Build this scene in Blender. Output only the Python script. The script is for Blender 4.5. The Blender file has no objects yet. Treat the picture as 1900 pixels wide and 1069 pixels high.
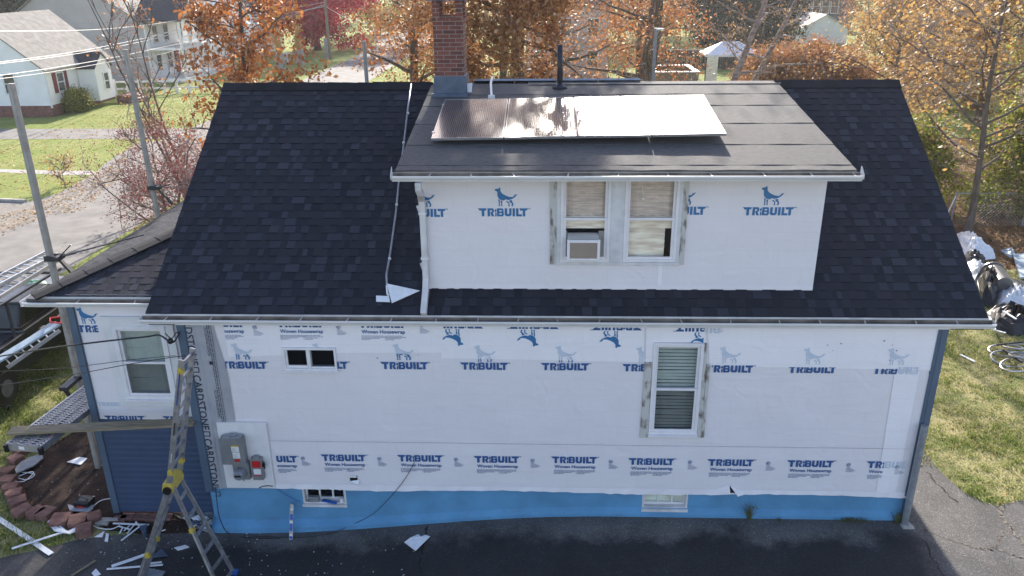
import bpy, math, random
import numpy as np
from mathutils import Vector, Matrix
random.seed(7)
SC = bpy.context.scene
COL = SC.collection
R_ = math.radians
# ---------------------------------------------------------------- camera
FPX = 1484.62
TH, PS, RO = R_(21.5843), R_(2.2169), R_(-.5824)
CAM = np.array([-.6782, -11.6319, 8.9022])
fw = np.array([-math.sin(PS)*math.cos(TH), math.cos(PS)*math.cos(TH), -math.sin(TH)])
rr = np.array([math.cos(PS), math.sin(PS), 0.0]); uu = np.cross(rr, fw)
RX = rr*math.cos(RO)+uu*math.sin(RO); UX = uu*math.cos(RO)-rr*math.sin(RO)
cd = bpy.data.cameras.new('camera'); cam = bpy.data.objects.new('camera', cd); COL.objects.link(cam)
cd.sensor_width = 36; cd.lens = FPX/1900*36; cd.clip_start = .1; cd.clip_end = 2000
m = Matrix(((RX[0], UX[0], -fw[0], CAM[0]), (RX[1], UX[1], -fw[1], CAM[1]), (RX[2], UX[2], -fw[2], CAM[2]), (0, 0, 0, 1)))
cam.matrix_world = m; SC.camera = cam
SC.render.resolution_x = 1024; SC.render.resolution_y = 576
# ---------------------------------------------------------------- light
SUN_EL, SUN_AZ = 26.0, 2.0           # azimuth from +Y towards +X, degrees
w = bpy.data.worlds.new('World'); SC.world = w; w.use_nodes = True
nt = w.node_tree; sky = nt.nodes.new('ShaderNodeTexSky'); sky.sky_type = 'NISHITA'; sky.sun_disc = False
sky.sun_elevation = R_(SUN_EL); sky.sun_rotation = R_(SUN_AZ); sky.air_density = 1.0; sky.dust_density = 1.2
wbn = nt.nodes.new('ShaderNodeMixRGB'); wbn.blend_type = 'MULTIPLY'; wbn.inputs[0].default_value = 1; wbn.inputs[2].default_value = (1.05, .965, 1.0, 1)
nt.links.new(sky.outputs[0], wbn.inputs[1]); nt.links.new(wbn.outputs[0], nt.nodes['Background'].inputs[0]); nt.nodes['Background'].inputs[1].default_value = .14
sd = bpy.data.lights.new('sun', 'SUN'); sun = bpy.data.objects.new('sun', sd); COL.objects.link(sun)
sd.energy = 5.0; sd.angle = R_(.53); sd.color = (1, .93, .83)
sv = Vector((math.sin(R_(SUN_AZ))*math.cos(R_(SUN_EL)), math.cos(R_(SUN_AZ))*math.cos(R_(SUN_EL)), math.sin(R_(SUN_EL))))
sun.rotation_euler = sv.to_track_quat('Z', 'Y').to_euler()
SC.view_settings.view_transform = 'Standard'; SC.view_settings.look = 'None'
SC.view_settings.exposure = 1.25; SC.view_settings.gamma = 1
# ---------------------------------------------------------------- placing helpers
def ray(px, py):
    d = fw+RX*(px-950)/FPX-UX*(py-534.5)/FPX
    return d/np.linalg.norm(d)
def sm(a, b, x):
    t = min(1, max(0, (x-a)/(b-a))); return t*t*(3-2*t)
def gz(x, y):                        # the ground dips towards the front left corner of the house
    return -.42*sm(0.5, -6.0, x)*(1-sm(5, 14, y))*(1-sm(-11.5, -15.2, x))
def at(px, py, z=0.0):               # point at height z above the ground seen at a photo position
    d = ray(px, py); t = (z-CAM[2])/d[2]; p = CAM+d*t
    for _ in range(4):
        h = gz(p[0], p[1])+z; p = CAM+d*(h-CAM[2])/d[2]
    return p
def az(px, py, z):
    d = ray(px, py); return CAM+d*(z-CAM[2])/d[2]
def ay(px, py, y):
    d = ray(px, py); return CAM+d*(y-CAM[1])/d[1]
def wx(px, py, y=0.0):
    p = ay(px, py, y); return float(p[0]), float(p[2])
# ---------------------------------------------------------------- scene helpers
def tag(o, label=None, cat=None, group=None, kind=None):
    if label: o['label'] = label
    if cat: o['category'] = cat
    if group: o['group'] = group
    if kind: o['kind'] = kind
    return o
def empty(name, label, cat, loc=(0, 0, 0), group=None, rz=0):
    o = bpy.data.objects.new(name, None); COL.objects.link(o); o.location = [float(c) for c in loc]
    o.rotation_euler.z = rz; o.empty_display_size = .2
    return tag(o, label, cat, group)
class MB:
    def __init__(s, off=(0, 0, 0)):
        s.v = []; s.f = []; s.m = []; s.t = []; s.mi = 0; s.tone = .5; s.off = off; s.sm = False
    def face(s, pts, tone=None):
        n = len(s.v); s.v.extend([(float(p[0]), float(p[1]), float(p[2])) for p in pts]); s.f.append(tuple(range(n, n+len(pts))))
        s.m.append(s.mi); s.t.append(s.tone if tone is None else tone)
    def mesh(s, V, F, tone=None):
        n = len(s.v); s.v.extend([(float(p[0]), float(p[1]), float(p[2])) for p in V])
        for f in F:
            s.f.append(tuple(n+i for i in f)); s.m.append(s.mi); s.t.append(s.tone if tone is None else tone)
    def box(s, a, b, tone=None):
        x0, y0, z0 = [min(p, q) for p, q in zip(a, b)]; x1, y1, z1 = [max(p, q) for p, q in zip(a, b)]
        V = [(x0, y0, z0), (x1, y0, z0), (x1, y1, z0), (x0, y1, z0), (x0, y0, z1), (x1, y0, z1), (x1, y1, z1), (x0, y1, z1)]
        s.mesh(V, [(0, 3, 2, 1), (4, 5, 6, 7), (0, 1, 5, 4), (1, 2, 6, 5), (2, 3, 7, 6), (3, 0, 4, 7)], tone)
    def bar(s, p, q, w, h, up=(0, 0, 1), tone=None):   # box section bar from p to q
        p = Vector(p); q = Vector(q); d = (q-p).normalized(); up = Vector(up)
        sx = d.cross(up)
        if sx.length < 1e-4: sx = d.cross(Vector((1, 0, 0)))
        sx.normalize(); sy = sx.cross(d).normalized()
        V = []
        for c in (p, q):
            for i, j in ((-1, -1), (1, -1), (1, 1), (-1, 1)): V.append(c+sx*i*w/2+sy*j*h/2)
        s.mesh(V, [(3, 2, 1, 0), (4, 5, 6, 7), (0, 1, 5, 4), (1, 2, 6, 5), (2, 3, 7, 6), (3, 0, 4, 7)], tone)
    def tube(s, P, r, n=8, cap=True, tone=None):
        P = [Vector([float(c) for c in p]) for p in P]; k = len(P); rs = r if hasattr(r, '__len__') else [r]*k
        V = []; ref = None
        for i, p in enumerate(P):
            d = (P[min(i+1, k-1)]-P[max(i-1, 0)])
            if d.length < 1e-9: d = Vector((0, 0, 1))
            d.normalize()
            if ref is None:
                ref = d.cross(Vector((0, 0, 1)))
                if ref.length < .05: ref = d.cross(Vector((1, 0, 0)))
            a = (ref-d*ref.dot(d)).normalized(); ref = a; b = d.cross(a)
            for j in range(n):
                t = 2*math.pi*j/n+(math.pi/4 if n == 4 else 0); V.append(p+a*(math.cos(t)*rs[i])+b*(math.sin(t)*rs[i]))
        F = [(i*n+j, i*n+(j+1) % n, (i+1)*n+(j+1) % n, (i+1)*n+j) for i in range(k-1) for j in range(n)]
        if cap: F += [tuple(reversed(range(n))), tuple(range((k-1)*n, k*n))]
        s.mesh(V, F, tone)
    def ext(s, poly, vec, tone=None):                  # prism of a 3D polygon along vec
        vec = Vector(vec); n = len(poly); A = [Vector([float(c) for c in p]) for p in poly]; B = [p+vec for p in A]
        s.mesh(A+B, [tuple(range(n)), tuple(reversed(range(n, 2*n)))]+[((i+1) % n, i, n+i, n+(i+1) % n) for i in range(n)], tone)
    def ball(s, c, r, nu=10, nv=7, sc=(1, 1, 1), jit=0, tone=None):
        V = []; F = []
        for i in range(nv+1):
            ph = math.pi*i/nv
            for j in range(nu):
                t = 2*math.pi*j/nu; q = 1+random.uniform(-jit, jit)
                V.append((c[0]+r*sc[0]*math.sin(ph)*math.cos(t)*q, c[1]+r*sc[1]*math.sin(ph)*math.sin(t)*q, c[2]+r*sc[2]*math.cos(ph)*q))
        for i in range(nv):
            for j in range(nu): F.append((i*nu+j, (i+1)*nu+j, (i+1)*nu+(j+1) % nu, i*nu+(j+1) % nu))
        s.mesh(V, F, tone)
    def build(s, name, mats, parent=None, smooth=False, bevel=0):
        me = bpy.data.meshes.new(name); o = bpy.data.objects.new(name, me); COL.objects.link(o)
        ox, oy, oz = [float(c) for c in s.off]
        V = np.array(s.v, dtype=np.float64).reshape(-1, 3)-np.array([ox, oy, oz])
        me.from_pydata(V.tolist(), [], s.f); me.update()
        if not isinstance(mats, (list, tuple)): mats = [mats]
        for mm in mats: me.materials.append(mm)
        if len(mats) > 1: me.polygons.foreach_set('material_index', s.m)
        a = me.attributes.new('tone', 'FLOAT', 'FACE'); a.data.foreach_set('value', s.t)
        if smooth: me.polygons.foreach_set('use_smooth', [True]*len(s.f))
        if parent: o.parent = parent
        if bevel:
            b = o.modifiers.new('bevel', 'BEVEL'); b.width = bevel; b.segments = 2; b.limit_method = 'ANGLE'
        return o
def grid_mesh(name, V, F, mats, tones=None, parent=None, smooth=False, off=(0, 0, 0)):
    """fast numpy mesh of equal-sided faces"""
    me = bpy.data.meshes.new(name); o = bpy.data.objects.new(name, me); COL.objects.link(o)
    k = F.shape[1]; nf = F.shape[0]
    me.vertices.add(len(V)); me.vertices.foreach_set('co', (V-np.array(off)).astype(np.float32).ravel())
    me.loops.add(nf*k); me.loops.foreach_set('vertex_index', F.astype(np.int32).ravel())
    me.polygons.add(nf); me.polygons.foreach_set('loop_start', np.arange(0, nf*k, k, dtype=np.int32))
    me.update(calc_edges=True)
    if tones is not None:
        a = me.attributes.new('tone', 'FLOAT', 'FACE'); a.data.foreach_set('value', tones.astype(np.float32))
    me.materials.append(mats)
    if smooth: me.polygons.foreach_set('use_smooth', [True]*nf)
    if parent: o.parent = parent
    return o
# ---------------------------------------------------------------- materials
def N(nt, t, **k):
    n = nt.nodes.new(t)
    for a, b in k.items(): setattr(n, a, b)
    return n
def mat(name, col, rough=.7, var=.15, scale=8, bump=.0, bscale=60, metal=0, spec=.4, col2=None, tone=0, detail=6,
        ramp=None, stretch=(1, 1, 1), trans=0, rn=0, dist=.01, bl=(.35, .65)):
    """principled with an object-space noise between two colours; tone>0 scales value by the 'tone' attribute;
       ramp = colours picked by the 'tone' attribute"""
    M_ = bpy.data.materials.new(name); M_.use_nodes = True; nt = M_.node_tree; L = nt.links
    P = nt.nodes['Principled BSDF']; P.inputs['Roughness'].default_value = rough; P.inputs['Metallic'].default_value = metal
    P.inputs['Specular IOR Level'].default_value = spec
    tc = N(nt, 'ShaderNodeTexCoord'); mp = N(nt, 'ShaderNodeMapping'); mp.inputs['Scale'].default_value = stretch
    L.new(tc.outputs['Object'], mp.inputs[0])
    nz = N(nt, 'ShaderNodeTexNoise'); nz.inputs['Scale'].default_value = scale; nz.inputs['Detail'].default_value = detail
    L.new(mp.outputs[0], nz.inputs['Vector'])
    c1 = tuple(col)
    c2 = tuple(col2) if col2 else tuple(c*(1-var) for c in c1)
    c1v = c1 if col2 else tuple(min(1, c*(1+var)) for c in c1)
    cr = N(nt, 'ShaderNodeValToRGB'); cr.color_ramp.elements[0].position = bl[0]; cr.color_ramp.elements[1].position = bl[1]
    cr.color_ramp.elements[0].color = (*c2, 1); cr.color_ramp.elements[1].color = (*c1v, 1)
    L.new(nz.outputs[0], cr.inputs[0]); out = cr.outputs[0]
    if ramp:
        at_ = N(nt, 'ShaderNodeAttribute', attribute_name='tone'); r2 = N(nt, 'ShaderNodeValToRGB')
        r2.color_ramp.interpolation = 'LINEAR'
        for i, c in enumerate(ramp):
            e = r2.color_ramp.elements[i] if i < 2 else r2.color_ramp.elements.new(1)
            e.color = (*c, 1)
        for i, e in enumerate(r2.color_ramp.elements): e.position = i/(len(ramp)-1)
        # positions may re-sort: set again by order
        for i, e in enumerate(r2.color_ramp.elements): e.color = (*ramp[i], 1)
        L.new(at_.outputs['Fac'], r2.inputs[0]); out = r2.outputs[0]
        if rn:
            mr = N(nt, 'ShaderNodeMapRange'); mr.inputs[3].default_value = 1-rn; mr.inputs[4].default_value = 1+rn; L.new(nz.outputs[0], mr.inputs[0])
            mx = N(nt, 'ShaderNodeVectorMath', operation='SCALE'); L.new(out, mx.inputs[0]); L.new(mr.outputs[0], mx.inputs['Scale']); out = mx.outputs[0]
    elif tone:
        at_ = N(nt, 'ShaderNodeAttribute', attribute_name='tone')
        mr = N(nt, 'ShaderNodeMapRange'); mr.inputs[3].default_value = 1-tone; mr.inputs[4].default_value = 1+tone
        L.new(at_.outputs['Fac'], mr.inputs[0])
        mx = N(nt, 'ShaderNodeVectorMath', operation='SCALE'); L.new(out, mx.inputs[0]); L.new(mr.outputs[0], mx.inputs['Scale']); out = mx.outputs[0]
    L.new(out, P.inputs['Base Color'])
    if bump:
        nb = N(nt, 'ShaderNodeTexNoise'); nb.inputs['Scale'].default_value = bscale; nb.inputs['Detail'].default_value = 4
        L.new(mp.outputs[0], nb.inputs['Vector'])
        bp = N(nt, 'ShaderNodeBump'); bp.inputs['Strength'].default_value = bump; bp.inputs['Distance'].default_value = dist
        L.new(nb.outputs[0], bp.inputs['Height']); L.new(bp.outputs[0], P.inputs['Normal'])
    if trans:
        tr = N(nt, 'ShaderNodeBsdfTranslucent'); L.new(out, tr.inputs[0]); ms = N(nt, 'ShaderNodeMixShader'); ms.inputs[0].default_value = trans
        L.new(P.outputs[0], ms.inputs[1]); L.new(tr.outputs[0], ms.inputs[2]); L.new(ms.outputs[0], nt.nodes['Material Output'].inputs[0])
    return M_
def glass_mat(name, gl=.25, tint=(.9, .95, .93), rough=.02):
    M_ = bpy.data.materials.new(name); M_.use_nodes = True; nt = M_.node_tree; L = nt.links
    nt.nodes.remove(nt.nodes['Principled BSDF'])
    t = N(nt, 'ShaderNodeBsdfTransparent'); t.inputs[0].default_value = (*tint, 1)
    g = N(nt, 'ShaderNodeBsdfGlossy'); g.inputs['Roughness'].default_value = rough; g.inputs[0].default_value = (.9, .95, 1, 1)
    nz = N(nt, 'ShaderNodeTexNoise'); nz.inputs['Scale'].default_value = 2.5; bp = N(nt, 'ShaderNodeBump'); bp.inputs['Strength'].default_value = .05
    L.new(nz.outputs[0], bp.inputs['Height']); L.new(bp.outputs[0], g.inputs['Normal'])
    ms = N(nt, 'ShaderNodeMixShader'); ms.inputs[0].default_value = gl
    L.new(t.outputs[0], ms.inputs[1]); L.new(g.outputs[0], ms.inputs[2]); L.new(ms.outputs[0], nt.nodes['Material Output'].inputs[0])
    return M_
def wrap_mat(name, base):
    """woven housewrap: pale sheet, fine weave, soft creases and faint sheathing lines"""
    M_ = bpy.data.materials.new(name); M_.use_nodes = True; nt = M_.node_tree; L = nt.links
    P = nt.nodes['Principled BSDF']; P.inputs['Roughness'].default_value = .42; P.inputs['Specular IOR Level'].default_value = .35
    tc = N(nt, 'ShaderNodeTexCoord')
    sp = N(nt, 'ShaderNodeSeparateXYZ'); L.new(tc.outputs['Object'], sp.inputs[0]); cb = N(nt, 'ShaderNodeCombineXYZ')
    L.new(sp.outputs[0], cb.inputs[0]); L.new(sp.outputs[2], cb.inputs[1]); L.new(sp.outputs[1], cb.inputs[2])
    br = N(nt, 'ShaderNodeTexBrick'); br.offset = .37; br.inputs['Scale'].default_value = 1
    br.inputs['Brick Width'].default_value = .61; br.inputs['Row Height'].default_value = .3; br.inputs['Mortar Size'].default_value = .004
    br.inputs['Color1'].default_value = (*base, 1); br.inputs['Color2'].default_value = (*[c*.985 for c in base], 1)
    br.inputs['Mortar'].default_value = (*[c*.93 for c in base], 1); L.new(cb.outputs[0], br.inputs[0])
    n1 = N(nt, 'ShaderNodeTexNoise'); n1.inputs['Scale'].default_value = 1.3; n1.inputs['Detail'].default_value = 8; L.new(cb.outputs[0], n1.inputs[0])
    mr = N(nt, 'ShaderNodeMapRange'); mr.inputs[3].default_value = .93; mr.inputs[4].default_value = 1.05; L.new(n1.outputs[0], mr.inputs[0])
    vm = N(nt, 'ShaderNodeVectorMath', operation='SCALE'); L.new(br.outputs[0], vm.inputs[0]); L.new(mr.outputs[0], vm.inputs['Scale'])
    L.new(vm.outputs[0], P.inputs['Base Color'])
    # creases: warped stretched ridges + fine weave
    n2 = N(nt, 'ShaderNodeTexNoise'); n2.noise_type = 'RIDGED_MULTIFRACTAL'; n2.inputs['Scale'].default_value = 2.6; n2.inputs['Detail'].default_value = 3
    n2.inputs['Distortion'].default_value = 1.2; L.new(cb.outputs[0], n2.inputs[0])
    wv = N(nt, 'ShaderNodeTexNoise'); wv.inputs['Scale'].default_value = 38; wv.inputs['Detail'].default_value = 5; L.new(cb.outputs[0], wv.inputs[0])
    mp = N(nt, 'ShaderNodeMapping'); mp.inputs['Rotation'].default_value = (0, 0, .6); mp.inputs['Scale'].default_value = (1, 4, 1); L.new(cb.outputs[0], mp.inputs[0])
    n3 = N(nt, 'ShaderNodeTexNoise'); n3.inputs['Scale'].default_value = 1.4; n3.inputs['Detail'].default_value = 2; n3.inputs['Distortion'].default_value = .8; L.new(mp.outputs[0], n3.inputs[0])
    b1 = N(nt, 'ShaderNodeBump'); b1.inputs['Strength'].default_value = .45; b1.inputs['Distance'].default_value = .02; L.new(n2.outputs[0], b1.inputs['Height'])
    b2 = N(nt, 'ShaderNodeBump'); b2.inputs['Strength'].default_value = .26; b2.inputs['Distance'].default_value = .03; L.new(n3.outputs[0], b2.inputs['Height']); L.new(b1.outputs[0], b2.inputs['Normal'])
    b3 = N(nt, 'ShaderNodeBump'); b3.inputs['Strength'].default_value = .5; b3.inputs['Distance'].default_value = .006; L.new(wv.outputs[0], b3.inputs['Height']); L.new(b2.outputs[0], b3.inputs['Normal'])
    L.new(b3.outputs[0], P.inputs['Normal'])
    return M_
def brick_mat(name, sc=1):
    M_ = bpy.data.materials.new(name); M_.use_nodes = True; nt = M_.node_tree; L = nt.links; P = nt.nodes['Principled BSDF']
    P.inputs['Roughness'].default_value = .9
    tc = N(nt, 'ShaderNodeTexCoord'); sp = N(nt, 'ShaderNodeSeparateXYZ'); L.new(tc.outputs['Object'], sp.inputs[0])
    ad = N(nt, 'ShaderNodeMath', operation='ADD'); L.new(sp.outputs[0], ad.inputs[0]); L.new(sp.outputs[1], ad.inputs[1])
    cb = N(nt, 'ShaderNodeCombineXYZ'); L.new(ad.outputs[0], cb.inputs[0]); L.new(sp.outputs[2], cb.inputs[1])
    br = N(nt, 'ShaderNodeTexBrick'); br.inputs['Scale'].default_value = sc; br.inputs['Brick Width'].default_value = .235; br.inputs['Row Height'].default_value = .075
    br.inputs['Mortar Size'].default_value = .006; br.inputs['Color1'].default_value = (.24, .08, .055, 1); br.inputs['Color2'].default_value = (.12, .048, .038, 1)
    br.inputs['Mortar'].default_value = (.3, .26, .23, 1); L.new(cb.outputs[0], br.inputs[0])
    nz = N(nt, 'ShaderNodeTexNoise'); nz.inputs['Scale'].default_value = 6; nz.inputs['Detail'].default_value = 8; L.new(tc.outputs['Object'], nz.inputs[0])
    mr = N(nt, 'ShaderNodeMapRange'); mr.inputs[3].default_value = .6; mr.inputs[4].default_value = 1.45; L.new(nz.outputs[0], mr.inputs[0])
    vm = N(nt, 'ShaderNodeVectorMath', operation='SCALE'); L.new(br.outputs[0], vm.inputs[0]); L.new(mr.outputs[0], vm.inputs['Scale'])
    L.new(vm.outputs[0], P.inputs['Base Color'])
    bp = N(nt, 'ShaderNodeBump'); bp.invert = True; bp.inputs['Distance'].default_value = .008; L.new(br.outputs['Fac'], bp.inputs['Height']); L.new(bp.outputs[0], P.inputs['Normal'])
    return M_
M = {}
M['wrap'] = wrap_mat('housewrap', (.80, .765, .77))
M['wrap_over'] = wrap_mat('housewrap_overlap', (.89, .865, .87))
M['ink'] = mat('print_ink', (.03, .10, .27), .5, .08)
M['ink_dog'] = mat('print_ink_light', (.035, .17, .36), .5, .08)
M['ink_faint'] = mat('print_ink_under_sheet', (.56, .62, .70), .5, .05)
M['ink_grey'] = mat('print_ink_small', (.25, .28, .38), .6, .05)
M['felt'] = mat('grey_felt', (.33, .34, .37), .8, col2=(.42, .42, .43), scale=3, bump=.5, bscale=5, dist=.03)
M['ink_black'] = mat('print_black', (.02, .025, .05), .6, .1)
M['shingle'] = mat('asphalt_shingle', (.027, .027, .036), .9, .2, scale=90, rn=.5, ramp=[(.017, .019, .026), (.023, .025, .033), (.030, .030, .040), (.033, .038, .050), (.046, .046, .060)], bump=.5, bscale=220, dist=.003, spec=.25, detail=2)
M['shingle_cap'] = mat('ridge_shingle', (.014, .015, .019), .9, .25, scale=60, tone=.3, bump=.5, bscale=200, dist=.003, spec=.3)
M['roll'] = mat('rolled_roofing', (.088, .085, .083), .88, .2, scale=30, tone=.12, bump=.5, bscale=240, dist=.003, stretch=(.4, 1, 1), spec=.35)
M['white'] = mat('white_aluminium', (.72, .72, .71), .4, .05, scale=3)
M['white_dirty'] = mat('weathered_white_metal', (.64, .62, .61), .5, .15, scale=5, stretch=(1, 1, .4))
M['vinyl'] = mat('white_vinyl', (.78, .76, .76), .35, .04)
M['gut_in'] = mat('gutter_inside', (.20, .165, .13), .7, .35, scale=4, stretch=(1, 1, 1))
M['siding'] = mat('blue_vinyl_siding', (.035, .062, .125), .5, .08, scale=2, bump=.1, bscale=30)
M['blue_post'] = mat('blue_corner_trim', (.085, .125, .175), .45, .06, scale=2)
M['foundation'] = mat('blue_painted_foundation', (.095, .26, .46), .75, .14, scale=2.2, bump=.5, bscale=9, dist=.02)
M['asphalt'] = mat('driveway_asphalt', (.045, .043, .043), .85, scale=2.2, col2=(.095, .09, .085), bump=.7, bscale=140, dist=.006)
M['street'] = mat('street_asphalt', (.19, .18, .165), .9, .18, scale=1.2, bump=.5, bscale=100, dist=.006)
M['concrete'] = mat('pale_concrete', (.36, .34, .31), .9, .15, scale=3, bump=.3, bscale=60)
M['alu'] = mat('aluminium', (.36, .36, .37), .42, .2, metal=.75, scale=9)
M['alu_pole'] = mat('weathered_pole', (.33, .31, .28), .6, .15, metal=.2, scale=6)
M['steel_dark'] = mat('dark_steel', (.03, .03, .035), .5, .2)
M['yellow'] = mat('yellow_plastic', (.50, .38, .06), .45, .15, scale=20)
M['wood'] = mat('weathered_lumber', (.30, .24, .15), .8, scale=5, col2=(.18, .15, .10), stretch=(.6, 8, 8), bump=.3)
M['wood_trim'] = mat('old_flaking_trim', (.55, .54, .50), .85, scale=7, col2=(.17, .14, .11), stretch=(1.4, 1, .5), bump=.5, bl=(.36, .5))
M['soil'] = mat('garden_soil', (.020, .011, .008), .95, scale=4, col2=(.045, .023, .014), bump=1, bscale=30, dist=.04)
M['paver'] = mat('red_concrete_paver', (.19, .10, .08), .9, .25, scale=8, tone=.25, bump=.6, bscale=50, dist=.01)
M['brick'] = brick_mat('chimney_brick')
M['lead'] = mat('lead_flashing', (.10, .13, .18), .5, .2, metal=.3, scale=5, bump=.2, bscale=8)
M['black'] = mat('black_plastic', (.012, .012, .014), .4, .2)
M['meter'] = mat('grey_enamel', (.21, .215, .215), .45, .08)
M['meter_l'] = mat('grey_cast_metal', (.27, .29, .31), .4, .15, metal=.3)
M['panel_board'] = mat('white_backing_board', (.76, .74, .73), .5, .04)
M['red'] = mat('red_sticker', (.5, .02, .02), .5, .1)
M['label_w'] = mat('white_sticker', (.75, .75, .73), .5, .04)
M['glass'] = glass_mat('window_glass', .06)
M['glass_s'] = glass_mat('window_glass_screened', .04, (.6, .62, .62))
M['glass_c'] = glass_mat('window_glass_clear', .02, (1, .96, .92))
M['glass_d'] = glass_mat('window_glass_dark', .06, (.6, .62, .62))
M['dark'] = mat('dark_interior', (.01, .01, .01), .9, .1)
M['blind'] = mat('blind_slats', (.48, .49, .44), .6, .06)
M['curtain'] = mat('brown_curtain', (.58, .52, .46), .85, .2, scale=5, stretch=(1, 1, 9))
M['cream'] = mat('cream_roller_shade', (.92, .82, .68), .8, .25, scale=3, stretch=(1, 1, 6))
M['sheet'] = mat('white_plastic_sheet', (.78, .79, .8), .35, .08, bump=.4, bscale=14, dist=.02)
M['grn'] = mat('green_bag', (.18, .38, .26), .4, .2)
M['rust'] = mat('bronze_grille', (.30, .19, .115), .5, .1)
# ---------------------------------------------------------------- ground
def lawn_mat(name, g1, g2, g3, sc=1.0):
    M_ = bpy.data.materials.new(name); M_.use_nodes = True; nt = M_.node_tree; L = nt.links; P = nt.nodes['Principled BSDF']
    P.inputs['Roughness'].default_value = .95; P.inputs['Specular IOR Level'].default_value = .1
    tc = N(nt, 'ShaderNodeTexCoord')
    a = N(nt, 'ShaderNodeTexNoise'); a.inputs['Scale'].default_value = .35*sc; a.inputs['Detail'].default_value = 9; a.inputs['Roughness'].default_value = .7
    b = N(nt, 'ShaderNodeTexNoise'); b.inputs['Scale'].default_value = 9*sc; b.inputs['Detail'].default_value = 6; b.inputs['Roughness'].default_value = .75
    L.new(tc.outputs['Object'], a.inputs[0]); L.new(tc.outputs['Object'], b.inputs[0])
    r = N(nt, 'ShaderNodeValToRGB'); r.color_ramp.elements[0].position = .38; r.color_ramp.elements[1].position = .6
    r.color_ramp.elements[0].color = (*g1, 1); r.color_ramp.elements[1].color = (*g2, 1); L.new(a.outputs[0], r.inputs[0])
    r2 = N(nt, 'ShaderNodeValToRGB'); r2.color_ramp.elements[0].position = .56; r2.color_ramp.elements[1].position = .72
    L.new(b.outputs[0], r2.inputs[0])
    mx = N(nt, 'ShaderNodeMixRGB'); L.new(r2.outputs[0], mx.inputs[0]); L.new(r.outputs[0], mx.inputs[1]); mx.inputs[2].default_value = (*g3, 1)
    c = N(nt, 'ShaderNodeTexNoise'); c.inputs['Scale'].default_value = 45; c.inputs['Detail'].default_value = 3; L.new(tc.outputs['Object'], c.inputs[0])
    mr = N(nt, 'ShaderNodeMapRange'); mr.inputs[1].default_value = .3; mr.inputs[2].default_value = .7; mr.inputs[3].default_value = .5; mr.inputs[4].default_value = 1.5; L.new(c.outputs[0], mr.inputs[0])
    vm = N(nt, 'ShaderNodeVectorMath', operation='SCALE'); L.new(mx.outputs[0], vm.inputs[0]); L.new(mr.outputs[0], vm.inputs['Scale']); L.new(vm.outputs[0], P.inputs['Base Color'])
    bp = N(nt, 'ShaderNodeBump'); bp.inputs['Strength'].default_value = 1; bp.inputs['Distance'].default_value = .05; L.new(c.outputs[0], bp.inputs['Height']); L.new(bp.outputs[0], P.inputs['Normal'])
    return M_
M['lawn'] = lawn_mat('lawn_grass', (.20, .26, .06), (.30, .32, .11), (.42, .37, .20))
M['yard'] = lawn_mat('patchy_yard_grass', (.14, .18, .05), (.42, .37, .19), (.60, .50, .34), 3.0)
M['bounce_grey'] = mat('bounce_ground_grey', (.24, .22, .20), .95, .2, scale=5)
M['litter'] = lawn_mat('leaf_litter', (.15, .095, .05), (.22, .15, .085), (.32, .22, .13), 2.5)
xs = np.concatenate([np.linspace(-260, -20, 14), np.arange(-18, 12, .75), np.linspace(13, 300, 14)])
ys = np.concatenate([np.linspace(-60, -10, 6), np.arange(-8, 16, .75), np.linspace(17, 500, 18)])
V = np.array([(x, y, gz(x, y)) for y in ys for x in xs]); nx = len(xs)
F = np.array([(j*nx+i, j*nx+i+1, (j+1)*nx+i+1, (j+1)*nx+i) for j in range(len(ys)-1) for i in range(nx-1)])
g = grid_mesh('ground', V, F, M['lawn'], smooth=True); tag(g, kind='structure')
import bmesh
def sheet(name, poly, mt, off, kind='structure', step=.75, hole=None, thick=0):
    bm = bmesh.new(); vs = [bm.verts.new((float(p[0]), float(p[1]), 0)) for p in poly]; f = bm.faces.new(vs)
    bm.normal_update()
    if f.normal.z < 0: f.normal_flip()
    bmesh.ops.triangulate(bm, faces=bm.faces[:])
    X = [p[0] for p in poly]; Yv = [p[1] for p in poly]
    for c in np.arange(max(min(X), -18), min(max(X), 6), step):
        bmesh.ops.bisect_plane(bm, geom=bm.verts[:]+bm.edges[:]+bm.faces[:], plane_co=(c, 0, 0), plane_no=(1, 0, 0))
    for c in np.arange(max(min(Yv), -9), min(max(Yv), 15), step):
        bmesh.ops.bisect_plane(bm, geom=bm.verts[:]+bm.edges[:]+bm.faces[:], plane_co=(0, c, 0), plane_no=(0, 1, 0))
    for v in bm.verts: v.co.z = gz(v.co.x, v.co.y)+off
    me = bpy.data.meshes.new(name); bm.to_mesh(me); bm.free(); me.materials.append(mt)
    o = bpy.data.objects.new(name, me); COL.objects.link(o); tag(o, kind=kind); return o
def wob(P, a=.06, n=6):
    out = []
    for i in range(len(P)-1):
        p, q = np.array(P[i][:2], float), np.array(P[i+1][:2], float)
        k = max(1, int(np.linalg.norm(q-p)/.35)) if np.linalg.norm(q-p) < 12 else 1
        for j in range(k):
            out.append(p+(q-p)*j/k+np.array([random.uniform(-a, a), random.uniform(-a, a)])*(j > 0))
    out.append(np.array(P[-1][:2], float)); return out
left_edge = [at(*p)[:2] for p in ((400, 985), (300, 985), (200, 994), (138, 1003), (85, 1018), (0, 1036))]
right_edge = [at(*p)[:2] for p in ((1716, 836), (1735, 865), (1760, 890), (1790, 915), (1820, 931), (1850, 940), (1862, 937), (1900, 927), (1990, 900))]
drive = wob([(-17, left_edge[-1][1]-.2)]+left_edge[::-1]+[(-6.3, .1), (5.72, .1), (5.75, 1.0)]+right_edge+[(30, 2.6), (30, -10.5), (-17, -10.5)], .05)
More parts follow.
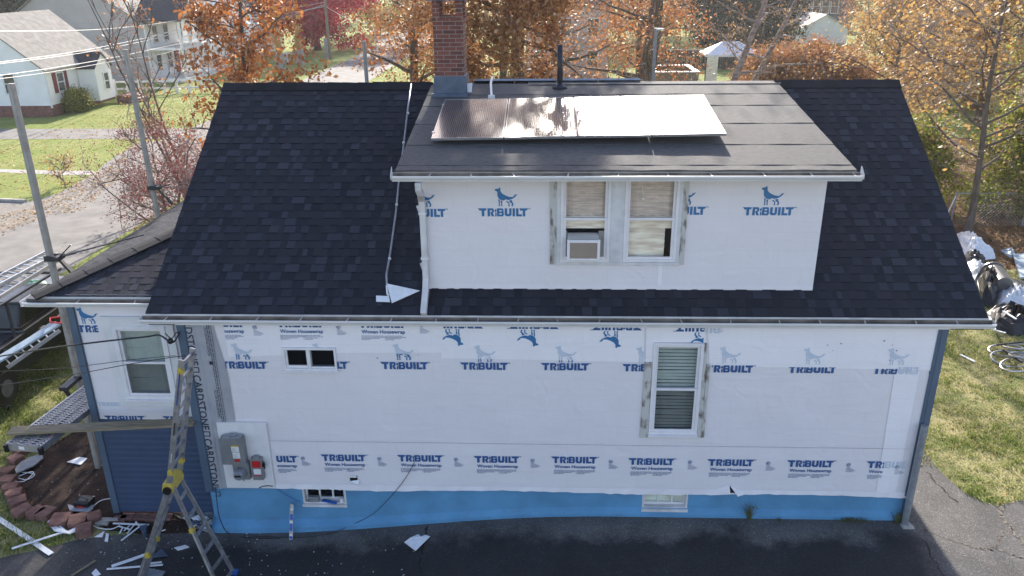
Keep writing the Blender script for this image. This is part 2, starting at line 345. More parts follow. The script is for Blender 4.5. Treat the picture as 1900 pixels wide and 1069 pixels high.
def drive_mat():
    M_ = mat('driveway_asphalt_shaded', (.05, .05, .05), .88, .2); nt = M_.node_tree; L = nt.links; P = nt.nodes['Principled BSDF']
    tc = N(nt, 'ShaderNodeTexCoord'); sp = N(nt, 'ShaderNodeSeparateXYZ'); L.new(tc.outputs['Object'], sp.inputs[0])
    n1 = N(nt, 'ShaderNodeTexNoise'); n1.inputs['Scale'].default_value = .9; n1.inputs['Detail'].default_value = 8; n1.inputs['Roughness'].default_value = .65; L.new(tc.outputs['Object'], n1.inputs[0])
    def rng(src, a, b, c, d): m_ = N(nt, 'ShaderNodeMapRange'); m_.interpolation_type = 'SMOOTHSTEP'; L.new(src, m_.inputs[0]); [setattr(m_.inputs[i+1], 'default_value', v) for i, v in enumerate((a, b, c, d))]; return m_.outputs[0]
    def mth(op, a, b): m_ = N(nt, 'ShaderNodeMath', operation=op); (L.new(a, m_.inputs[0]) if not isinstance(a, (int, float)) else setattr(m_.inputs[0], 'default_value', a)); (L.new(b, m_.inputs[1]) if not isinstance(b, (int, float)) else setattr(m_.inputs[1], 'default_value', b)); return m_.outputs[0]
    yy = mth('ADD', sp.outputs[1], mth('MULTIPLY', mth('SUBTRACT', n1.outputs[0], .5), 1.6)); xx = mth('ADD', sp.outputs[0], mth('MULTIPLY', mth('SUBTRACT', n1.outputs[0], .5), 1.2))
    shade_mask = mth('MULTIPLY', rng(yy, -.25, -.75, 0, 1), rng(xx, 6.1, 5.3, 0, 1)); shade_mask = mth('MULTIPLY', shade_mask, rng(xx, -8.5, -6.5, .35, 1))  # house shade painted into the asphalt colour; dusty strip at the wall stays paler
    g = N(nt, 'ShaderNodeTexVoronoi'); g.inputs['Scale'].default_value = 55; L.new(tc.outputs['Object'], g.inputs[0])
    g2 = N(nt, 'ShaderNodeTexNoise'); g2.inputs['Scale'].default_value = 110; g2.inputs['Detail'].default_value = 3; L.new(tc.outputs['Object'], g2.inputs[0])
    mx = N(nt, 'ShaderNodeMixRGB'); L.new(shade_mask, mx.inputs[0]); mx.inputs[1].default_value = (.098, .092, .086, 1); mx.inputs[2].default_value = (.024, .0235, .0245, 1)
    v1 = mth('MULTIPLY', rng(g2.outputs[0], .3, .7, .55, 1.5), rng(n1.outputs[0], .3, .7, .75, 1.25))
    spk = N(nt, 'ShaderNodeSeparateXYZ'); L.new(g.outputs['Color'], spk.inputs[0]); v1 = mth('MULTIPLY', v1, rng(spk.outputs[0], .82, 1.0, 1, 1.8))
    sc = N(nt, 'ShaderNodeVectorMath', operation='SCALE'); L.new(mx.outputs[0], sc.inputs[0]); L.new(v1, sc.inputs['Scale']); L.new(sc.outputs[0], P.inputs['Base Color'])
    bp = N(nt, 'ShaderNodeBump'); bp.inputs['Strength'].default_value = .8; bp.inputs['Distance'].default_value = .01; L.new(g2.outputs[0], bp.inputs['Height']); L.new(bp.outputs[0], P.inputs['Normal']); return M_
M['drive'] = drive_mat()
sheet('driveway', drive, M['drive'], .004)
st = [at(*p)[:2] for p in ((-40, 372), (0, 373), (48, 375), (75, 370), (110, 358), (150, 336), (176, 322), (192, 306), (215, 290), (245, 272), (262, 262))]
street = [(-90, 20.8)]+[tuple(p) for p in st]+[(-22.6, 33.6), (-22.2, 60), (-22.0, 80), (-23, 100), (-30, 130), (-30, 150), (-20, 150), (-15, 110), (-15.9, 80), (-16.1, 40), (-16.1, 8), (-16.3, -40), (-22.5, -40), (-22.5, 8), (-90, 8)]
sheet('street', street, M['street'], .004, step=3)
ap = [at(*p)[:2] for p in ((-60, 379), (0, 379), (60, 380), (100, 365), (130, 362), (70, 398), (0, 432), (-60, 460))]
M['apron'] = mat('gritty_road_edge', (.25, .22, .18), .95, scale=5, col2=(.16, .15, .14), bump=.5)
sheet('road_shoulder', wob(ap, .05), M['apron'], .009)
sheet('neighbour_driveway', [(-70, 34.3), (-22.55, 34.3), (-22.3, 37.6), (-33.9, 37.6), (-70, 37.6)], M['street'], .009)
wk = [at(*p)[:2] for p in ((-40, 313), (0, 314), (100, 317), (172, 317), (182, 325), (120, 325), (0, 320), (-40, 320))]
sheet('sidewalk', wk, M['concrete'], .008)
yard = [(5.9, 1.6)]+[tuple(p) for p in right_edge[1:]]+[(30, 2.6), (32, 11.5), (18, 12), (12.5, 13.0), (5, 13.5), (-4, 14), (-14.5, 14), (-15.6, 8), (-15.6, -0.2)]+[tuple(p) for p in left_edge[::-1]]+[(-6.3, .15), (5.6, .15)]
sheet('yard_grass', wob(yard, .04), M['yard'], .0025)
lit = [(12.2, 13.6), (14, 12.6), (18, 12.4), (30, 12), (46, 20), (40, 34), (12, 34), (6, 26), (7, 15)]
sheet('leaf_strewn_ground', wob(lit, .2), M['litter'], .006)
sheet('unseen_bounce_ground', [(-15.5, -10.8), (45, -10.8), (45, -55), (-15.5, -55)], M['bounce_grey'], .004, step=50)  # unseen neutral ground added behind the camera so bounce light is less green
# kerb along the side street
mb = MB()
for i in range(2):
    p, q = st[i], st[i+1]; mb.bar((*p, .03), (*q, .03), .15, .16)
kb = mb.build('kerb', M['concrete']); tag(kb, kind='structure')
# cracks in the drive: thin dark sealed ribbons lying in the asphalt
M['crack'] = mat('asphalt_crack', (.02, .02, .02), .95, .2); M['crack_l'] = mat('sandy_crack', (.23, .20, .16), .95, scale=20, col2=(.05, .05, .045))
def crack(pts, wd, mt, nm):
    mb = MB(); P = [at(*p) for p in pts]; out = []
    for i in range(len(P)-1):
        for j in range(5):
            t = j/5; q = P[i]*(1-t)+P[i+1]*t; q = q+np.array([random.uniform(-.03, .03), random.uniform(-.03, .03), 0]); out.append(q)
    out.append(P[-1])
    for i in range(len(out)-1):
        a, b = out[i], out[i+1]; d = b-a; nn = np.array([-d[1], d[0], 0]); nn = nn/np.linalg.norm(nn)*wd*.5*random.uniform(.5, 1.2)
        za = np.array([0, 0, .0075])
        mb.face([a-nn+za, a+nn+za, b+nn*.9+za, b-nn*.9+za])
    o = mb.build(nm, mt); tag(o, kind='structure')
crack([(1720, 876), (1745, 905), (1765, 925), (1778, 934)], .03, M['crack'], 'pavement_crack')
crack([(1858, 938), (1856, 955), (1868, 970), (1882, 990), (1902, 1015)], .09, M['crack_l'], 'pavement_crack')
crack([(1868, 982), (1856, 995), (1853, 1008), (1840, 1020), (1820, 1018), (1795, 1012), (1755, 1000), (1720, 985), (1702, 975)], .05, M['crack_l'], 'pavement_crack')
crack([(1850, 1020), (1880, 1032), (1905, 1038)], .05, M['crack_l'], 'pavement_crack')
crack([(1712, 1000), (1728, 1035), (1745, 1060), (1760, 1085)], .025, M['crack'], 'pavement_crack')
crack([(795, 975), (790, 1000), (780, 1040), (779, 1075)], .04, M['crack'], 'pavement_crack')
crack([(200, 60+430), (160, 470), (110, 455), (40, 462), (-20, 480)], .05, M['street'], 'pavement_crack') if 0 else None
M['drive_shade'] = mat('shaded_asphalt', (.033, .031, .031), .85, .25, scale=3, bump=.5, bscale=150, dist=.004)  # asphalt tone darkened for the house shade, not laid anywhere
pp = [at(*p)[:2] for p in ((330, 1120), (420, 1060), (560, 1032), (760, 1010), (900, 1000), (1100, 1000), (1400, 985), (1700, 990), (1760, 1080), (1700, 1200), (1000, 1300), (400, 1200))]

# ---------------------------------------------------------------- the house
RL, RR_, RY, RZ = -7.02, 6.24, 4.512, 6.843          # ridge ends, ridge line
EY, EZ = -.051, 3.850                                 # front eave line
WL, WR = -6.54, 5.594                                 # front wall
DL, DR, DEY, DEZ = -2.846, 3.908, -.011, 6.162        # dormer roof
DWL, DWR, DWY = -2.57, 3.645, .3685                   # dormer wall
WB = .538                                             # bottom of housewrap
house = empty('house', 'two storey house mid renovation, pale housewrap walls, blue foundation and dark shingle roof', 'house', (-.5, 0, 0))
def inv(o):   # child keeps world coordinates under an unrotated parent
    p = o.parent; loc = Vector((0, 0, 0)); q = p
    while q: loc += q.location; q = q.parent
    o.location = o.location-loc; return o
def part(mb, name, mats, parent=house, **k):
    return inv(mb.build(name, mats, parent, **k))
def walls(mb, x0, x1, z0, z1, y, holes, th=.12, face=-1):
    X = sorted(set([x0, x1]+[h[0] for h in holes]+[h[1] for h in holes])); Z = sorted(set([z0, z1]+[h[2] for h in holes]+[h[3] for h in holes]))
    for i in range(len(X)-1):
        for j in range(len(Z)-1):
            cx, cz = (X[i]+X[i+1])/2, (Z[j]+Z[j+1])/2
            if not any(h[0] < cx < h[1] and h[2] < cz < h[3] for h in holes):
                mb.face([(X[i], y, Z[j]), (X[i+1], y, Z[j]), (X[i+1], y, Z[j+1]), (X[i], y, Z[j+1])])
    for h in holes:
        a, b, c, d = h
        mb.face([(a, y, c), (a, y, d), (a, y+th, d), (a, y+th, c)]); mb.face([(b, y, d), (b, y, c), (b, y+th, c), (b, y+th, d)])
        mb.face([(a, y, c), (a, y+th, c), (b, y+th, c), (b, y, c)]); mb.face([(a, y, d), (b, y, d), (b, y+th, d), (a, y+th, d)])
def rect_px(tl, br, y=0.0, tr=None, bl=None):
    pts = [wx(*tl, y), wx(*br, y)]
    l = [wx(*p, y) for p in (tl, bl) if p]; r = [wx(*p, y) for p in (br, tr) if p]
    x0 = sum(p[0] for p in l)/len(l); x1 = sum(p[0] for p in r)/len(r)
    t = [wx(*p, y)[1] for p in (tl, tr) if p]; b = [wx(*p, y)[1] for p in (br, bl) if p]
    return x0, x1, sum(b)/len(b), sum(t)/len(t)
WIN_R = rect_px((1213, 637), (1292, 806), -.03, (1308, 637), (1203, 805))
WIN_S = rect_px((522, 646), (626, 687), -.03, (622, 646), (528, 688))
BAS_L = rect_px((558, 902), (642, 938), 0.0, (640, 902), (563, 938))
BAS_R = rect_px((1193, 907), (1276, 947), 0.0, (1278, 907), (1191, 947))
DW_1 = rect_px((1042, 340), (1130, 485), DWY, (1134, 340), (1038, 485))
DW_2 = rect_px((1161, 340), (1252, 485), DWY, (1262, 340), (1154, 485))
DW_1 = (DW_1[0], DW_1[1], DW_1[2], 6.02); DW_2 = (DW_2[0], DW_2[1], DW_2[2], 6.02)
WWY = .40
WIN_W = rect_px((208, 603), (327, 738), WWY, (312, 603), (238, 738))
def shr(h, a): return (h[0]+a, h[1]-a, h[2]+a, h[3]-a)
# foundation
def stucco():
    M_ = mat('blue_painted_stucco', (.105, .285, .47), .78, .12, scale=1.6, bump=.6, bscale=16, dist=.02); nt = M_.node_tree; L = nt.links; P = nt.nodes['Principled BSDF']
    src = P.inputs['Base Color'].links[0].from_socket; tc = N(nt, 'ShaderNodeTexCoord'); mp = N(nt, 'ShaderNodeMapping'); mp.inputs['Scale'].default_value = (1, 1, 3.5); L.new(tc.outputs['Object'], mp.inputs[0])
    n_ = N(nt, 'ShaderNodeTexNoise'); n_.inputs['Scale'].default_value = 2.4; n_.inputs['Detail'].default_value = 9; n_.inputs['Roughness'].default_value = .7; L.new(mp.outputs[0], n_.inputs[0])
    r = N(nt, 'ShaderNodeValToRGB'); r.color_ramp.elements[0].position = .54; r.color_ramp.elements[1].position = .74; r.color_ramp.elements[1].color = (.55, .55, .55, 1); L.new(n_.outputs[0], r.inputs[0])
    sp = N(nt, 'ShaderNodeSeparateXYZ'); L.new(tc.outputs['Object'], sp.inputs[0]); mr = N(nt, 'ShaderNodeMapRange'); mr.inputs[1].default_value = .25; mr.inputs[2].default_value = -.25; mr.inputs[3].default_value = .25; mr.inputs[4].default_value = 1; L.new(sp.outputs[2], mr.inputs[0])
    ml = N(nt, 'ShaderNodeMath', operation='MULTIPLY'); L.new(r.outputs[0], ml.inputs[0]); L.new(mr.outputs[0], ml.inputs[1])
    mx = N(nt, 'ShaderNodeMixRGB'); L.new(ml.outputs[0], mx.inputs[0]); L.new(src, mx.inputs[1]); mx.inputs[2].default_value = (.13, .15, .16, 1); L.new(mx.outputs[0], P.inputs['Base Color']); return M_
M['foundation'] = stucco()
mb = MB()
BAS_L = (BAS_L[0], BAS_L[1], BAS_L[2], WB-.02); BAS_R = (BAS_R[0], BAS_R[1], BAS_R[2], WB-.02)
walls(mb, WL+.02, WR-.02, -.02, WB, .035, [BAS_L, BAS_R], .16)
mb.face([(WL+.02, .035, -.6), (WR-.02, .035, -.6), (WR-.02, .035, -.02), (WL+.02, .035, -.02)])
# flared footing at the lower left
n = 40
for i in range(n):
    def pr_(x):
        k = sm(WR, WL, x); f = .02+.09*sm(-1, -6.3, x); return f
    xa, xb = WL+.02+(WR-WL-.04)*i/n, WL+.02+(WR-WL-.04)*(i+1)/n; fa, fb = pr_(xa), pr_(xb)
    ga, gb = gz(xa, 0), gz(xb, 0); ha, hb = ga+.10+fa*.5, gb+.10+fb*.5
    mb.face([(xa, -fa, ga-.15), (xb, -fb, gb-.15), (xb, -fb*.75, hb-.05), (xa, -fa*.75, ha-.05)])
    mb.face([(xa, -fa*.75, ha-.05), (xb, -fb*.75, hb-.05), (xb, .034, hb+.06), (xa, .034, ha+.06)])
for x in (WL+.02, WR-.02):
    mb.face([(x, .035, -.6), (x, 9.0, -.6), (x, 9.0, WB), (x, .035, WB)])
    if x < 0: mb.face([(x, -.16, -.6), (x, .034, -.6), (x, .034, -.1), (x, -.12, -.2)])
mb.face([(WL, 9.0, -.6), (WR, 9.0, -.6), (WR, 9.0, WB), (WL, 9.0, WB)])
part(mb, 'foundation', M['foundation'])
# front wall under housewrap
mb = MB()
walls(mb, WL+.1, WR, WB, EZ+.03, 0, [shr(WIN_R, .03), shr(WIN_S, .02)], .14)
# torn loose hem along the bottom
rs = random.Random(5); xs_ = np.linspace(WL+1.15, WR, 90)
hem = [(x, -.012-.02*rs.random(), WB-.035-.02*math.sin(x*1.3)-.012*rs.random()) for x in xs_]
for i in range(len(xs_)-1):
    a, b = hem[i], hem[i+1]
    if BAS_L[0]-.02 < a[0] < BAS_L[1]: a = (a[0], a[1], max(a[2], WB-.04))
    mb.face([a, b, (b[0], -.004, WB+.05), (a[0], -.004, WB+.05)])
fx, fz = wx(1357, 905, 0)
mb.face([(fx-.05, -.006, WB+.16), (fx+.10, -.10, WB-.02), (fx+.26, -.012, WB-.03), (fx+.12, -.006, WB+.06)])
mb.face([(fx-.30, -.006, WB+.04), (fx-.02, -.05, WB+.0), (fx-.04, -.006, WB+.16)])
fwall = part(mb, 'front_wall', M['wrap'])
mb = MB(); mb.face([(fx-.05, -.016, WB-.03), (fx+.11, -.016, WB-.03), (fx-.03, -.016, WB+.15)]); part(mb, 'torn_opening', M['dark'], fwall)
# overlapping upper sheets (a few mm proud), each hugging the wall
mb = MB()
def over(px, d):
    pts = [wx(*p) for p in px]; mb.face([(p[0], -d, p[1]) for p in pts])
over([(416, 700-38), (424, 662), (526, 658), (524, 640), (418, 600)][::-1] if 0 else [(424, 662), (524, 659), (519, 598), (414, 598)], .004)
over([(624, 655), (822, 654), (822, 598), (622, 598)], .004)
over([(519, 644), (626, 644), (624, 598), (517, 598)], .0045)
over([(819, 664), (1194, 672), (1196, 598), (818, 598)], .007)
over([(1197, 690), (1211, 690), (1214, 598), (1199, 598)], .010)
over([(1209, 635), (1310, 634), (1306, 598), (1213, 598)], .0105)
over([(1316, 679), (1735, 687), (1750, 598), (1313, 598)], .0075)
over([(1625, 914), (1662, 914), (1706, 690), (1660, 688)], .0098)
part(mb, 'overlapping_sheet', M['wrap_over'], fwall)
mb = MB()      # grey felt strip beside the corner with its creases
a = [wx(*p) for p in ((383, 903), (421, 904), (440, 780), (409, 602), (350, 602))]
nseg = 14
for i in range(nseg):
    z0, z1 = WB-.05+(EZ-WB+.05)*i/nseg, WB-.05+(EZ-WB+.05)*(i+1)/nseg
    def xr_(z): return WL+.62-.12*sm(2.6, 3.8, z)+.07*sm(1.2, 1.9, z)
    for k, (fa, fb) in enumerate(((0, .3), (.3, .36), (.36, 1))):
        ya = (-.012, -.03, -.012, -.012)[k]; yb = (-.03, -.012, -.014)[k]
        mb.face([(WL+.1+(xr_(z0)-WL-.1)*fa, ya, z0), (WL+.1+(xr_(z0)-WL-.1)*fb, yb, z0), (WL+.1+(xr_(z1)-WL-.1)*fb, yb, z1), (WL+.1+(xr_(z1)-WL-.1)*fa, ya, z1)])
felt = part(mb, 'felt_strip', M['felt'], fwall)
# side and rear walls (closed box) + gables
mb = MB()
for x in (WL+.1, WR):
    mb.face([(x, 0, WB), (x, 9.0, WB), (x, 9.0, EZ+.03), (x, RY, RZ-.08), (x, 0, EZ+.03)])
mb.face([(WL+.1, 9.0, WB), (WR, 9.0, WB), (WR, 9.0, EZ), (WL+.1, 9.0, EZ)])
part(mb, 'side_and_rear_walls', M['wrap'])
# corner trims
mb = MB(); mb.box((WL-.03, -.03, WB-.12), (WL+.1, .5, EZ)); mb.box((WL+.1, -.018, WB-.12), (WL+.118, 0, EZ)); part(mb, 'corner_post', M['blue_post'])
mb = MB(); mb.box((WR, -.028, WB-.45), (WR+.10, .1, EZ)); mb.box((WR-.05, -.02, WB-.45), (WR, -.001, EZ))
for i in range(70):
    z = WB-.4+i*.054; mb.box((WR-.055, -.024, z), (WR-.035, -.019, z+.03))
part(mb, 'corner_post', M['blue_post'])
# ------------------------------------------------ shingle fields
def shingles(mb, O, U, Vd, nrm, length, xl, xr, c=.166, seed=1, hs=1.0):
    rg = random.Random(seed); O = Vector(O); U = Vector(U); Vd = Vector(Vd); nrm = Vector(nrm); v = 0; row = 0
    while v < length-.01:
        v1 = min(v+c, length); v2 = min(v1+.03, length)
        x = min(xl(v), xl(v1))-.3*rg.random(); xe = max(xr(v), xr(v1)); up = rg.random() < .5
        while x < xe:
            wd = rg.choice((.08, .11, .14, .17, .2, .25))*rg.uniform(.85, 1.15); xa, xb = x, x+wd; x = xb; up = not up
            h = (.015 if up else .005)*hs
            tone = (rg.uniform(.6, 1) if rg.random() < .35 else rg.uniform(.2, .6)) if up else rg.uniform(.0, .45)
            A = [(max(xa, xl(v)), v), (min(xb, xr(v)), v), (min(xb, xr(v2)), v2), (max(xa, xl(v2)), v2)]
            if A[1][0]-A[0][0] < .004 and A[2][0]-A[3][0] < .004: continue
            if A[1][0] < A[0][0]: A[1] = (A[0][0], v)
            if A[2][0] < A[3][0]: A[2] = (A[3][0], v2)
            q = [O+U*a+Vd*b+nrm*(h if k < 2 else .001) for k, (a, b) in enumerate(A)]
            mb.face(q, tone); mb.face([q[1], q[0], q[0]-nrm*(h+.004), q[1]-nrm*(h+.004)], 0)
        v = v1; row += 1
sl = math.hypot(RY-EY, RZ-EZ); vd = ((0, (RY-EY)/sl, (RZ-EZ)/sl)); nm_ = (0, -(RZ-EZ)/sl, (RY-EY)/sl)
mb = MB(); shingles(mb, (RL, EY, EZ), (1, 0, 0), vd, nm_, sl, lambda v: 0, lambda v: RR_-RL, seed=3)
roof = part(mb, 'roof', M['shingle'])
mb = MB(); t = .03   # deck slab with both slopes
mb.ext([(RL, EY, EZ-.003), (RL, RY, RZ-.003), (RL, 2*RY-EY, EZ-.003), (RL, 2*RY-EY, EZ-.09), (RL, RY, RZ-.12), (RL, EY+.02, EZ-.09)], (RR_-RL, 0, 0))
part(mb, 'roof_deck', M['shingle_cap'], roof)
mb = MB()            # ridge caps either side of the dormer roof
def caps(x0, x1, st_=.3):
    x = x0
    while x < x1:
        e = min(x+st_+.03, x1); j = random.uniform(-.006, .006); tn = random.random()
        for s in (-1, 1):
            mb.face([(x, RY+s*.17, RZ-.17*.655+.038+j), (e, RY+s*.17, RZ-.17*.655+.030+j), (e, RY, RZ+.042+j), (x, RY, RZ+.052+j)][::s], tn)
            mb.face([(x, RY+s*.17, RZ-.17*.655-.005), (e, RY+s*.17, RZ-.17*.655-.005), (e, RY+s*.17, RZ-.17*.655+.030+j), (x, RY+s*.17, RZ-.17*.655+.038+j)][::s], tn*.6)
        x += st_
for xa, xb in ((RL, DL+.02), (DR-.05, RR_)):
    mb = MB(); caps(xa, xb); x = RL if xa == RL else RR_; mb.face([(x, RY-.17, RZ-.12), (x, RY+.17, RZ-.12), (x, RY, RZ+.05)]); part(mb, 'ridge_cap', M['shingle_cap'], roof)
# drip edge and fascia
mb = MB(); mb.box((RL, EY-.012, EZ-.03), (RR_, EY+.0, EZ-.004)); part(mb, 'drip_edge', M['white_dirty'], roof)
mb = MB(); mb.box((RL+.02, EY+.002, EZ-.2), (WL-.03, EY+.03, EZ-.035)); mb.box((WR+.1, EY+.002, EZ-.2), (RR_-.02, EY+.03, EZ-.035)); mb.box((RL+.02, -.049, EZ-.2), (RR_-.02, -.03, EZ-.036)); part(mb, 'fascia', M['white'])
# ------------------------------------------------ gutters
def gutter(x0, x1, yb, zt, nm='gutter', ht=.115, wd=.13, sp=.72, lend=True, rend=True, parent=house, ph=.4):
    prof = [(0, 0), (0, -ht), (-.085, -ht), (-.09, -ht+.015), (-wd+.012, -.065), (-wd+.004, -.058), (-wd+.004, -.040), (-wd-.004, -.036), (-wd-.004, -.026), (-wd+.012, -.026)]
    mb = MB(); n = len(prof)
    for i in range(n-1):
        a, b = prof[i], prof[i+1]; mb.mi = 0
        mb.face([(x0, yb+a[0], zt+a[1]), (x0, yb+b[0], zt+b[1]), (x1, yb+b[0], zt+b[1]), (x1, yb+a[0], zt+a[1])])
    ins = [(-.004, -.004), (-.004, -ht+.004), (-.082, -ht+.004), (-.086, -ht+.017), (-wd+.016, -.066), (-wd+.01, -.030)]
    mb.mi = 1
    for i in range(5):
        a, b = ins[i], ins[i+1]; mb.face([(x0+.002, yb+a[0], zt+a[1]), (x1-.002, yb+a[0], zt+a[1]), (x1-.002, yb+b[0], zt+b[1]), (x0+.002, yb+b[0], zt+b[1])])
    mb.mi = 0
    for x, on in ((x0, lend), (x1, rend)):
        if on: mb.ext([(x, yb, zt+.004), (x, yb, zt-ht), (x, yb-.085, zt-ht), (x, yb-wd+.01, zt-.06), (x, yb-wd-.003, zt-.024)], (.003, 0, 0))
    g_ = part(mb, nm, [M['white'], M['gut_in']], parent)
    x = x0+ph
    while x < x1-.05:
        hb = MB(); hb.bar((x+.03*random.uniform(-1, 1), yb-.005, zt-.012), (x, yb-wd+.01, zt-.034), .024, .006); part(hb, 'hanger', M['alu_pole'], g_); x += sp*random.uniform(.85, 1.12)
    return g_
g_main = gutter(RL-.05, RR_+.06, EY-.022, EZ-.022)
g_dorm = gutter(DL-.04, DR+.05, DEY-.022, DEZ-.018, ph=.55)
for x, q in ((DL-.05, -1), (DR+.055, 1)):
    mb = MB(); mb.ext([(x, DEY, DEZ+.07), (x, DEY-.05, DEZ+.06), (x, DEY-.165, DEZ-.03), (x, DEY-.165, DEZ-.09), (x, DEY, DEZ-.14)], (.004, 0, 0)); part(mb, 'end_cap', M['white'], g_dorm)
# ------------------------------------------------ dormer
mb = MB(); zroof = lambda y: EZ+(y-EY)*(RZ-EZ)/(RY-EY); droof = lambda y: DEZ+(y-DEY)*(RZ-DEZ)/(RY-DEY)
mb2 = MB()
holes = [shr(DW_1, .0), shr(DW_2, .0)]
walls(mb, DWL, DWR, zroof(DWY)+.0, DEZ+.03, DWY, holes, .12)
for x in (DWL, DWR):
    mb.face([(x, DWY, zroof(DWY)), (x, DWY, droof(DWY)-.03), (x, RY-.2, droof(RY-.2)-.02)])
for i in range(60):  # ragged bottom hem of the wrap
    xa = DWL+(DWR-DWL)*i/60; xb = DWL+(DWR-DWL)*(i+1)/60; zz = zroof(DWY)
    mb.face([(xa, DWY-.012, zz+.018+.012*random.random()), (xb, DWY-.012, zz+.018+.012*random.random()), (xb, DWY-.003, zz+.09), (xa, DWY-.003, zz+.09)])
for i, (z, d) in enumerate(((5.55, .05), (4.6, .04))):   # wrap scraps flapping at the left edge
    mb.face([(DWL+.01, DWY-.01, z), (DWL-d, DWY-.04, z-.02), (DWL-d*.4, DWY-.03, z-.12), (DWL+.01, DWY-.01, z-.17)])
dormer = part(mb, 'dormer', M['wrap'])
mb = MB(); mb.face([(p[0], DWY-.004, p[1]) for p in [wx(*q, DWY) for q in ((1222, 489), (1229, 489), (1227, 537), (1220, 537))]]); part(mb, 'seam_tape', M['wrap_over'], dormer)
mb = MB(); dl = math.hypot(RY-DEY, RZ-DEZ); dv = Vector((0, (RY-DEY)/dl, (RZ-DEZ)/dl)); dn = Vector((0, -dv.z, dv.y)); O = Vector((DL, DEY, DEZ))
def vat(py):
    d = Vector(ray(1500, py)); p = Vector(CAM)+d*((O-Vector(CAM)).dot(dn)/d.dot(dn)); return (p-O).dot(dv)
seams = [0]+[vat(p) for p in (307, 268.5, 229, 195.5, 174)]+[dl+.0]
rg = random.Random(9)
for i in range(len(seams)-1):
    a, b = seams[i], seams[i+1]+(.04 if i < len(seams)-2 else 0); k = 26; W_ = DR-DL; tn = rg.uniform(.2, .9)
    for j in range(k):
        xa, xb = W_*j/k, W_*(j+1)/k; ja = .011+.005*math.sin(j*1.7+i*3); jb = .011+.005*math.sin((j+1)*1.7+i*3)
        q = [O+Vector((xa, 0, 0))+dv*a+dn*ja, O+Vector((xb, 0, 0))+dv*a+dn*jb, O+Vector((xb, 0, 0))+dv*b+dn*.003, O+Vector((xa, 0, 0))+dv*b+dn*.003]
        mb.face(q, tn); mb.face([q[1], q[0], q[0]-dn*(ja+.001), q[1]-dn*(jb+.001)], tn)
# wrap over the ridge
q0 = O+dv*(dl-.13)+dn*.02
mb.face([q0+Vector((1.9, 0, 0)), q0+Vector((DR-DL+.05, 0, 0)), Vector((DR+.05, RY+.12, RZ+.02)), Vector((DL+1.9, RY+.12, RZ+.02))], .9)
part(mb, 'dormer_roof', M['roll'], dormer)
mb = MB(); mb.ext([(DL, DEY, DEZ-.002), (DL, RY, RZ-.004), (DL, RY, RZ-.10), (DL, DEY, DEZ-.16)], (DR-DL, 0, 0)); part(mb, 'dormer_roof_deck', M['gut_in'], dormer)
# ------------------------------------------------ wing on the left
WXL, WXR, WWB, WEZ = -8.56, WL-.03, -.33, 3.97
WEX, WEY, WS = -9.08, .36, .335
mb = MB(); walls(mb, WXL, WXR, 1.62, WEZ+.02, WWY, [shr(WIN_W, .1)], .14)
mb.face([(WXL, WWY, WWB), (WXL, 6.0, WWB), (WXL, 6.0, WEZ), (WXL, WWY, WEZ)])
wingw = part(mb, 'wing_wall', M['wrap'])
mb = MB(); mb.face([(WXL, WWY, 1.615+.0), (WXR, WWY, 1.615), (WXR, WWY, 1.69), (WXL, WWY, 1.69)][::1]) if 0 else None
c = .118; z = WWB
while z < 1.60:      # Dutch-lap courses: real profile
    z1 = min(z+c, 1.62)
    a, b = WXL+.1, WXR
    mb.face([(a, WWY-.024, z), (b, WWY-.024, z), (b, WWY-.017, z+(z1-z)*.62), (a, WWY-.017, z+(z1-z)*.62)])
    mb.face([(a, WWY-.017, z+(z1-z)*.62), (b, WWY-.017, z+(z1-z)*.62), (b, WWY-.006, z1), (a, WWY-.006, z1)])
    mb.face([(a, WWY-.0, z), (b, WWY-.0, z), (b, WWY-.024, z), (a, WWY-.024, z)])
    z = z1
part(mb, 'lap_siding', M['siding'])
mb = MB(); mb.box((WXL-.02, WWY-.04, WWB-.04), (WXL+.1, WWY+.12, WEZ-.1))
for i in range(74): z = 1.6+i*.03; mb.box((WXL+.1, WWY-.012, z), (WXL+.117, WWY-.002, z+.018)) if z < WEZ-.2 else None
part(mb, 'corner_post', M['blue_post'])
mb = MB(); mb.box((WXL+.02, WWY+.02, -.9), (WXR, WWY+.2, WWB-.005)); part(mb, 'wing_footing', M['brick'])
# hip roof of the wing
mb = MB(); hl = 2.3; up = math.hypot(1, WS)
shingles(mb, (WEX, WEY, WEZ), (1, 0, 0), (0, 1/up, WS/up), (0, -WS/up, 1/up), hl*up, lambda v: v/up, lambda v: (RL+.6)-WEX, seed=11, hs=.35)
shingles(mb, (WEX, WEY+6.2, WEZ), (0, -1, 0), (1/up, 0, WS/up), (-WS/up, 0, 1/up), hl*up, lambda v: 0, lambda v: 6.2-v/up, seed=12, hs=.35)
wr = part(mb, 'wing_roof', M['shingle'])
mb = MB(); k = hl
mb.face([(WEX, WEY, WEZ-.006), (RL+.6, WEY, WEZ-.006), (RL+.6, WEY+k, WEZ+k*WS-.006), (WEX+k, WEY+k, WEZ+k*WS-.006)])
mb.face([(WEX, WEY+6.2, WEZ-.006), (WEX, WEY, WEZ-.006), (WEX+k, WEY+k, WEZ+k*WS-.006), (WEX+k, WEY+6.2, WEZ+k*WS-.006)])
mb.box((WEX+.02, WEY+.01, WEZ-.14), (RL+.4, WEY+6.1, WEZ-.012)); part(mb, 'roof_deck', M['white'], wr)
mb = MB(); d = 0
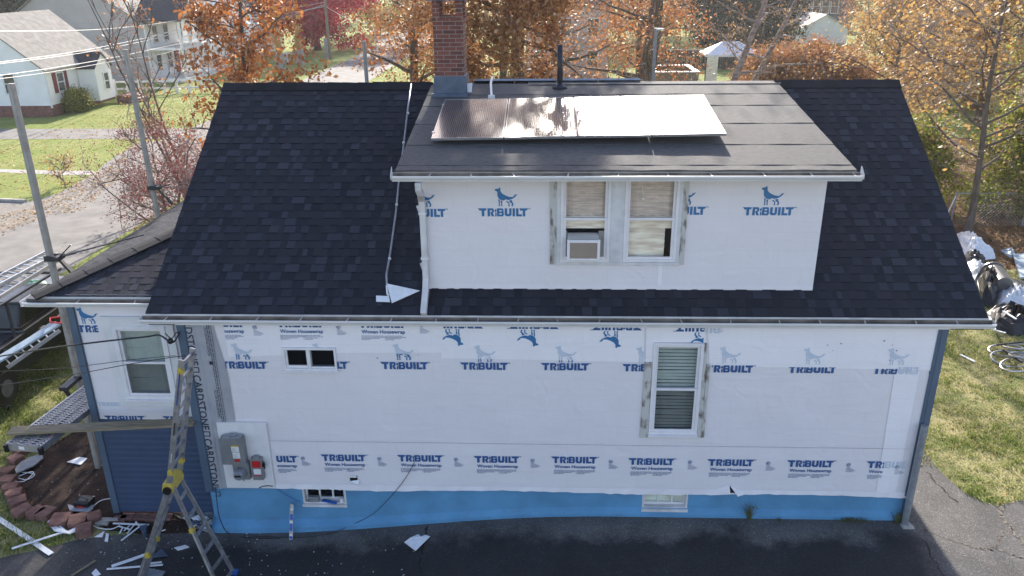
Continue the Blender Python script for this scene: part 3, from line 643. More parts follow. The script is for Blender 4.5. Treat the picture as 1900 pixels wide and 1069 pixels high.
while d < 2.05:      # hip cap pieces
    e = d+.33
    for s in (0, 1):
        o1 = Vector((.13, -.13, 0)) if s == 0 else Vector((-.13, .13, 0)); o1 = o1*.95
        p0 = Vector((WEX+d, WEY+d, WEZ+d*WS+.026)); p1 = Vector((WEX+e, WEY+e, WEZ+e*WS+.016))
        a0 = p0+o1+Vector((0, 0, -.018)); a1 = p1+o1+Vector((0, 0, -.014))
        mb.face([p0, a0, a1, p1] if s == 0 else [p0, p1, a1, a0], random.random())
        mb.face([p0, p0-Vector((0, 0, .04)), a0-Vector((0, 0, .04)), a0])
        mb.face([a0, a0-Vector((0, 0, .03)), a1-Vector((0, 0, .03)), a1])
    d += .30
part(mb, 'hip_cap', M['shingle_cap'], wr)
g_wing = gutter(WEX-.12, RL+.02, WEY-.02, WEZ-.03, ph=.9, rend=False, sp=.95)
mb = MB()   # return gutter along the left eave with mitred corner
mb.box((WEX-.15, WEY-.13, WEZ-.13), (WEX-.005, WEY-.0, WEZ-.128)); mb.box((WEX-.15, WEY-.15, WEZ-.13), (WEX-.142, WEY+.25, WEZ-.025)); part(mb, 'gutter_return', M['white'], g_wing)
# ------------------------------------------------ windows
def dh(parent, h, y, rail=.5, fr=.055, blind='blind', gl='glass', top='blind', sill=True, cas=0, nm='window', inset=.0, nsl=24, open_=0):
    """double-hung window: frame, two sashes, two panes, blind, in world coordinates; y = front of frame"""
    x0, x1, z0, z1 = h
    mb = MB()
    mb.box((x0, y, z0), (x0+fr, y+.12, z1)); mb.box((x1-fr, y, z0), (x1, y+.12, z1)); mb.box((x0+fr, y, z1-fr), (x1-fr, y+.12, z1)); mb.box((x0+fr, y, z0), (x1-fr, y+.12, z0+fr))
    if sill: mb.box((x0-.01, y-.035, z0-.03), (x1+.01, y+.05, z0-.001))
    w_ = part(mb, nm, M['vinyl'], parent, bevel=.004)
    xa, xb = x0+fr, x1-fr; za, zb = z0+fr, z1-fr; zm = za+(zb-za)*rail
    for (p, q, yy, ms) in ((zm-.02, zb, y+.045, top), (za, zm+.02, y+.02, blind)):
        if open_ and yy < y+.04: p2, q2 = p+open_, q
        else: p2, q2 = p, q
        s = MB(); f = .04
        s.box((xa, yy, p2), (xa+f, yy+.03, q2)); s.box((xb-f, yy, p2), (xb, yy+.03, q2)); s.box((xa+f, yy, q2-f), (xb-f, yy+.03, q2)); s.box((xa+f, yy, p2), (xb-f, yy+.03, p2+f))
        so = part(s, 'sash', M['vinyl'], w_)
        g = MB(); g.face([(xa+f, yy+.014, p2+f), (xb-f, yy+.014, p2+f), (xb-f, yy+.014, q2-f), (xa+f, yy+.014, q2-f)]); part(g, 'pane', M['glass_s' if (gl == 'glass' and yy < y+.04) else gl], w_)
    bl = MB(); bl.box((xa, y+.55, za), (xb, y+.57, zb))
    for X in (xa, xb): bl.face([(X, y+.12, za), (X, y+.55, za), (X, y+.55, zb), (X, y+.12, zb)])
    bl.face([(xa, y+.12, zb), (xb, y+.12, zb), (xb, y+.55, zb), (xa, y+.55, zb)]); bl.face([(xa, y+.12, za), (xb, y+.12, za), (xb, y+.55, za), (xa, y+.55, za)])
    part(bl, 'room_interior', M['dark'], w_)
    return w_, (xa, xb, za, zb, zm)
def slats(w_, y, xa, xb, za, zb, n, tilt=.5, m='blind', gap=.0):
    b = MB(); st_ = (zb-za)/n
    for i in range(n):
        z = za+st_*(i+.5); dz = st_*.5*tilt+.001; j = random.uniform(-.15, .15)*st_
        b.face([(xa+.01, y, z-dz+j), (xb-.01, y, z-dz), (xb-.01, y+.022, z+dz), (xa+.01, y+.022, z+dz+j)])
    for X in (xa+(xb-xa)*.2, xa+(xb-xa)*.8): b.bar((X, y-.002, za), (X, y-.002, zb), .004, .004)
    part(b, 'blind', M[m], w_)
w1, q = dh(house, WIN_R, -.045, .5, fr=.05); slats(w1, .08, q[0], q[1], q[2]+.0, q[3], 26, .62); tag(w1, 'tall double hung window with slatted blinds')
mb = MB()       # old flaking trim boards left on the wall beside it
for P in (((1197, 672), (1210, 672), (1202, 812), (1187, 811)), ((1304, 637), (1312, 637), (1302, 812), (1293, 811)), ((1311, 676), (1318, 676), (1306, 811), (1302, 811))):
    pts = [wx(*p, -.02) for p in P]; mb = MB(); mb.ext([(p[0], -.034, p[1]) for p in pts], (0, .03, 0)); part(mb, 'old_trim_board', M['wood_trim'], w1)
w2, q = None, None
x0, x1, z0, z1 = WIN_S; mb = MB(); f = .035; y = -.04; xm = (x0+x1)/2-.01
for a, b, c_, d_ in ((x0, x0+f, z0, z1), (x1-f, x1, z0, z1), (x0+f, x1-f, z1-f, z1), (x0+f, x1-f, z0, z0+f), (xm-.025, xm+.025, z0+f, z1-f)): mb.box((a, y, c_), (b, y+.1, d_))
mb.box((x0-.02, y-.02, z0-.025), (x1+.02, y+.03, z0-.001)); w2 = part(mb, 'window', M['vinyl'], bevel=.004); tag(w2, 'small horizontal sliding window with dark panes')
mb = MB(); mb.box((x0+f, y+.04, z0+f), (x0+f+.035, y+.06, z1-f)); mb.box((x0+f+.035, y+.04, z0+f), (xm-.025, y+.06, z0+f+.04)); mb.box((xm-.05, y+.04, z0+f+.04), (xm-.025, y+.06, z1-f)); mb.box((xm+.025, y+.03, z0+f), (x1-f, y+.05, z0+f+.025)); part(mb, 'sash', M['vinyl'], w2)
for a, b in ((x0+f, xm-.026), (xm+.026, x1-f)):
    mb = MB(); mb.face([(a, y+.07, z0+f), (b, y+.07, z0+f), (b, y+.07, z1-f), (a, y+.07, z1-f)]); part(mb, 'pane', M['glass_d'], w2)
mb = MB(); mb.box((x0+.02, .14, z0+.02), (x1-.02, .5, z1-.02)); part(mb, 'room_interior', M['dark'], w2)
# wing window with wide casing
cx0, cx1, cz0, cz1 = rect_px((183, 587), (352, 765), WWY, (332, 590), (214, 765))
w3, q = dh(house, WIN_W, WWY-.06, .5, fr=.07, sill=True); slats(w3, WWY+.06, q[0], q[1], q[2], q[3], 26, .8); tag(w3, 'wide cased window with sheer blinds on the left wing')
x0, x1, z0, z1 = WIN_W; mb = MB(); a_ = .14
mb.box((x0-a_, WWY-.045, z0-.16), (x0, WWY-.002, z1+.14)); mb.box((x1, WWY-.045, z0-.16), (min(x1+a_, WXR-.01), WWY-.002, z1+.14)); mb.box((x0, WWY-.045, z1), (x1, WWY-.002, z1+.14)); mb.box((x0, WWY-.045, z0-.16), (x1, WWY-.002, z0-.032))
mb.box((x0-a_-.02, WWY-.065, z1+.14), (min(x1+a_, WXR-.01), WWY-.002, z1+.165)); part(mb, 'casing', M['white'], w3, bevel=.006)
# dormer pair
x0, x1, z0, z1 = DW_1[0], DW_2[1], DW_1[2], 6.02
wins = []
for i, h in enumerate((DW_1, DW_2)):
    w_, q = dh(house, h, DWY-.05, .5, fr=.045, sill=False, gl='glass_c', open_=(0.0)); wins.append((w_, q))
    xa, xb, za, zb, zm = q
    b = MB(); n = 9
    for k in range(n):
        a0, a1 = xa+(xb-xa)*k/n, xa+(xb-xa)*(k+1)/n; d0 = .1+.02*(k % 2); d1 = .1+.02*((k+1) % 2)
        b.face([(a0, DWY+d0, zm+.02), (a1, DWY+d1, zm+.02), (a1, DWY+d1, zb), (a0, DWY+d0, zb)])
    part(b, 'curtain', M['curtain'], w_)
    b = MB(); b.face([(xa, DWY+.09, zm-.16), (xb, DWY+.09, zm-.16), (xb, DWY+.10, zm+.02), (xa, DWY+.10, zm+.02)]); b.bar((xa, DWY+.088, zm-.17), (xb, DWY+.088, zm-.17), .02, .02)
    part(b, 'roller_shade', M['cream'], w_)
    tag(w_, ('dormer window holding the air conditioner', 'dormer window with a pale pleated shade')[i])
b = MB(); xa, xb, za, zb, zm = wins[1][1]
b.face([(xa+.02, DWY+.11, za), (xb-.12, DWY+.12, za), (xb-.12, DWY+.12, zm-.17), (xa+.02, DWY+.11, zm-.17)])
for k in range(5): z_ = za+.05+k*.09; b.face([(xa+.02, DWY+.104, z_), (xb-.12, DWY+.11, z_+.01), (xb-.12, DWY+.106, z_+.05), (xa+.02, DWY+.1, z_+.045)])
part(b, 'curtain', M['cream'], wins[1][0])
bl = MB(); cxb = xa+(xb-xa)*.33; bl.ball((cxb, DWY+.07, zm+.30), .028, 10, 8); bl.tube([(cxb, DWY+.07, zm+.33), (cxb-.02, DWY+.07, zm+.5)], .006, 5)
M['bulb'] = mat('glass_bulb', (.8, .8, .75), .05, .02, spec=1); part(bl, 'light_bulb', M['bulb'], wins[1][0])
mb = MB()   # mullion, jambs, sill between the pair
mb.box((DW_1[1]+.001, DWY-.045, z0-.0), (DW_2[0]-.001, DWY-.001, z1)); mb.box((DW_1[0]-.06, DWY-.045, z0-.05), (DW_2[1]+.06, DWY-.001, z0-.001))
mb.box((DW_1[0]-.06, DWY-.045, z0), (DW_1[0]-.001, DWY-.001, z1)); mb.box((DW_2[1]+.001, DWY-.045, z0), (DW_2[1]+.05, DWY-.001, z1))
M['greytrim'] = mat('pale_blue_grey_trim', (.63, .63, .63), .5, .08); part(mb, 'mullion', M['greytrim'], wins[0][0], bevel=.004)
mb = MB(); mb.box((DW_1[0]-.16, DWY-.04, z0-.04), (DW_1[0]-.061, DWY-.001, z1)); part(mb, 'old_trim_board', M['wood_trim'], wins[0][0]); mb = MB(); mb.box((DW_2[1]+.051, DWY-.04, z0-.04), (DW_2[1]+.135, DWY-.001, z1)); part(mb, 'old_trim_board', M['wood_trim'], wins[1][0])
# basement windows
for i, h in enumerate((BAS_L, BAS_R)):
    x0, x1, z0, z1 = h; mb = MB(); y = .10; f = .035
    mb.box((x0, .036, z0-.01), (x1, .2, z0+.045)); mb.box((x0, .03, z0+.045), (x0+.035, .2, z1+.02)); mb.box((x1-.035, .03, z0+.045), (x1, .2, z1+.02))
    mb.box((x0-.01, -.01, z0-.03), (x1+.01, .034, z0+.02))
    w_ = part(mb, 'window', M['white_dirty']); tag(w_, ('basement window with a dark interior', 'basement window with a beige shade')[i])
    s = MB(); zb_ = z0+.09
    s.box((x0+.036, y+.02, z0+.045), (x1-.036, y+.05, zb_)); 
    for X in (x0+.036, x0+(x1-x0)*.345, x0+(x1-x0)*.65, x1-.066): s.box((X, y+.02, zb_), (X+.03, y+.05, z1+.01))
    part(s, 'sash', M['white'], w_)
    g = MB(); g.face([(x0+.03, y+.045, z0+.05), (x1-.03, y+.045, z0+.05), (x1-.03, y+.045, z1), (x0+.03, y+.045, z1)]); part(g, 'pane', M['glass_d' if i == 0 else 'glass'], w_)
    g = MB(); g.face([(x0, .155, z0), (x1, .155, z0), (x1, .155, z1+.1), (x0, .155, z1+.1)]); part(g, 'shade', M['dark' if i == 0 else 'cream'], w_)
# ------------------------------------------------ downspout, chimney, vent, pipes
mb = MB(); dx, _ = wx(786, 430, DWY-.08); d0 = wx(776, 345, DEY-.1)[0]
zr = zroof(DWY)
mb.tube([(d0, DEY-.09, DEZ-.15), (d0, DEY-.09, DEZ-.26), (d0+.02, DEY-.05, DEZ-.33), (dx-.01, DWY-.09, DEZ-.50), (dx, DWY-.07, DEZ-.60), (dx, DWY-.07, zr+.40), (dx, DWY-.08, zr+.22), (dx-.0, DWY-.16, zr+.08), (dx-.01, EY+.06, EZ+.12), (dx-.01, EY-.045, EZ+.03)], .068, 4)
ds = part(mb, 'downspout', M['white_dirty'], bevel=.012)
mb = MB()
for z in (DEZ-.75, zr+.55): mb = MB(); mb.box((dx-.06, DWY-.13, z), (dx+.06, DWY-.01, z+.03)); part(mb, 'strap', M['white'], ds)
CY = 3.8; cx0 = wx(806, 160, CY)[0]; cx1 = wx(864, 160, CY)[0]; cz = droof(CY)-.1; cztop = wx(830, 38, CY)[1]; czo = wx(830, 27, CY)[1]; capz = wx(830, 1, CY)[1]
mb = MB(); mb.box((cx0+.02, CY, cz), (cx1-.02, CY+.62, cztop)); mb.box((cx0, CY-.02, cztop-.002), (cx1, CY+.64, cztop+.03))
for a in (cx0+.02, cx1-.02-.13):
    for b in (CY+.0, CY+.49): mb.box((a, b, cztop+.03), (a+.13, b+.13, capz-.001))
mb.box((cx0+.15, CY+.06, cztop+.03), (cx1-.15, CY+.3, cztop+.09))
mb.off = (0, 0, cz)
ch = mb.build('chimney', M['brick'], roof); ch.location = (0, 0, cz); inv(ch)
mb = MB(); mb.box((cx0-.07, CY-.09, capz), (cx1+.07, CY+.71, capz+.09)); part(mb, 'chimney_cap', M['lead'], roof)
mb = MB(); zb1 = wx(835, 142, CY-.03)[1]
mb.box((cx0-.005, CY-.03, cz-.1), (cx1+.005, CY+.66, zb1)); mb.box((cx0-.04, CY-.16, droof(CY-.1)-.02), (cx1+.04, CY-.03, droof(CY-.1)+.05)); part(mb, 'chimney_flashing', M['lead'], roof)
mb = MB(); mb.ext([(cx1+.02, CY+.1, droof(CY)+.0), (cx1+.1, CY+.1, droof(CY)+.02), (cx1+.12, CY+.14, droof(CY)+.2), (cx1+.02, CY+.14, droof(CY)+.19)], (0, .01, 0)); part(mb, 'loose_flashing', M['sheet'], roof)
vx, vz = wx(1039, 158, 4.2); vt = wx(1038, 83, 4.2)[1]
mb = MB(); mb.tube([(vx, 4.2, droof(4.2)-.05), (vx-.01, 4.2, vt)], .055, 14); mb.tube([(vx, 4.2, droof(4.2)), (vx, 4.2, droof(4.2)+.05), (vx, 4.2, droof(4.2)+.1)], [.16, .085, .06], 14); part(mb, 'vent_pipe', M['steel_dark'], roof, smooth=True)
mb = MB(); P = [wx(913, 152, 4.35), wx(911, 182, 3.4)]
mb.tube([(P[0][0], 4.4, droof(4.4)+.16), (P[0][0]-.01, 4.1, droof(4.1)+.12), (P[1][0], 3.55, droof(3.55)+.05)], .022, 8); mb.box((P[1][0]-.06, 3.5, droof(3.5)+.01), (P[1][0]+.06, 3.58, droof(3.5)+.07)); part(mb, 'conduit', M['white'], roof)
# conduit lying down the main slope left of the dormer
mb = MB()
def onroof(px, py, h):
    o = Vector((0, EY, EZ)); nn = Vector(nm_); d = Vector(ray(px, py)); return Vector(CAM)+d*(((o-Vector(CAM)).dot(nn)+h)/d.dot(nn))
pts = [onroof(x, y, .06) for x, y in ((763, 156), (757, 200), (750, 262), (741, 330), (734, 400), (724, 470), (717, 510), (718, 530))]
mb.tube(pts, .018, 8); c_ = part(mb, 'conduit', M['alu'], roof, smooth=True)
mb = MB()
for x, y in ((757, 210), (749, 265), (736, 380), (723, 480)): mb.ball(onroof(x, y, .06), .028, 8, 6)
part(mb, 'conduit_strap', M['white'], roof)
mb = MB(); A = [onroof(*p) for p in ((718, 527, .12), (779, 541, .05), (727, 563, .03), (724, 532, .1))]
mb.ext([onroof(718, 527, .10), onroof(779, 540, .05), onroof(727, 563, .05)], Vector(nm_)*.012)
mb.ext([onroof(698, 549, .03), onroof(722, 550, .03), onroof(724, 561, .03), onroof(698, 560, .03)], Vector(nm_)*.008)
mb.tube([onroof(718, 530, .05), onroof(719, 545, .04), onroof(722, 549, .04)], .02, 8)
part(mb, 'kickout_flashing', M['sheet'], roof)
# patches of pale scuff by the dormer corner
# ---------------------------------------------------------------- printed marks on the housewrap
# wordmark letters, unit height, drawn as non-overlapping polygons
WM = [
 [(-.12, 1), (.98, 1), (.9, .72), (.70, .72), (.70, 0), (.38, 0), (.38, .72), (.10, .72), (.06, .86)],
 [(1.08, 0), (1.38, 0), (1.38, 1), (1.08, 1)], [(1.38, 1), (1.38, .76), (1.62, .76), (1.82, .9), (1.72, 1)], [(1.62, .76), (1.60, .55), (1.84, .55), (1.86, .8), (1.82, .9)],
 [(1.44, .55), (1.84, .55), (1.70, .38), (1.44, .38)], [(1.44, .38), (1.70, .38), (1.9, 0), (1.58, 0)],
 [(1.92, .68), (2.06, .95), (2.16, .8), (2.16, .62), (2.06, .5)], [(1.98, 0), (2.16, 0), (2.16, .46), (2.02, .46)],
 [(2.22, 0), (2.5, 0), (2.5, 1), (2.22, 1)], [(2.5, 1), (2.5, .78), (2.8, .78), (2.98, .9), (2.88, 1)], [(2.8, .78), (2.74, .6), (3.0, .55), (2.98, .9)],
 [(2.5, .6), (2.74, .6), (3.0, .55), (2.86, .42), (2.5, .42)], [(2.86, .42), (3.0, .55), (3.05, .3), (2.96, .02), (2.78, .22), (2.78, .42)], [(2.5, 0), (2.9, 0), (2.96, .02), (2.78, .22), (2.5, .22)],
 [(3.14, 1), (3.44, 1), (3.44, .3), (3.3, .02), (3.14, .22)], [(3.44, .3), (3.68, .3), (3.8, .02), (3.3, .02)], [(3.68, .3), (3.68, 1), (3.96, 1), (3.96, .22), (3.8, .02)],
 [(4.08, 0), (4.37, 0), (4.37, 1), (4.08, 1)],
 [(4.5, 0), (4.79, 0), (4.79, 1), (4.5, 1)], [(4.79, 0), (5.2, 0), (5.2, .26), (4.79, .26)],
 [(4.9, 1), (5.95, 1), (5.78, .74), (5.68, .72), (5.6, .72), (5.6, 0), (5.3, 0), (5.3, .72), (4.98, .72)]]
# dog: body and separate legs, about 1.5 wide by 1.25 high, origin at lower left
def dq(*p): return [((x-765)/100, (296-y)/100) for x, y in p]
DOG = [dq((766, 180), (770, 190), (783, 196), (784, 224), (791, 240), (806, 252), (824, 256), (838, 248), (854, 252), (868, 250), (880, 245), (892, 239), (904, 228), (915, 212), (898, 217), (886, 232), (862, 231), (838, 222), (815, 208), (804, 192), (804, 173), (795, 166), (792, 176), (782, 176)),
       dq((789, 244), (799, 251), (799, 286), (801, 294), (789, 294), (793, 284)), dq((804, 256), (816, 258), (814, 284), (817, 294), (806, 294), (809, 286)),
       dq((838, 258), (852, 262), (864, 272), (862, 284), (866, 294), (854, 294), (857, 276), (846, 268)), dq((858, 257), (880, 252), (880, 264), (889, 276), (886, 294), (874, 294), (880, 280), (868, 268))]
def text_tris(body, size=1.0):
    cu = bpy.data.curves.new('t', 'FONT'); cu.body = body; cu.size = size; cu.resolution_u = 2; cu.offset = .02 if body[0] == 'W' else .008
    o = bpy.data.objects.new('t', cu); COL.objects.link(o); bpy.context.view_layer.update()
    me = bpy.data.meshes.new_from_object(o.evaluated_get(bpy.context.evaluated_depsgraph_get()))
    me.calc_loop_triangles(); Vv = [tuple(v.co[:2]) for v in me.vertices]; T = [tuple(t.vertices) for t in me.loop_triangles]
    bpy.data.objects.remove(o); bpy.data.curves.remove(cu); bpy.data.meshes.remove(me)
    wdt = max(v[0] for v in Vv) if Vv else 0
    return Vv, T, wdt
TT = {k: text_tris(k) for k in ('Woven Housewrap', 'CARDSTONE', 'ICC-ES EVALUATION', 'TM')}
class Ink:
    """flat print on the plane y, clipped to [xa,xb]x[za,zb]"""
    def __init__(s, y): s.y = y; s.mb = MB()
    def poly(s, P, ox, oz, sc, flip=False, clip=None, mi=0, sx=1.0):
        pts = [(ox+(-x if flip else x)*sc*sx, oz+(-z if flip else z)*sc) for x, z in P]
        if clip: pts = clip_poly(pts, clip)
        if len(pts) < 3: return
        s.mb.mi = mi; s.mb.face([(x, s.y, z) for x, z in pts])
    def text(s, key, ox, oz, h, flip=False, clip=None, mi=0, rot=0):
        Vv, T, wd = TT[key]; c, n = math.cos(rot), math.sin(rot)
        for t in T:
            P = [(Vv[i][0]*c-Vv[i][1]*n, Vv[i][0]*n+Vv[i][1]*c) for i in t]; s.poly(P, ox, oz, h, flip, clip, mi)
def clip_poly(P, c):
    for ax, lim, sg in ((0, c[0], 1), (0, c[1], -1), (1, c[2], 1), (1, c[3], -1)):
        out = []
        for i in range(len(P)):
            a, b = P[i-1], P[i]; ia = (a[ax]-lim)*sg >= 0; ib = (b[ax]-lim)*sg >= 0
            if ia != ib:
                t = (lim-a[ax])/(b[ax]-a[ax]); out.append((a[0]+(b[0]-a[0])*t, a[1]+(b[1]-a[1])*t))
            if ib: out.append(b)
        P = out
        if not P: return []
    return P
def clipx(px, x0=None, x1=None, z0=None, z1=None): return (x0 if x0 is not None else -99, x1 if x1 is not None else 99, z0 if z0 is not None else -99, z1 if z1 is not None else 99)
NOC = (-99, 99, -99, 99)
ink = Ink(-.0135)          # everything on the main wall, in front of all sheets
LS = .130                  # letter height
LW = 5.83
def mark(ink, cx, cz, s=LS, flip=False, clip=NOC, mi=0, sx=1.0):
    q = -1 if flip else 1
    for P in WM: ink.poly(P, cx-q*LW/2*s*sx, cz-q*s/2, s, flip, clip, mi, sx)
    ink.text('TM', cx+q*(LW/2+.06)*s*sx, cz+q*s*.38, s*.22, flip, clip, mi)
def dog(ink, cx, z0, s=.235, flip=False, clip=NOC, mi=1):
    q = -1 if flip else 1
    for P in DOG: ink.poly(P, cx-q*.75*s, z0, s, flip, clip, mi)
def fine(ink, x, z, clip=NOC, w=1.0, mi=3):
    rg = random.Random(int(x*100))
    for r in range(4):
        X = x
        L_ = w*(.52, .55, .4, .2)[r]
        for col_, (a, b) in enumerate(((0, L_), (w*.58, w*.58+L_*.75))):
            X = x+a
            while X < x+b:
                q = rg.uniform(.02, .06); ink.poly([(0, 0), (q, 0), (q, .010), (0, .010)], X, z-r*.022, 1, False, clip, mi); X += q+.009
    ink.poly([(0, 0), (.004, 0), (.004, .08), (0, .08)], x+w*.555, z-.07, 1, False, clip, mi)
def emblem(ink, x, z, clip=NOC, mi=2):
    for k in range(10):
        a, b = 2*math.pi*k/10, 2*math.pi*(k+.86)/10; r0, r1 = .028, .036
        ink.poly([(r0*math.cos(a), r0*math.sin(a)), (r1*math.cos(a), r1*math.sin(a)), (r1*math.cos(b), r1*math.sin(b)), (r0*math.cos(b), r0*math.sin(b))], x, z, 1, False, clip, mi)
    ink.poly([(-.016, -.018), (.004, -.018), (.004, -.008), (-.006, -.008), (-.006, .018), (-.016, .018)], x, z, 1, False, clip, mi)
    ink.poly([(.006, -.004), (.018, -.004), (.018, .016), (.006, .016)], x, z, 1, False, clip, mi)
    rg = random.Random(int(x*77))
    for r in range(5):
        L_ = (.06, .10, .14, .16, .12)[r]; ink.poly([(0, 0), (L_, 0), (L_, .007), (0, .007)], x-.03, z-.056-r*.021, 1, False, clip, 3)
def block(ink, cx, cz, clip=NOC, flip=False, mi=0, mi2=0, mif=3):
    mark(ink, cx, cz, clip=clip, flip=flip, mi=mi)
    ink.text('Woven Housewrap', cx-.33, cz-.165, .088, False, clip, mi2)
    fine(ink, cx-.34, cz-.215, clip, .68, mif)
fx0 = wx(511, 855)[0]; edge_r = wx(1640, 860)[0]
bot = [(517-7, 851), (637, 849), (779, 850), (921, 852), (1065, 853), (1208, 856), (1355, 858), (1503, 860), (1651, 862)]
for i, p in enumerate(bot):
    x, z = wx(*p); c = NOC
    if i == 0: c = (fx0+.02, 99, -99, 99)
    if i == 8:
        xe = wx(1640, 860)[0]; block(ink, x, z, (-99, xe, -99, 99)); mark(ink, x, z, clip=(xe+.002, wx(1680, 860)[0], -99, 99), mi=4); continue
    block(ink, x, z, c)
for p in ((562, 850), (704, 851), (846, 852), (988, 854), (1133, 856), (1280, 857), (1425, 859), (1574, 862), (1664, 866)):
    emblem(ink, *wx(*p))
xf = wx(419, 680)[0]
mid = [(452, 677), (602, 677), (750, 678), (898, 679), (1048, 680), (1199, 682), (1352, 684), (1506, 685), (1663, 687)]
for i, p in enumerate(mid):
    x, z = wx(*p); c = NOC
    if i == 0: c = (xf, 99, -99, 99)
    if i == 1: c = (wx(624, 680)[0], 99, -99, 99)
    if i == 5: c = (-99, wx(1195, 680)[0], -99, 99)
    if i == 6: c = (wx(1320, 684)[0], 99, -99, 99)
    if i == 7: c = (-99, 99, -99, wx(1506, 681)[1])
    if i == 8:
        xe = wx(1664, 687)[0]; mark(ink, x, z, clip=(-99, xe, -99, wx(1650, 684)[1])); mark(ink, x, z, clip=(xe, wx(1703, 687)[0], -99, 99), mi=4)
        xx = wx(1731, 688)[0]; ink.poly([(0, 0), (.1, 0), (.1, .05), (0, .05)], xx-.06, z-.06, 1); continue
    mark(ink, x, z, clip=c)
for p, sp in (((452, 667), 657), ((750, 668), 656), ((900, 671), 666), ((1050, 672), 668)):
    x, z = wx(*p); zs = wx(p[0], sp)[1]
    dog(ink, x, z, clip=(xf if p[0] < 500 else -99, 99, -99, zs)); dog(ink, x, z, clip=(-99, 99, zs, 99), mi=4)
for p in ((602, 667), (1199, 674), (1353, 674), (1508, 676), (1663, 677)):
    x, z = wx(*p); cl = (-99, wx(1194, 660)[0], -99, 99) if p[0] == 1199 else ((-99, 99, wx(600, 645)[1], 99) if p[0] == 602 else NOC)
    dog(ink, x, z, mi=4, clip=cl)
zg = EZ-.06
for p in ((409, 599.5), (556, 600), (708, 601)):
    x, z = wx(*p); block(ink, x, z, (wx(416, 610)[0], 99, -99, zg))
for p in ((473, 607), (628, 606), (782, 603)): emblem(ink, *wx(*p), clip=(-99, 99, -99, zg))
zi = wx(900, 604)[1]
for i, p in enumerate(((851, 602), (991, 603), (1145, 605.5), (1300, 608))):
    x, z = wx(*p); c = [(wx(821, 610)[0], 99, -99, zg), (-99, 99, -99, zg), (-99, 99, -99, zg), (-99, wx(1307, 610)[0], -99, zg)][i]
    mark(ink, x, z, flip=True, clip=c); xd, zd = wx(p[0]-12+(14 if i == 3 else 0), p[1]+8)
    dog(ink, xd, zd, flip=True, clip=c)
x, z = wx(1325, 611); mark(ink, x, z, flip=True, clip=(wx(1311, 610)[0], wx(1342, 610)[0], -99, zg), mi=4)
for px, py in ((1535, 640), (1545, 650), (1560, 637), (1640, 632), (1655, 640), (1663, 650), (1650, 668), (700, 664), (776, 658), (1491, 690)):
    x, z = wx(px, py); s_ = random.uniform(.008, .02); ink.poly([(-s_, 0), (0, s_), (s_*1.3, 0), (0, -s_)], x, z, 1, mi=5)
# seam line near the bottom
for k in range(24):
    x0 = WL+.95+k*.46; sa, sb = wx(600, 819), wx(1700, 833); z = sa[1]+(sb[1]-sa[1])*(x0-sa[0])/(sb[0]-sa[0]); ink.poly([(0, 0), (.46, 0), (.46, .007), (0, .007)], x0, z, 1, mi=6)
M['smudge'] = mat('dirt_smudge', (.4, .3, .25), .9); M['seam'] = mat('seam_line', (.5, .47, .5), .8)
part(ink.mb, 'printed_marks', [M['ink'], M['ink_dog'], M['ink'], M['ink_grey'], M['ink_faint'], M['smudge'], M['seam']], fwall)
# felt strip lettering, running down
fk = Ink(-.034)
def word(x, ztop, h, key='CARDSTONE', sz=1.0):
    Vv, T, wd = TT[key]
    for t in T:
        P = [(Vv[i][1]*sz, -Vv[i][0]) for i in t]; fk.poly(P, x, ztop, h, False, (WL+.12, 99, WB-.02, EZ-.02))
hh = .18
wd_ = TT['CARDSTONE'][2]*hh
for k in range(4): word(WL+.105, EZ+.12-k*(wd_+.17), hh, sz=1.0)
for k in range(3): fk.poly([(0, 0), (.11, 0), (.11, -.10), (0, -.10), (0, -.085), (.095, -.085), (.095, -.015), (0, -.015)], WL+.12, EZ+.09-wd_-k*(wd_+.17), 1)
for k in range(3): word(WL+.42, EZ-.25-k*1.15, .055, 'ICC-ES EVALUATION', 1)
fk.poly([(0, 0), (.05, 0), (.05, .06), (0, .06)], WL+.42, EZ-.92, 1)
for xx in (.47, .50):
    z = EZ-.1
    while z > WB+.1:
        q = random.uniform(.03, .09); fk.poly([(0, 0), (.011, 0), (.011, -q), (0, -q)], WL+xx, z, 1); z -= q+.015
fk.poly([(0, 0), (.006, 0), (.006, -3.1), (0, -3.1)], WL+.535, EZ-.05, 1)
part(fk.mb, 'printed_marks', M['ink_black'], felt)
# dormer marks
dk = Ink(DWY-.006)
for p, c in (((781, 395), (wx(788, 395, DWY)[0], 99, -99, 99)), ((933, 394), NOC), ((1262, 391), (DW_2[1]+.1, 99, -99, 99)), ((1425, 392), NOC)):
    x, z = wx(*p, DWY); mark(dk, x, z, clip=c, mi=1); x, z = wx(p[0]+6, p[1]-11, DWY); dog(dk, x, z, clip=c)
part(dk.mb, 'printed_marks', [M['ink'], M['ink_dog']], dormer)
# wing marks
wk_ = Ink(WWY-.006)
x, z = wx(178, 610, WWY); c = (WXL+.12, wx(180, 600, WWY)[0], -99, 99); mark(wk_, x+.06, z, clip=c); x, z = wx(166, 601, WWY); dog(wk_, x, z, clip=(WXL+.12, wx(182, 590, WWY)[0], -99, 99))
for k in range(2): mark(wk_, WXL+.55+k*1.05, 1.63, s=.12, clip=(-99, 99, 1.62, 99))
x, z = wx(205, 750, WWY); mark(wk_, x, z, clip=(-99, 99, -99, 99), mi=2, s=.08)
part(wk_.mb, 'printed_marks', [M['ink'], M['ink_dog'], M['ink_faint']], wingw)
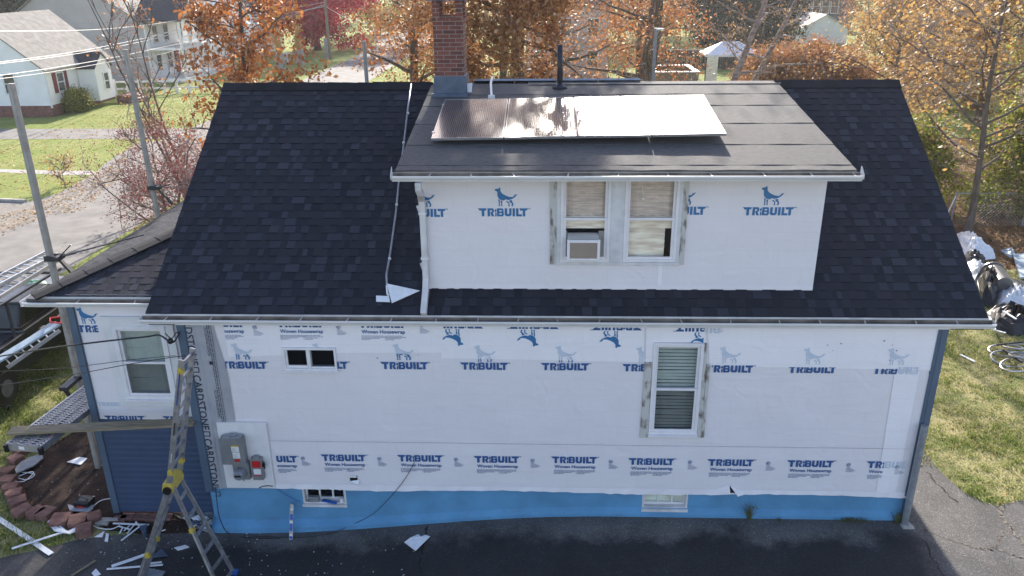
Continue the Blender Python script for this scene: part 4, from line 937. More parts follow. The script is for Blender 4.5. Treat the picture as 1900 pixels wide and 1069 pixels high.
# ---------------------------------------------------------------- solar panels on the dormer roof
def cells_mat():
    M_ = bpy.data.materials.new('solar_cells'); M_.use_nodes = True; nt = M_.node_tree; L = nt.links; P = nt.nodes['Principled BSDF']
    P.inputs['Roughness'].default_value = .23; P.inputs['Specular IOR Level'].default_value = .4
    P.inputs['Coat Weight'].default_value = .35; P.inputs['Coat Roughness'].default_value = .1
    tc = N(nt, 'ShaderNodeTexCoord'); wv = N(nt, 'ShaderNodeTexWave'); wv.wave_type = 'BANDS'; wv.bands_direction = 'X'; wv.inputs['Scale'].default_value = 9.5; wv.inputs['Distortion'].default_value = 0
    L.new(tc.outputs['Object'], wv.inputs[0]); cr = N(nt, 'ShaderNodeValToRGB'); cr.color_ramp.elements[0].position = .75; cr.color_ramp.elements[1].position = .95
    cr.color_ramp.elements[0].color = (.04, .04, .042, 1); cr.color_ramp.elements[1].color = (.17, .165, .16, 1); L.new(wv.outputs[0], cr.inputs[0]); L.new(cr.outputs[0], P.inputs['Base Color'])
    n = N(nt, 'ShaderNodeTexNoise'); n.inputs['Scale'].default_value = 3; mr = N(nt, 'ShaderNodeMapRange'); mr.inputs[3].default_value = .2; mr.inputs[4].default_value = .3
    L.new(tc.outputs['Object'], n.inputs[0]); L.new(n.outputs[0], mr.inputs[0]); L.new(mr.outputs[0], P.inputs['Roughness'])
    return M_
M['cells'] = cells_mat(); M['pframe'] = mat('anodised_frame', (.45, .45, .46), .35, .1, metal=.8)
def solar(O_, u, v, n, W_, L_, label, group, t=.04):
    e = empty('solar_panel', label, 'solar panel', O_, group); B = Vector(O_); u, v, n = Vector(u), Vector(v), Vector(n)
    def blk(a0, a1, b0, b1, c0, c1, mb):
        V = [B+u*a+v*b+n*c for a, b, c in ((a0, b0, c0), (a1, b0, c0), (a1, b1, c0), (a0, b1, c0), (a0, b0, c1), (a1, b0, c1), (a1, b1, c1), (a0, b1, c1))]
        mb.mesh(V, [(0, 3, 2, 1), (4, 5, 6, 7), (0, 1, 5, 4), (1, 2, 6, 5), (2, 3, 7, 6), (3, 0, 4, 7)])
    f = .012; mb = MB(); blk(0, W_, 0, f, -t, 0, mb); blk(0, W_, L_-f, L_, -t, 0, mb); blk(0, f, f, L_-f, -t, 0, mb); blk(W_-f, W_, f, L_-f, -t, 0, mb)
    inv(mb.build('frame', M['pframe'], e))
    mb = MB(); blk(f, W_-f, f, L_-f, -t*.8, -.003, mb); o = mb.build('glass', M['cells'], e); inv(o)
    mb = MB()
    for b in (.3, L_-.3): blk(-.02, .02, b-.03, b+.03, -t-.12, .006, mb)
    inv(mb.build('clamp', M['pframe'], e)); return e
pth = math.atan2(RZ-DEZ, RY-DEY); pr_t = R_(.8); pu, pv = Vector((math.cos(pr_t), 0, math.sin(pr_t))), Vector((0, math.cos(pth), math.sin(pth))); pn = pu.cross(pv)
plab = ['leftmost front solar panel, partly in chimney shadow', 'second solar panel from the chimney on the dormer roof', 'third solar panel from the chimney, starting to glare', 'rightmost front solar panel, whitest with sun glare']
rail = MB()
for k in range(4): solar((-2.447+k*1.171+.01, 1.056, 6.44+k*1.171*math.sin(pr_t)), pu, pv, pn, 1.15, 2.07, plab[k], 'solar panels on the dormer roof')

# rear array whose top edge shows above the ridge
bs = math.atan2(RZ-EZ, RY-EY); bv = (0, -math.cos(bs), math.sin(bs)); bn = (0, math.sin(bs), math.cos(bs)); bx0 = ay(877, 150, RY)[0]; bx1 = ay(1190, 150, RY)[0]
rl = ['rear slope solar panel nearest the chimney', 'second rear slope solar panel, left of the vent pipe', 'third rear slope solar panel, right of the vent pipe', 'rear slope solar panel farthest from the chimney']
for k in range(4):
    wdt = (bx1-bx0)/4
    solar((bx0+k*wdt, RY+.12+1.85*math.cos(bs), RZ-.02-1.85*math.sin(bs)+.10), (1, 0, 0), bv, bn, wdt-.012, 1.85, rl[k], 'solar panels on the rear roof slope')
# ---------------------------------------------------------------- things on and around the house
def single(mb, name, mats, label, cat, group=None, **k):
    V_ = np.array(mb.v); c = (V_[:, 0].mean(), V_[:, 1].mean(), V_[:, 2].min()); mb.off = tuple(float(q) for q in c)
    o = mb.build(name, mats, **k); o.location = mb.off; return tag(o, label, cat, group)
def root_at(name, label, cat, loc, group=None): return empty(name, label, cat, loc, group)
def sub(mb, name, mats, parent, **k): return inv(mb.build(name, mats, parent, **k))
# window air conditioner
x0, x1, z0, z1 = rect_px((1052, 446), (1113, 484), DWY-.30, (1114, 446), (1052, 484))
ac = root_at('air_conditioner', 'white window air conditioner with a bronze louvred grille in the dormer window', 'air conditioner', ((x0+x1)/2, DWY-.1, z0))
mb = MB(); y0 = DWY-.30; mb.box((x0+.015, y0+.02, z0), (x1-.015, DWY+.1, z1)); sub(mb, 'casing', M['white'], ac, bevel=.01)
mb = MB(); f = .045
mb.box((x0, y0, z0), (x0+f, y0+.05, z1)); mb.box((x1-f, y0, z0), (x1, y0+.05, z1)); mb.box((x0+f, y0, z1-f), (x1-f, y0+.05, z1)); mb.box((x0+f, y0, z0), (x1-f, y0+.05, z0+f*.8)); sub(mb, 'front_frame', M['vinyl'], ac, bevel=.008)
mb = MB(); z = z0+f*.8
while z < z1-f-.005: mb.box((x0+f, y0+.005, z), (x1-f, y0+.018, z+.007)); z += .017
sub(mb, 'grille', M['rust'], ac)
mb = MB(); xa, xb, za, zb, zm = wins[0][1]; mb.box((xa+.04, DWY+.0, za+.04), (x0+.01, DWY+.01, zm-.20)); mb.box((x1-.01, DWY+.0, za+.04), (xb-.04, DWY+.01, zm-.20)); sub(mb, 'side_curtain', M['meter_l'], ac)
# electric service board: board is part of the house, boxes are a meter
P = [wx(*p, -.03) for p in ((403, 783), (494, 785), (511, 905), (421, 904))]
bx0, bx1 = (P[0][0]+P[3][0])/2, (P[1][0]+P[2][0])/2; bz0, bz1 = P[2][1], P[0][1]
mb = MB(); mb.box((bx0, -.05, bz0), (bx1, -.016, bz1)); bd = part(mb, 'meter_board', M['panel_board'], fwall)
def bp(px, py, y=-.05): return wx(px, py, y)
mt = root_at('electric_meter', 'tall grey electric meter cabinet with yellow and red stickers', 'electric meter', ((bx0+bx1)/2-.2, -.05, bz0))
a0, a1 = bp(411, 812, -.2), bp(455, 862, -.2)
mb = MB(); X0, X1 = bp(413, 840, -.2)[0]-.02, bp(449, 840, -.2)[0]+.03; zt, zm_ = bp(430, 815, -.2)[1], bp(430, 862, -.2)[1]
mb.box((X0, -.2, zm_), (X1, -.051, zt)); mb.box((X0-.015, -.212, zm_), (X1+.012, -.2, zt+.01)); sub(mb, 'cabinet', M['meter'], mt, bevel=.008)
mb = MB(); mb.box((X0+.05, -.2, zt), (X1-.02, -.07, zt+.03)); mb.box((X0+.15, -.17, zt+.03), (X1-.12, -.09, zt+.06)); sub(mb, 'hub', M['meter_l'], mt, bevel=.01)
zb_ = bp(440, 890, -.14)[1]; xm0 = X0+(X1-X0)*.32
mb = MB(); mb.box((xm0, -.14, zb_), (X1+.02, -.051, zm_-.001)); sub(mb, 'socket_box', M['meter'], mt, bevel=.008)
mc = ((xm0+X1)/2-.0, zb_+(zm_-zb_)*.45); mb = MB(); mb.tube([(mc[0], -.14, mc[1]), (mc[0], -.20, mc[1]), (mc[0], -.27, mc[1]), (mc[0], -.285, mc[1])], [.10, .10, .085, .07], 20); sub(mb, 'meter_dial', M['meter_l'], mt, smooth=False)
mb = MB(); mb.box((mc[0]-.05, -.29, mc[1]-.01), (mc[0]+.05, -.286, mc[1]+.025)); sub(mb, 'dial_face', M['black'], mt)
def stick(mt_, x, z, w_, h_, y, m_, nm='sticker'): b = MB(); b.box((x, y-.002, z), (x+w_, y, z+h_)); sub(b, nm, M[m_], mt_)
sx = X0+(X1-X0)*.48; hz = zt-zm_
stick(mt, sx, zm_+hz*.72, .13, .03, -.2125, 'yellow'); stick(mt, sx, zm_+hz*.52, .13, hz*.20, -.2125, 'label_w'); stick(mt, sx+.01, zm_+hz*.26, .125, hz*.24, -.2125, 'label_w'); stick(mt, sx+.03, zm_+hz*.13, .09, hz*.10, -.2125, 'red'); stick(mt, xm0+.05, zm_-.03, .05, .02, -.141, 'label_w'); stick(mt, xm0+.11, zm_-.03, .06, .02, -.141, 'red')
b = MB()
for r in range(3): b.box((sx+.01, -.2155, zm_+hz*.55+r*.022), (sx+.06+.03*(r % 2), -.215, zm_+hz*.55+r*.022+.006))
for r in range(3): b.box((sx+.02, -.2155, zm_+hz*.30+r*.025), (sx+.08+.02*(r % 2), -.215, zm_+hz*.30+r*.025+.006))
sub(b, 'sticker_print', M['meter'], mt)
x0, x1 = bp(466, 865, -.15)[0], bp(486, 865, -.15)[0]; zt2, zb2 = bp(470, 852, -.15)[1], bp(478, 891, -.15)[1]
dc = root_at('disconnect_switch', 'small grey disconnect box with a red warning sticker', 'switch box', ((x0+x1)/2, -.05, zb2))
mb = MB(); mb.box((x0, -.15, zb2), (x1, -.051, zt2)); mb.tube([((x0+x1)/2-.05, -.1, zt2), ((x0+x1)/2+.05, -.1, zt2)], .04, 10); sub(mb, 'cabinet', M['meter'], dc, bevel=.006)
mb = MB(); mb.box((x1, -.13, zt2-.17), (x1+.035, -.09, zt2-.12)); mb.bar((x1+.03, -.12, zt2-.20), (x1+.045, -.16, zt2-.05), .025, .03); sub(mb, 'handle', M['black'], dc)
stick(dc, x0+.02, zt2-.17, x1-x0-.04, .13, -.152, 'red'); stick(dc, x0+.03, zt2-.31, x1-x0-.06, .11, -.152, 'label_w'); stick(dc, x0+.03, zt2-.335, x1-x0-.06, .02, -.152, 'red')
mb = MB(); mb.tube([(X1+.02, -.08, zb_+.06), (x0, -.08, zb_+.06)], .02, 8); mb.tube([(mc[0], -.08, zb_), (mc[0], -.08, zb_-.07)], .012, 6); sub(mb, 'conduit', M['meter_l'], mt)
mb = MB(); mb.tube([(bx1-.28, -.055, bz0+.01), (bx1-.2, -.06, bz0+.05), (bx1-.1, -.06, bz0+.06), (bx1-.03, -.06, bz0+.05)], .008, 6); part(mb, 'wire_stub', M['black'], fwall)
# hole in the wrap
hx, hz_ = wx(657, 888); mb = MB(); mb.box((hx-.07, -.015, hz_-.045), (hx+.06, .1, hz_+.06)); hb = part(mb, 'cut_opening', M['dark'], fwall)
mb = MB(); mb.ext([(hx-.06, -.02, hz_-.055), (hx+.08, -.07, hz_-.10), (hx+.10, -.02, hz_-.03)], (0, -.004, .02)); mb.box((hx-.07, -.018, hz_+.03), (hx+.05, -.0155, hz_+.07)); part(mb, 'folded_flap', M['sheet'], hb)
# grey drain pole at right corner
bt = ay(1716, 790, -.12); bb = at(1686, 975); bbx = (bt[0]+bb[0])/2
mb = MB(); mb.tube([(bt[0], -.12, -.03), (bt[0], -.12, bt[2])], .055, 16); o = single(mb, 'steel_pipe', M['meter_l'], 'grey upright steel pipe standing at the right front corner of the house', 'pipe', smooth=False)
mb = MB(); mb.ball((bt[0]+.03, -.16, -.02), .13, 8, 5, (1, .8, .6), .15); single(mb, 'concrete_lump', M['concrete'], 'rough concrete lump at the foot of the grey corner pipe', 'concrete lump')
# spirit level leaning on the foundation
A = at(540, 1001); B_ = ay(542, 935, -.06)
lv = root_at('spirit_level', 'blue and silver spirit level leaning against the blue foundation', 'spirit level', A)
d = Vector(B_)-Vector(A); mb = MB(); mb.bar(A, B_, .065, .03, up=(0, 1, 0)); sub(mb, 'rail', M['alu'], lv)
M['lblue'] = mat('blue_enamel', (.03, .12, .4), .4, .1)
mb = MB()
for a, b in ((.02, .12), (.25, .45), (.56, .72)): mb.bar(Vector(A)+d*a, Vector(A)+d*b, .05, .036, up=(0, 1, 0))
sub(mb, 'face', M['lblue'], lv)
mb = MB()
for a in (.13, .5, .86):
    c = Vector(A)+d*a; mb.tube([c+Vector((0, -.022, 0)), c+Vector((0, .02, 0))], .03, 12)
sub(mb, 'vial', M['label_w'], lv)
# things on the left basement sill
x0, x1, z0, z1 = BAS_L
mb = MB(); mb.box((x0+.09, .02, z0+.048), (x0+.28, .10, z0+.15)); single(mb, 'junction_box', M['meter_l'], 'small grey box on the basement window sill', 'box', bevel=.01)
mb = MB(); mb.bar((x0+.34, .05, z0+.075), (x0+.60, .0, z0+.055), .05, .03); mb.bar((x0+.38, .05, z0+.091), (x0+.42, .04, z0+.091), .03, .004); single(mb, 'torpedo_level', M['lblue'], 'short blue torpedo level on the basement window sill', 'torpedo level')
mb = MB(); mb.tube([(x1-.09, .05, z0+.046), (x1-.09, .05, z0+.12)], .035, 12); single(mb, 'tape_roll', M['sheet'], 'small white roll at the right end of the basement sill', 'roll')
# ladder: articulated, standing open beside the corner
yn, yf = -1.55, -1.12
Hn, Hf = ay(312, 907, yn), ay(329, 882, yf)
def leg_pts(pxn, pxf): return ay(*pxn, yn), ay(*pxf, yf)
ld = root_at('folding_ladder', 'scuffed aluminium folding ladder with a yellow hinge, open in front of blue siding', 'ladder', at(320, 1040))
def rails(a0, a1, b0, b1, w_=.075, h_=.03, rung=6, nm='ladder_section', r0=.12):
    mb = MB(); mb.bar(a0, a1, h_, w_, up=(0, 1, 0)) if 0 else None
    for p, q in ((a0, a1), (b0, b1)):
        mb.bar(p, q, h_, w_, up=(1, 0, 0))
    s = sub(mb, nm, M['alu'], ld, bevel=.004)
    for k in range(rung):
        t = r0+(1-r0*1.3)*k/(rung-1); p = Vector(a0)*(1-t)+Vector(a1)*t; q = Vector(b0)*(1-t)+Vector(b1)*t
        r_ = MB(); r_.bar(p, q, .055, .028, up=(Vector(a1)-Vector(a0)).normalized().cross(Vector((0, 1, 0)))); sub(r_, 'rung', M['alu'], s)
    return s
def drop(px_top, px_low, y):   # extend a rail line to the ground
    a = Vector(ay(*px_top, y)); b = Vector(ay(*px_low, y)); d = (b-a).normalized(); g_ = gz(b.x, b.y)
    return a, a+d*((g_-a.z)/d.z)
a0, a1 = drop((312, 907), (262, 1064), yn)
b0 = Vector(ay(329, 882, yf)); b1 = Vector((a1.x+(b0.x-a0.x), yf, gz(a1.x, yf)))
rails(a0, a1, b0, b1, .085)
c0, c1 = drop((322, 905), (395, 1069), yn); d0_, d1 = drop((334, 886), (430, 1056), yf)
rails(c0, c1, d0_, d1, .07, .028, 6)
e0, e1 = Vector(ay(314, 900, yn)), Vector(ay(337, 668, yn)); f0 = Vector(ay(334, 872, yf)); f1 = Vector((f0.x+(e1-e0).x, yf, f0.z+(e1-e0).z))
rails(e0, e1, f0, f1, .085, .032, 8, r0=.14)
mb = MB(); hc = (Vector(Hn)+Vector(Hf))/2
up_ = Vector((.0, 0, .04)); mb.ext([Vector(Hn)+Vector((-.10, -.03, -.05)), Vector(Hn)+Vector((.10, -.03, -.05)), Vector(Hn)+Vector((.08, -.03, .11)), Vector(Hn)+Vector((-.06, -.03, .11))], (Vector(Hf)-Vector(Hn))+Vector((0, .06, 0))); sub(mb, 'hinge_cover', M['yellow'], ld, bevel=.015)
mb = MB()
for y_, Hh in ((yn-.06, Hn), (yf+.03, Hf)): mb.tube([(Hh[0], y_, Hh[2]-.01), (Hh[0], y_+.05, Hh[2]-.01)], .065, 16)
sub(mb, 'hinge_knob', M['black'], ld)
for p, q, t in ((a0, a1, .62), (b0, b1, .62), (c0, c1, .38), (e0, e1, .12), (e0, e1, .93), (f0, f1, .10)):
    c = p*(1-t)+q*t; mb = MB(); mb.tube([c+Vector((0, -.045, 0)), c+Vector((0, .045, 0))], .035, 10); mb.box(c+Vector((-.04, -.03, -.07)), c+Vector((.04, .03, -.0))); sub(mb, 'lock_tab', M['yellow'], ld)
M['lgrey'] = mat('stained_silver_label', (.4, .38, .34), .6, .4, scale=30)
for p, q, t0, t1, m_ in ((e0, e1, .66, .92, 'lblue'), (e0, e1, .42, .52, 'black'), (a0, a1, .66, .98, 'wood_trim'), (c0, c1, .35, .95, 'wood_trim'), (e0, e1, .2, .27, 'label_w')):
    mb = MB(); mb.bar(p*(1-t0)+q*t0+Vector((0, -.018, 0)), p*(1-t1)+q*t1+Vector((0, -.018, 0)), .05, .004, up=(1, 0, 0)); o = sub(mb, 'rail_label', M[m_], ld)
mb = MB(); mb.box(d1+Vector((-.05, -.04, 0)), d1+Vector((.06, .04, .07))); mb.box(c1+Vector((-.05, -.04, 0)), c1+Vector((.06, .04, .07))); mb.box(a1+Vector((-.06, -.04, 0)), a1+Vector((.05, .04, .07))); sub(mb, 'foot', M['lblue'], ld)
# pump-jack poles
def pole(label, p0, p1, w_=.095, extra=None, cat='pole', mt='alu_pole', name='scaffold_pole'):
    r = root_at(name, label, cat, p0, 'upright scaffold poles round the house'); mb = MB()
    mb.bar(p0, p1, w_, w_, up=(0, 1, 0)); o = sub(mb, 'shaft', M[mt], r, bevel=.006)
    mb = MB(); mb.bar(Vector(p0)+Vector((0, -w_/2-.003, 0)), Vector(p1)+Vector((0, -w_/2-.003, 0)), w_*.35, .008, up=(0, 1, 0)); sub(mb, 'track', M['concrete'], r)
    return r
def brace(r, c, s=1.0, to=None):
    mb = MB(); c = Vector(c); mb.box(c+Vector((-.12, -.09, -.06)), c+Vector((.10, -.05, .04))); mb.box(c+Vector((-.12, .06, -.06)), c+Vector((.10, .10, .04))); mb.box(c+Vector((.08, -.12, -.05)), c+Vector((.16, .12, .03)))
    mb.bar(c+Vector((.12, 0, 0)), c+Vector((.36, .05, .22)), .035, .02); mb.bar(c+Vector((.12, 0, 0)), c+Vector((.42, .05, .06)), .035, .02)
    mb.bar(c+Vector((.1, 0, -.02)), c+Vector((.42, -.05, -.42)), .06, .05)
    if to is not None: mb.tube([c+Vector((.1, 0, 0)), to], .012, 6)
    sub(mb, 'wall_brace', M['steel_dark'], r)
p0 = Vector(at(183, 868)); pA = Vector(ay(20, 155, p0.y)); p1 = Vector((pA.x, p0.y, pA.z))
pl1 = pole('tall weathered pole on the far left, standing in the mulch bed', p0, p1)
brace(pl1, ay(98, 477, p0.y), 1, (-8.0, 2.2, 4.45))
mb = MB(); mb.box((p0.x-.07, p0.y-.5, 1.62), (p0.x+.08, p0.y+.12, 1.70)); mb.bar((p0.x, p0.y-.06, .9), (p0.x+.0, p0.y-.45, 1.62), .05, .05); mb.bar((p0.x+.05, p0.y, 1.66), (p0.x+.75, p0.y, 1.66), .06, .06); sub(mb, 'jack_bracket', M['steel_dark'], pl1)
y2 = 6.9; q1 = Vector(ay(232, 92, y2)); qm = Vector(ay(292, 395, y2)); dd = (qm-q1).normalized(); q0 = q1+dd*((0-q1.z)/dd.z)
pl2 = pole('second tall pole, leaning, rising behind the wing roof by the bare sapling', q0, q1); brace(pl2, ay(285, 347, y2), 1, (-8.0, 5, 4.6))
x3 = ay(675, 76, 9.35); pole('short pole top behind the ridge beside the street', (x3[0]+.02, 9.35, 0), (x3[0]+.0, 9.35, x3[2]), .085)
x4 = ay(1217, 52, 9.35); pl4 = pole('pole with a bracket rising behind the right part of the ridge', (x4[0], 9.35, 0), (x4[0], 9.35, x4[2]), .075)
mb = MB(); mb.box((x4[0], 9.3, x4[2]-.05), (x4[0]+.18, 9.4, x4[2]-.01)); sub(mb, 'bracket', M['white'], pl4)
# aluminium stage running past the wing
st_ = root_at('aluminium_walk_plank', 'perforated aluminium walk plank running beside the left wing', 'walk plank', (-9.2, -.45, 1.70))
sxl, sxr, sy0, sy1, szt = -9.50, -8.90, -.42, 4.4, 1.80
A0 = Vector(az(20, 812, szt)); A1 = Vector(az(75, 828, szt)); B0 = Vector(az(153, 712, szt)); B1 = Vector(az(160, 762, szt))
dirS = ((B0-A0).normalized()+(B1-A1).normalized()).normalized(); wS = A1-A0; wS = wS-dirS*wS.dot(dirS); Wd = min(wS.length, .62); wS.normalize(); A0 = A1-wS*Wd
Ls = 5.0
mb = MB()
for k in range(4):
    o_ = A0+wS*(Wd*k/3); mb.bar(o_-Vector((0, 0, .055)), o_+dirS*Ls-Vector((0, 0, .055)), .022, .11)
n = 78
for i in range(n):
    for k in range(3):
        for j in range(2):
            o_ = A0+wS*(Wd*(k+.18+.42*j)/3)+dirS*(Ls*(i+.5*j+.2)/n); mb.bar(o_-Vector((0, 0, .004)), o_+wS*(Wd*.17)+dirS*.018-Vector((0, 0, .004)), .022, .008)
for k in range(3):
    for f_ in (.08, .5, .92): o_ = A0+wS*(Wd*(k+f_)/3); mb.bar(o_-Vector((0, 0, .004)), o_+dirS*Ls-Vector((0, 0, .004)), .014, .008)
sub(mb, 'deck', M['alu'], st_)
mb = MB(); mb.bar(A0-Vector((0, 0, .06)), A0+wS*Wd-Vector((0, 0, .06)), .02, .12); sub(mb, 'end_plate', M['alu_pole'], st_)
for k in (0, 1):
    mb = MB(); c = A0+wS*(Wd*k); mb.tube([c+Vector((0, -.03, -.03)), c+Vector((0, -.03, -.13))], .035, 10); mb.box(c+Vector((-.03, -.05, -.14)), c+Vector((.03, .02, -.01))); sub(mb, 'end_guard', M['black'], st_)
mb = MB(); mb.bar(A0+wS*.22-Vector((0, .012, .06)), A0+wS*.32-Vector((0, .012, .06)), .002, .06); sub(mb, 'sticker', M['label_w'], st_)
# lumber plank lying across the stage
Q0 = Vector(az(18, 800, 1.845)); Q1 = Vector(az(362, 783, 1.845)); mb = MB(); mb.bar(Q0, Q1, .235, .04)
single(mb, 'lumber_plank', M['wood'], 'long weathered lumber plank laid across the walk plank and the ladder', 'plank', bevel=.004)
# service wires at the left corner
mb = MB(); cx_ = Vector((WL-.10, -.05, 3.45))
def cable(mb, pts, r=.008, seg=8):
    pts = [Vector([float(c) for c in p]) for p in pts]; out = []
    for i in range(len(pts)-1):
        p0_, p1_, p2_, p3_ = pts[max(i-1, 0)], pts[i], pts[i+1], pts[min(i+2, len(pts)-1)]
        for k in range(seg):
            t = k/seg; out.append(.5*((2*p1_)+(-p0_+p2_)*t+(2*p0_-5*p1_+4*p2_-p3_)*t*t+(-p0_+3*p1_-3*p2_+p3_)*t**3))
    out.append(pts[-1]); mb.tube(out, r, 6); return out
cable(mb, [ay(333, 617, -.1), ay(323, 634, -.12), ay(312, 632, -.12), ay(295, 622, -.1), ay(270, 625, -.1), ay(180, 635, -.1), ay(80, 648, .3), ay(-40, 668, 2)], .014)
cable(mb, [ay(333, 617, -.1), ay(326, 618, -.1), ay(318, 628, -.1), ay(306, 618, -.1)], .008)
mb.ball(ay(316, 633, -.12), .05, 8, 6); single(mb, 'service_cable', M['black'], 'thick black service cable with a splice at the wing gutter corner', 'cable')
mb = MB(); cable(mb, [ay(356, 664, -.03), ay(336, 661, -1.0), ay(250, 674, -.7), ay(140, 694, 0), ay(0, 715, 1.0), ay(-60, 724, 1.5)], .007); single(mb, 'thin_wire', M['black'], 'thin black wire from the ladder top sloping down to the left edge', 'wire')
mb = MB(); cable(mb, [ay(325, 660, -.3), ay(240, 668, 0), ay(120, 683, .5), ay(0, 689, 1.5), ay(-60, 692, 2)], .005); single(mb, 'thin_wire', M['black'], 'upper thin black wire crossing the wing window', 'wire')
mb = MB(); cable(mb, [ay(769, 858, -.03), ay(752, 888, -.03), ay(722, 925, -.03), ay(690, 955, -.03), ay(650, 975, -.04), at(612, 990, .01), at(560, 997, .01), at(470, 995, .01)], .0055)
single(mb, 'loose_cable', M['black'], 'thin black cord hanging from the housewrap over the blue foundation', 'cable')
mb = MB(); cable(mb, [ay(400, 905, -.05), ay(405, 950, -.19), ay(413, 975, -.2), at(425, 990, .01), at(460, 998, .01), at(520, 999, .01)], .008); single(mb, 'loose_cable', M['black'], 'thin black cord down the left end of the blue foundation', 'cable')
mb = MB(); cable(mb, [ay(511, 906, -.02), ay(530, 918, -.0), ay(548, 928, -.0), ay(558, 932, .02)], .006); single(mb, 'loose_cable', M['lblue'], 'short blue cord from the meter board to the basement window', 'cable')
# ---------------------------------------------------------------- mulch bed
bed = [at(*p)[:2] for p in ((100, 825), (45, 868), (28, 895), (45, 925), (75, 955), (120, 963), (165, 972), (215, 965), (212, 940), (250, 930), (300, 820), (300, 780), (240, 760), (140, 790))]
bed = [at(*p)[:2] for p in ((105, 822), (48, 862), (30, 890), (45, 925), (70, 948), (120, 957), (165, 966), (200, 985), (260, 992), (330, 990), (400, 988))]+[(-6.45, .3), (-8.5, .42), (-8.6, .6), (-8.6, 4.6), (-10.4, 4.9)]
sheet('mulch_bed', wob(bed, .04), M['soil'], .012)
pv = [(62, 825, .95), (38, 833, 1.0), (28, 850, .9), (12, 872, .9), (14, 889, .95), (20, 903, .9), (27, 914, .9), (34, 928, 1.0), (42, 945, 1.1), (66, 948, 1.0), (86, 949, 1.05), (113, 962, 1.2), (142, 963, 1.15), (156, 980, 1.0), (174, 957, .9), (92, 812, .9)]
pts_ = [at(x, y, .10) for x, y, s in pv]; cen = Vector((-9.6, 1.4, 0))
pl_ = ['behind the walk plank end', 'upper left of the bed edge', 'below the walk plank end', 'at the far left of the curve', 'second at the far left curve', 'third down the left curve', 'fourth down the left curve', 'fifth down the left curve', 'at the lower left bend', 'left of the joined pair', 'right of the joined pair', 'left of the black tool bag', 'in front of the black tool bag', 'tilted forward over the edge', 'small, right of the tool bag', 'half hidden under the walk plank']
for i, ((x, y, s), p) in enumerate(zip(pv, pts_)):
    p = Vector(p); d_ = Vector((p.x-cen.x, p.y-cen.y, 0)).normalized(); t_ = Vector((-d_.y, d_.x, 0)); w2_, dp = .17*s, .13*s; z0 = gz(p.x, p.y)-.02
    mb = MB(); out = [p+d_*dp-t_*w2_*.75, p+d_*(dp+.05)-t_*w2_*.3, p+d_*(dp+.05)+t_*w2_*.3, p+d_*dp+t_*w2_*.75, p-d_*dp+t_*w2_*.8, p-d_*dp-t_*w2_*.8]
    out = [Vector((q.x, q.y, z0)) for q in out]; tl = random.uniform(-.02, .02); mb.tone = random.random()
    mb.ext(out, (tl, 0, .15)); single(mb, 'paver_block', M['paver'], 'reddish concrete paver '+pl_[i], 'paver', 'paver blocks edging the mulch bed', bevel=.014)
pw = [(148, 957), (163, 954)]
for i, (x, y) in enumerate(((222, 962), (237, 958), (262, 958), (284, 960), (307, 958), (192, 967))):
    p = at(x, y, .04); mb = MB(); q = .10; mb.box((p[0]-.12, p[1]-.09, gz(*p[:2])-.05), (p[0]+.12, p[1]+.09, p[2]+.02)); mb.tone = random.random()
    single(mb, 'edging_brick', M['concrete'] if i in (5,) else M['paver'], 'dusty brick under the blue siding, '+('first from left', 'second from left', 'third from left', 'fourth from left, by ladder', 'behind the ladder legs', 'pale, at the corner post foot')[i], 'brick', 'bricks along the wing footing', bevel=.01)
# ---------------------------------------------------------------- debris
def flat(px, h, label, m_='sheet', name='scrap', cat='scrap', group=None, t=.012, curl=0):
    P = [Vector(at(x, y, h)) for x, y in px]
    for i, p in enumerate(P): p.z += curl*(i % 2)
    mb = MB(); mb.ext([p for p in P][::-1], (0, 0, -t)); return single(mb, name, M[m_], label, cat, group)
def stick2(a, b, wd, label, m_='sheet', h=.03, name='trim_strip', cat='trim strip', group='offcuts of white trim on the ground', t=.012):
    mb = MB(); A_ = Vector(at(*a, h)); B__ = Vector(at(*b, h)); mb.bar(A_, B__, wd, t); return single(mb, name, M[m_], label, cat, group)
stick2((-12, 956), (95, 1028), .09, 'wide white trim strip running down-right across the grass at far left')
stick2((22, 1018), (125, 985), .05, 'narrow white trim strip crossing over the wide one', h=.06)
stick2((207, 1051), (285, 1024), .07, 'white trim strip to the left of the ladder foot')
stick2((198, 1056), (302, 1048), .035, 'thin white strip under the ladder, nearly level', h=.04)
stick2((262, 1047), (300, 1043), .03, 'short white strip right of the ladder rail', h=.05)
stick2((210, 971), (276, 974), .035, 'white strip lying in front of the bricks', h=.06)
stick2((225, 1003), (259, 977), .03, 'white sliver slanting beneath the siding', h=.05)
for i, (a, b) in enumerate((((230, 985), (241, 975)), ((236, 990), (252, 970)), ((219, 976), (240, 982)), ((222, 990), (228, 978)), ((296, 986), (307, 983)), ((252, 968), (258, 976)))):
    stick2(a, b, .022, 'small splinter of white trim in the pile left of the ladder', h=.03+.01*i, group='white splinters by the ladder', name='trim_splinter')
stick2((133, 1068), (177, 1040), .04, 'brown stick lying on the asphalt at the bottom left', 'wood', name='wooden_stick', cat='stick', group=None)
stick2((318, 950), (337, 962), .03, 'short wooden stick beneath the ladder', 'wood', name='wooden_stick', cat='stick', group=None)
flat([(124, 857), (147, 848), (162, 850), (150, 862)], .04, 'white vent panel lying in the mulch', name='vent_panel', cat='panel')
flat([(190, 967), (193, 962), (219, 960), (218, 965)], .12, 'flat pale stone at the blue corner post', 'concrete', 'flat_stone', 'stone')
flat([(175, 996), (194, 985), (190, 996)], .03, 'triangular white scrap left of the narrow white chip')
flat([(194, 1004), (197, 990), (202, 990), (200, 1005)], .03, 'narrow upright white chip in front of the bricks')
flat([(323, 1016), (344, 1011), (351, 1015), (330, 1021)], .03, 'bright white scrap lying between the ladder legs')
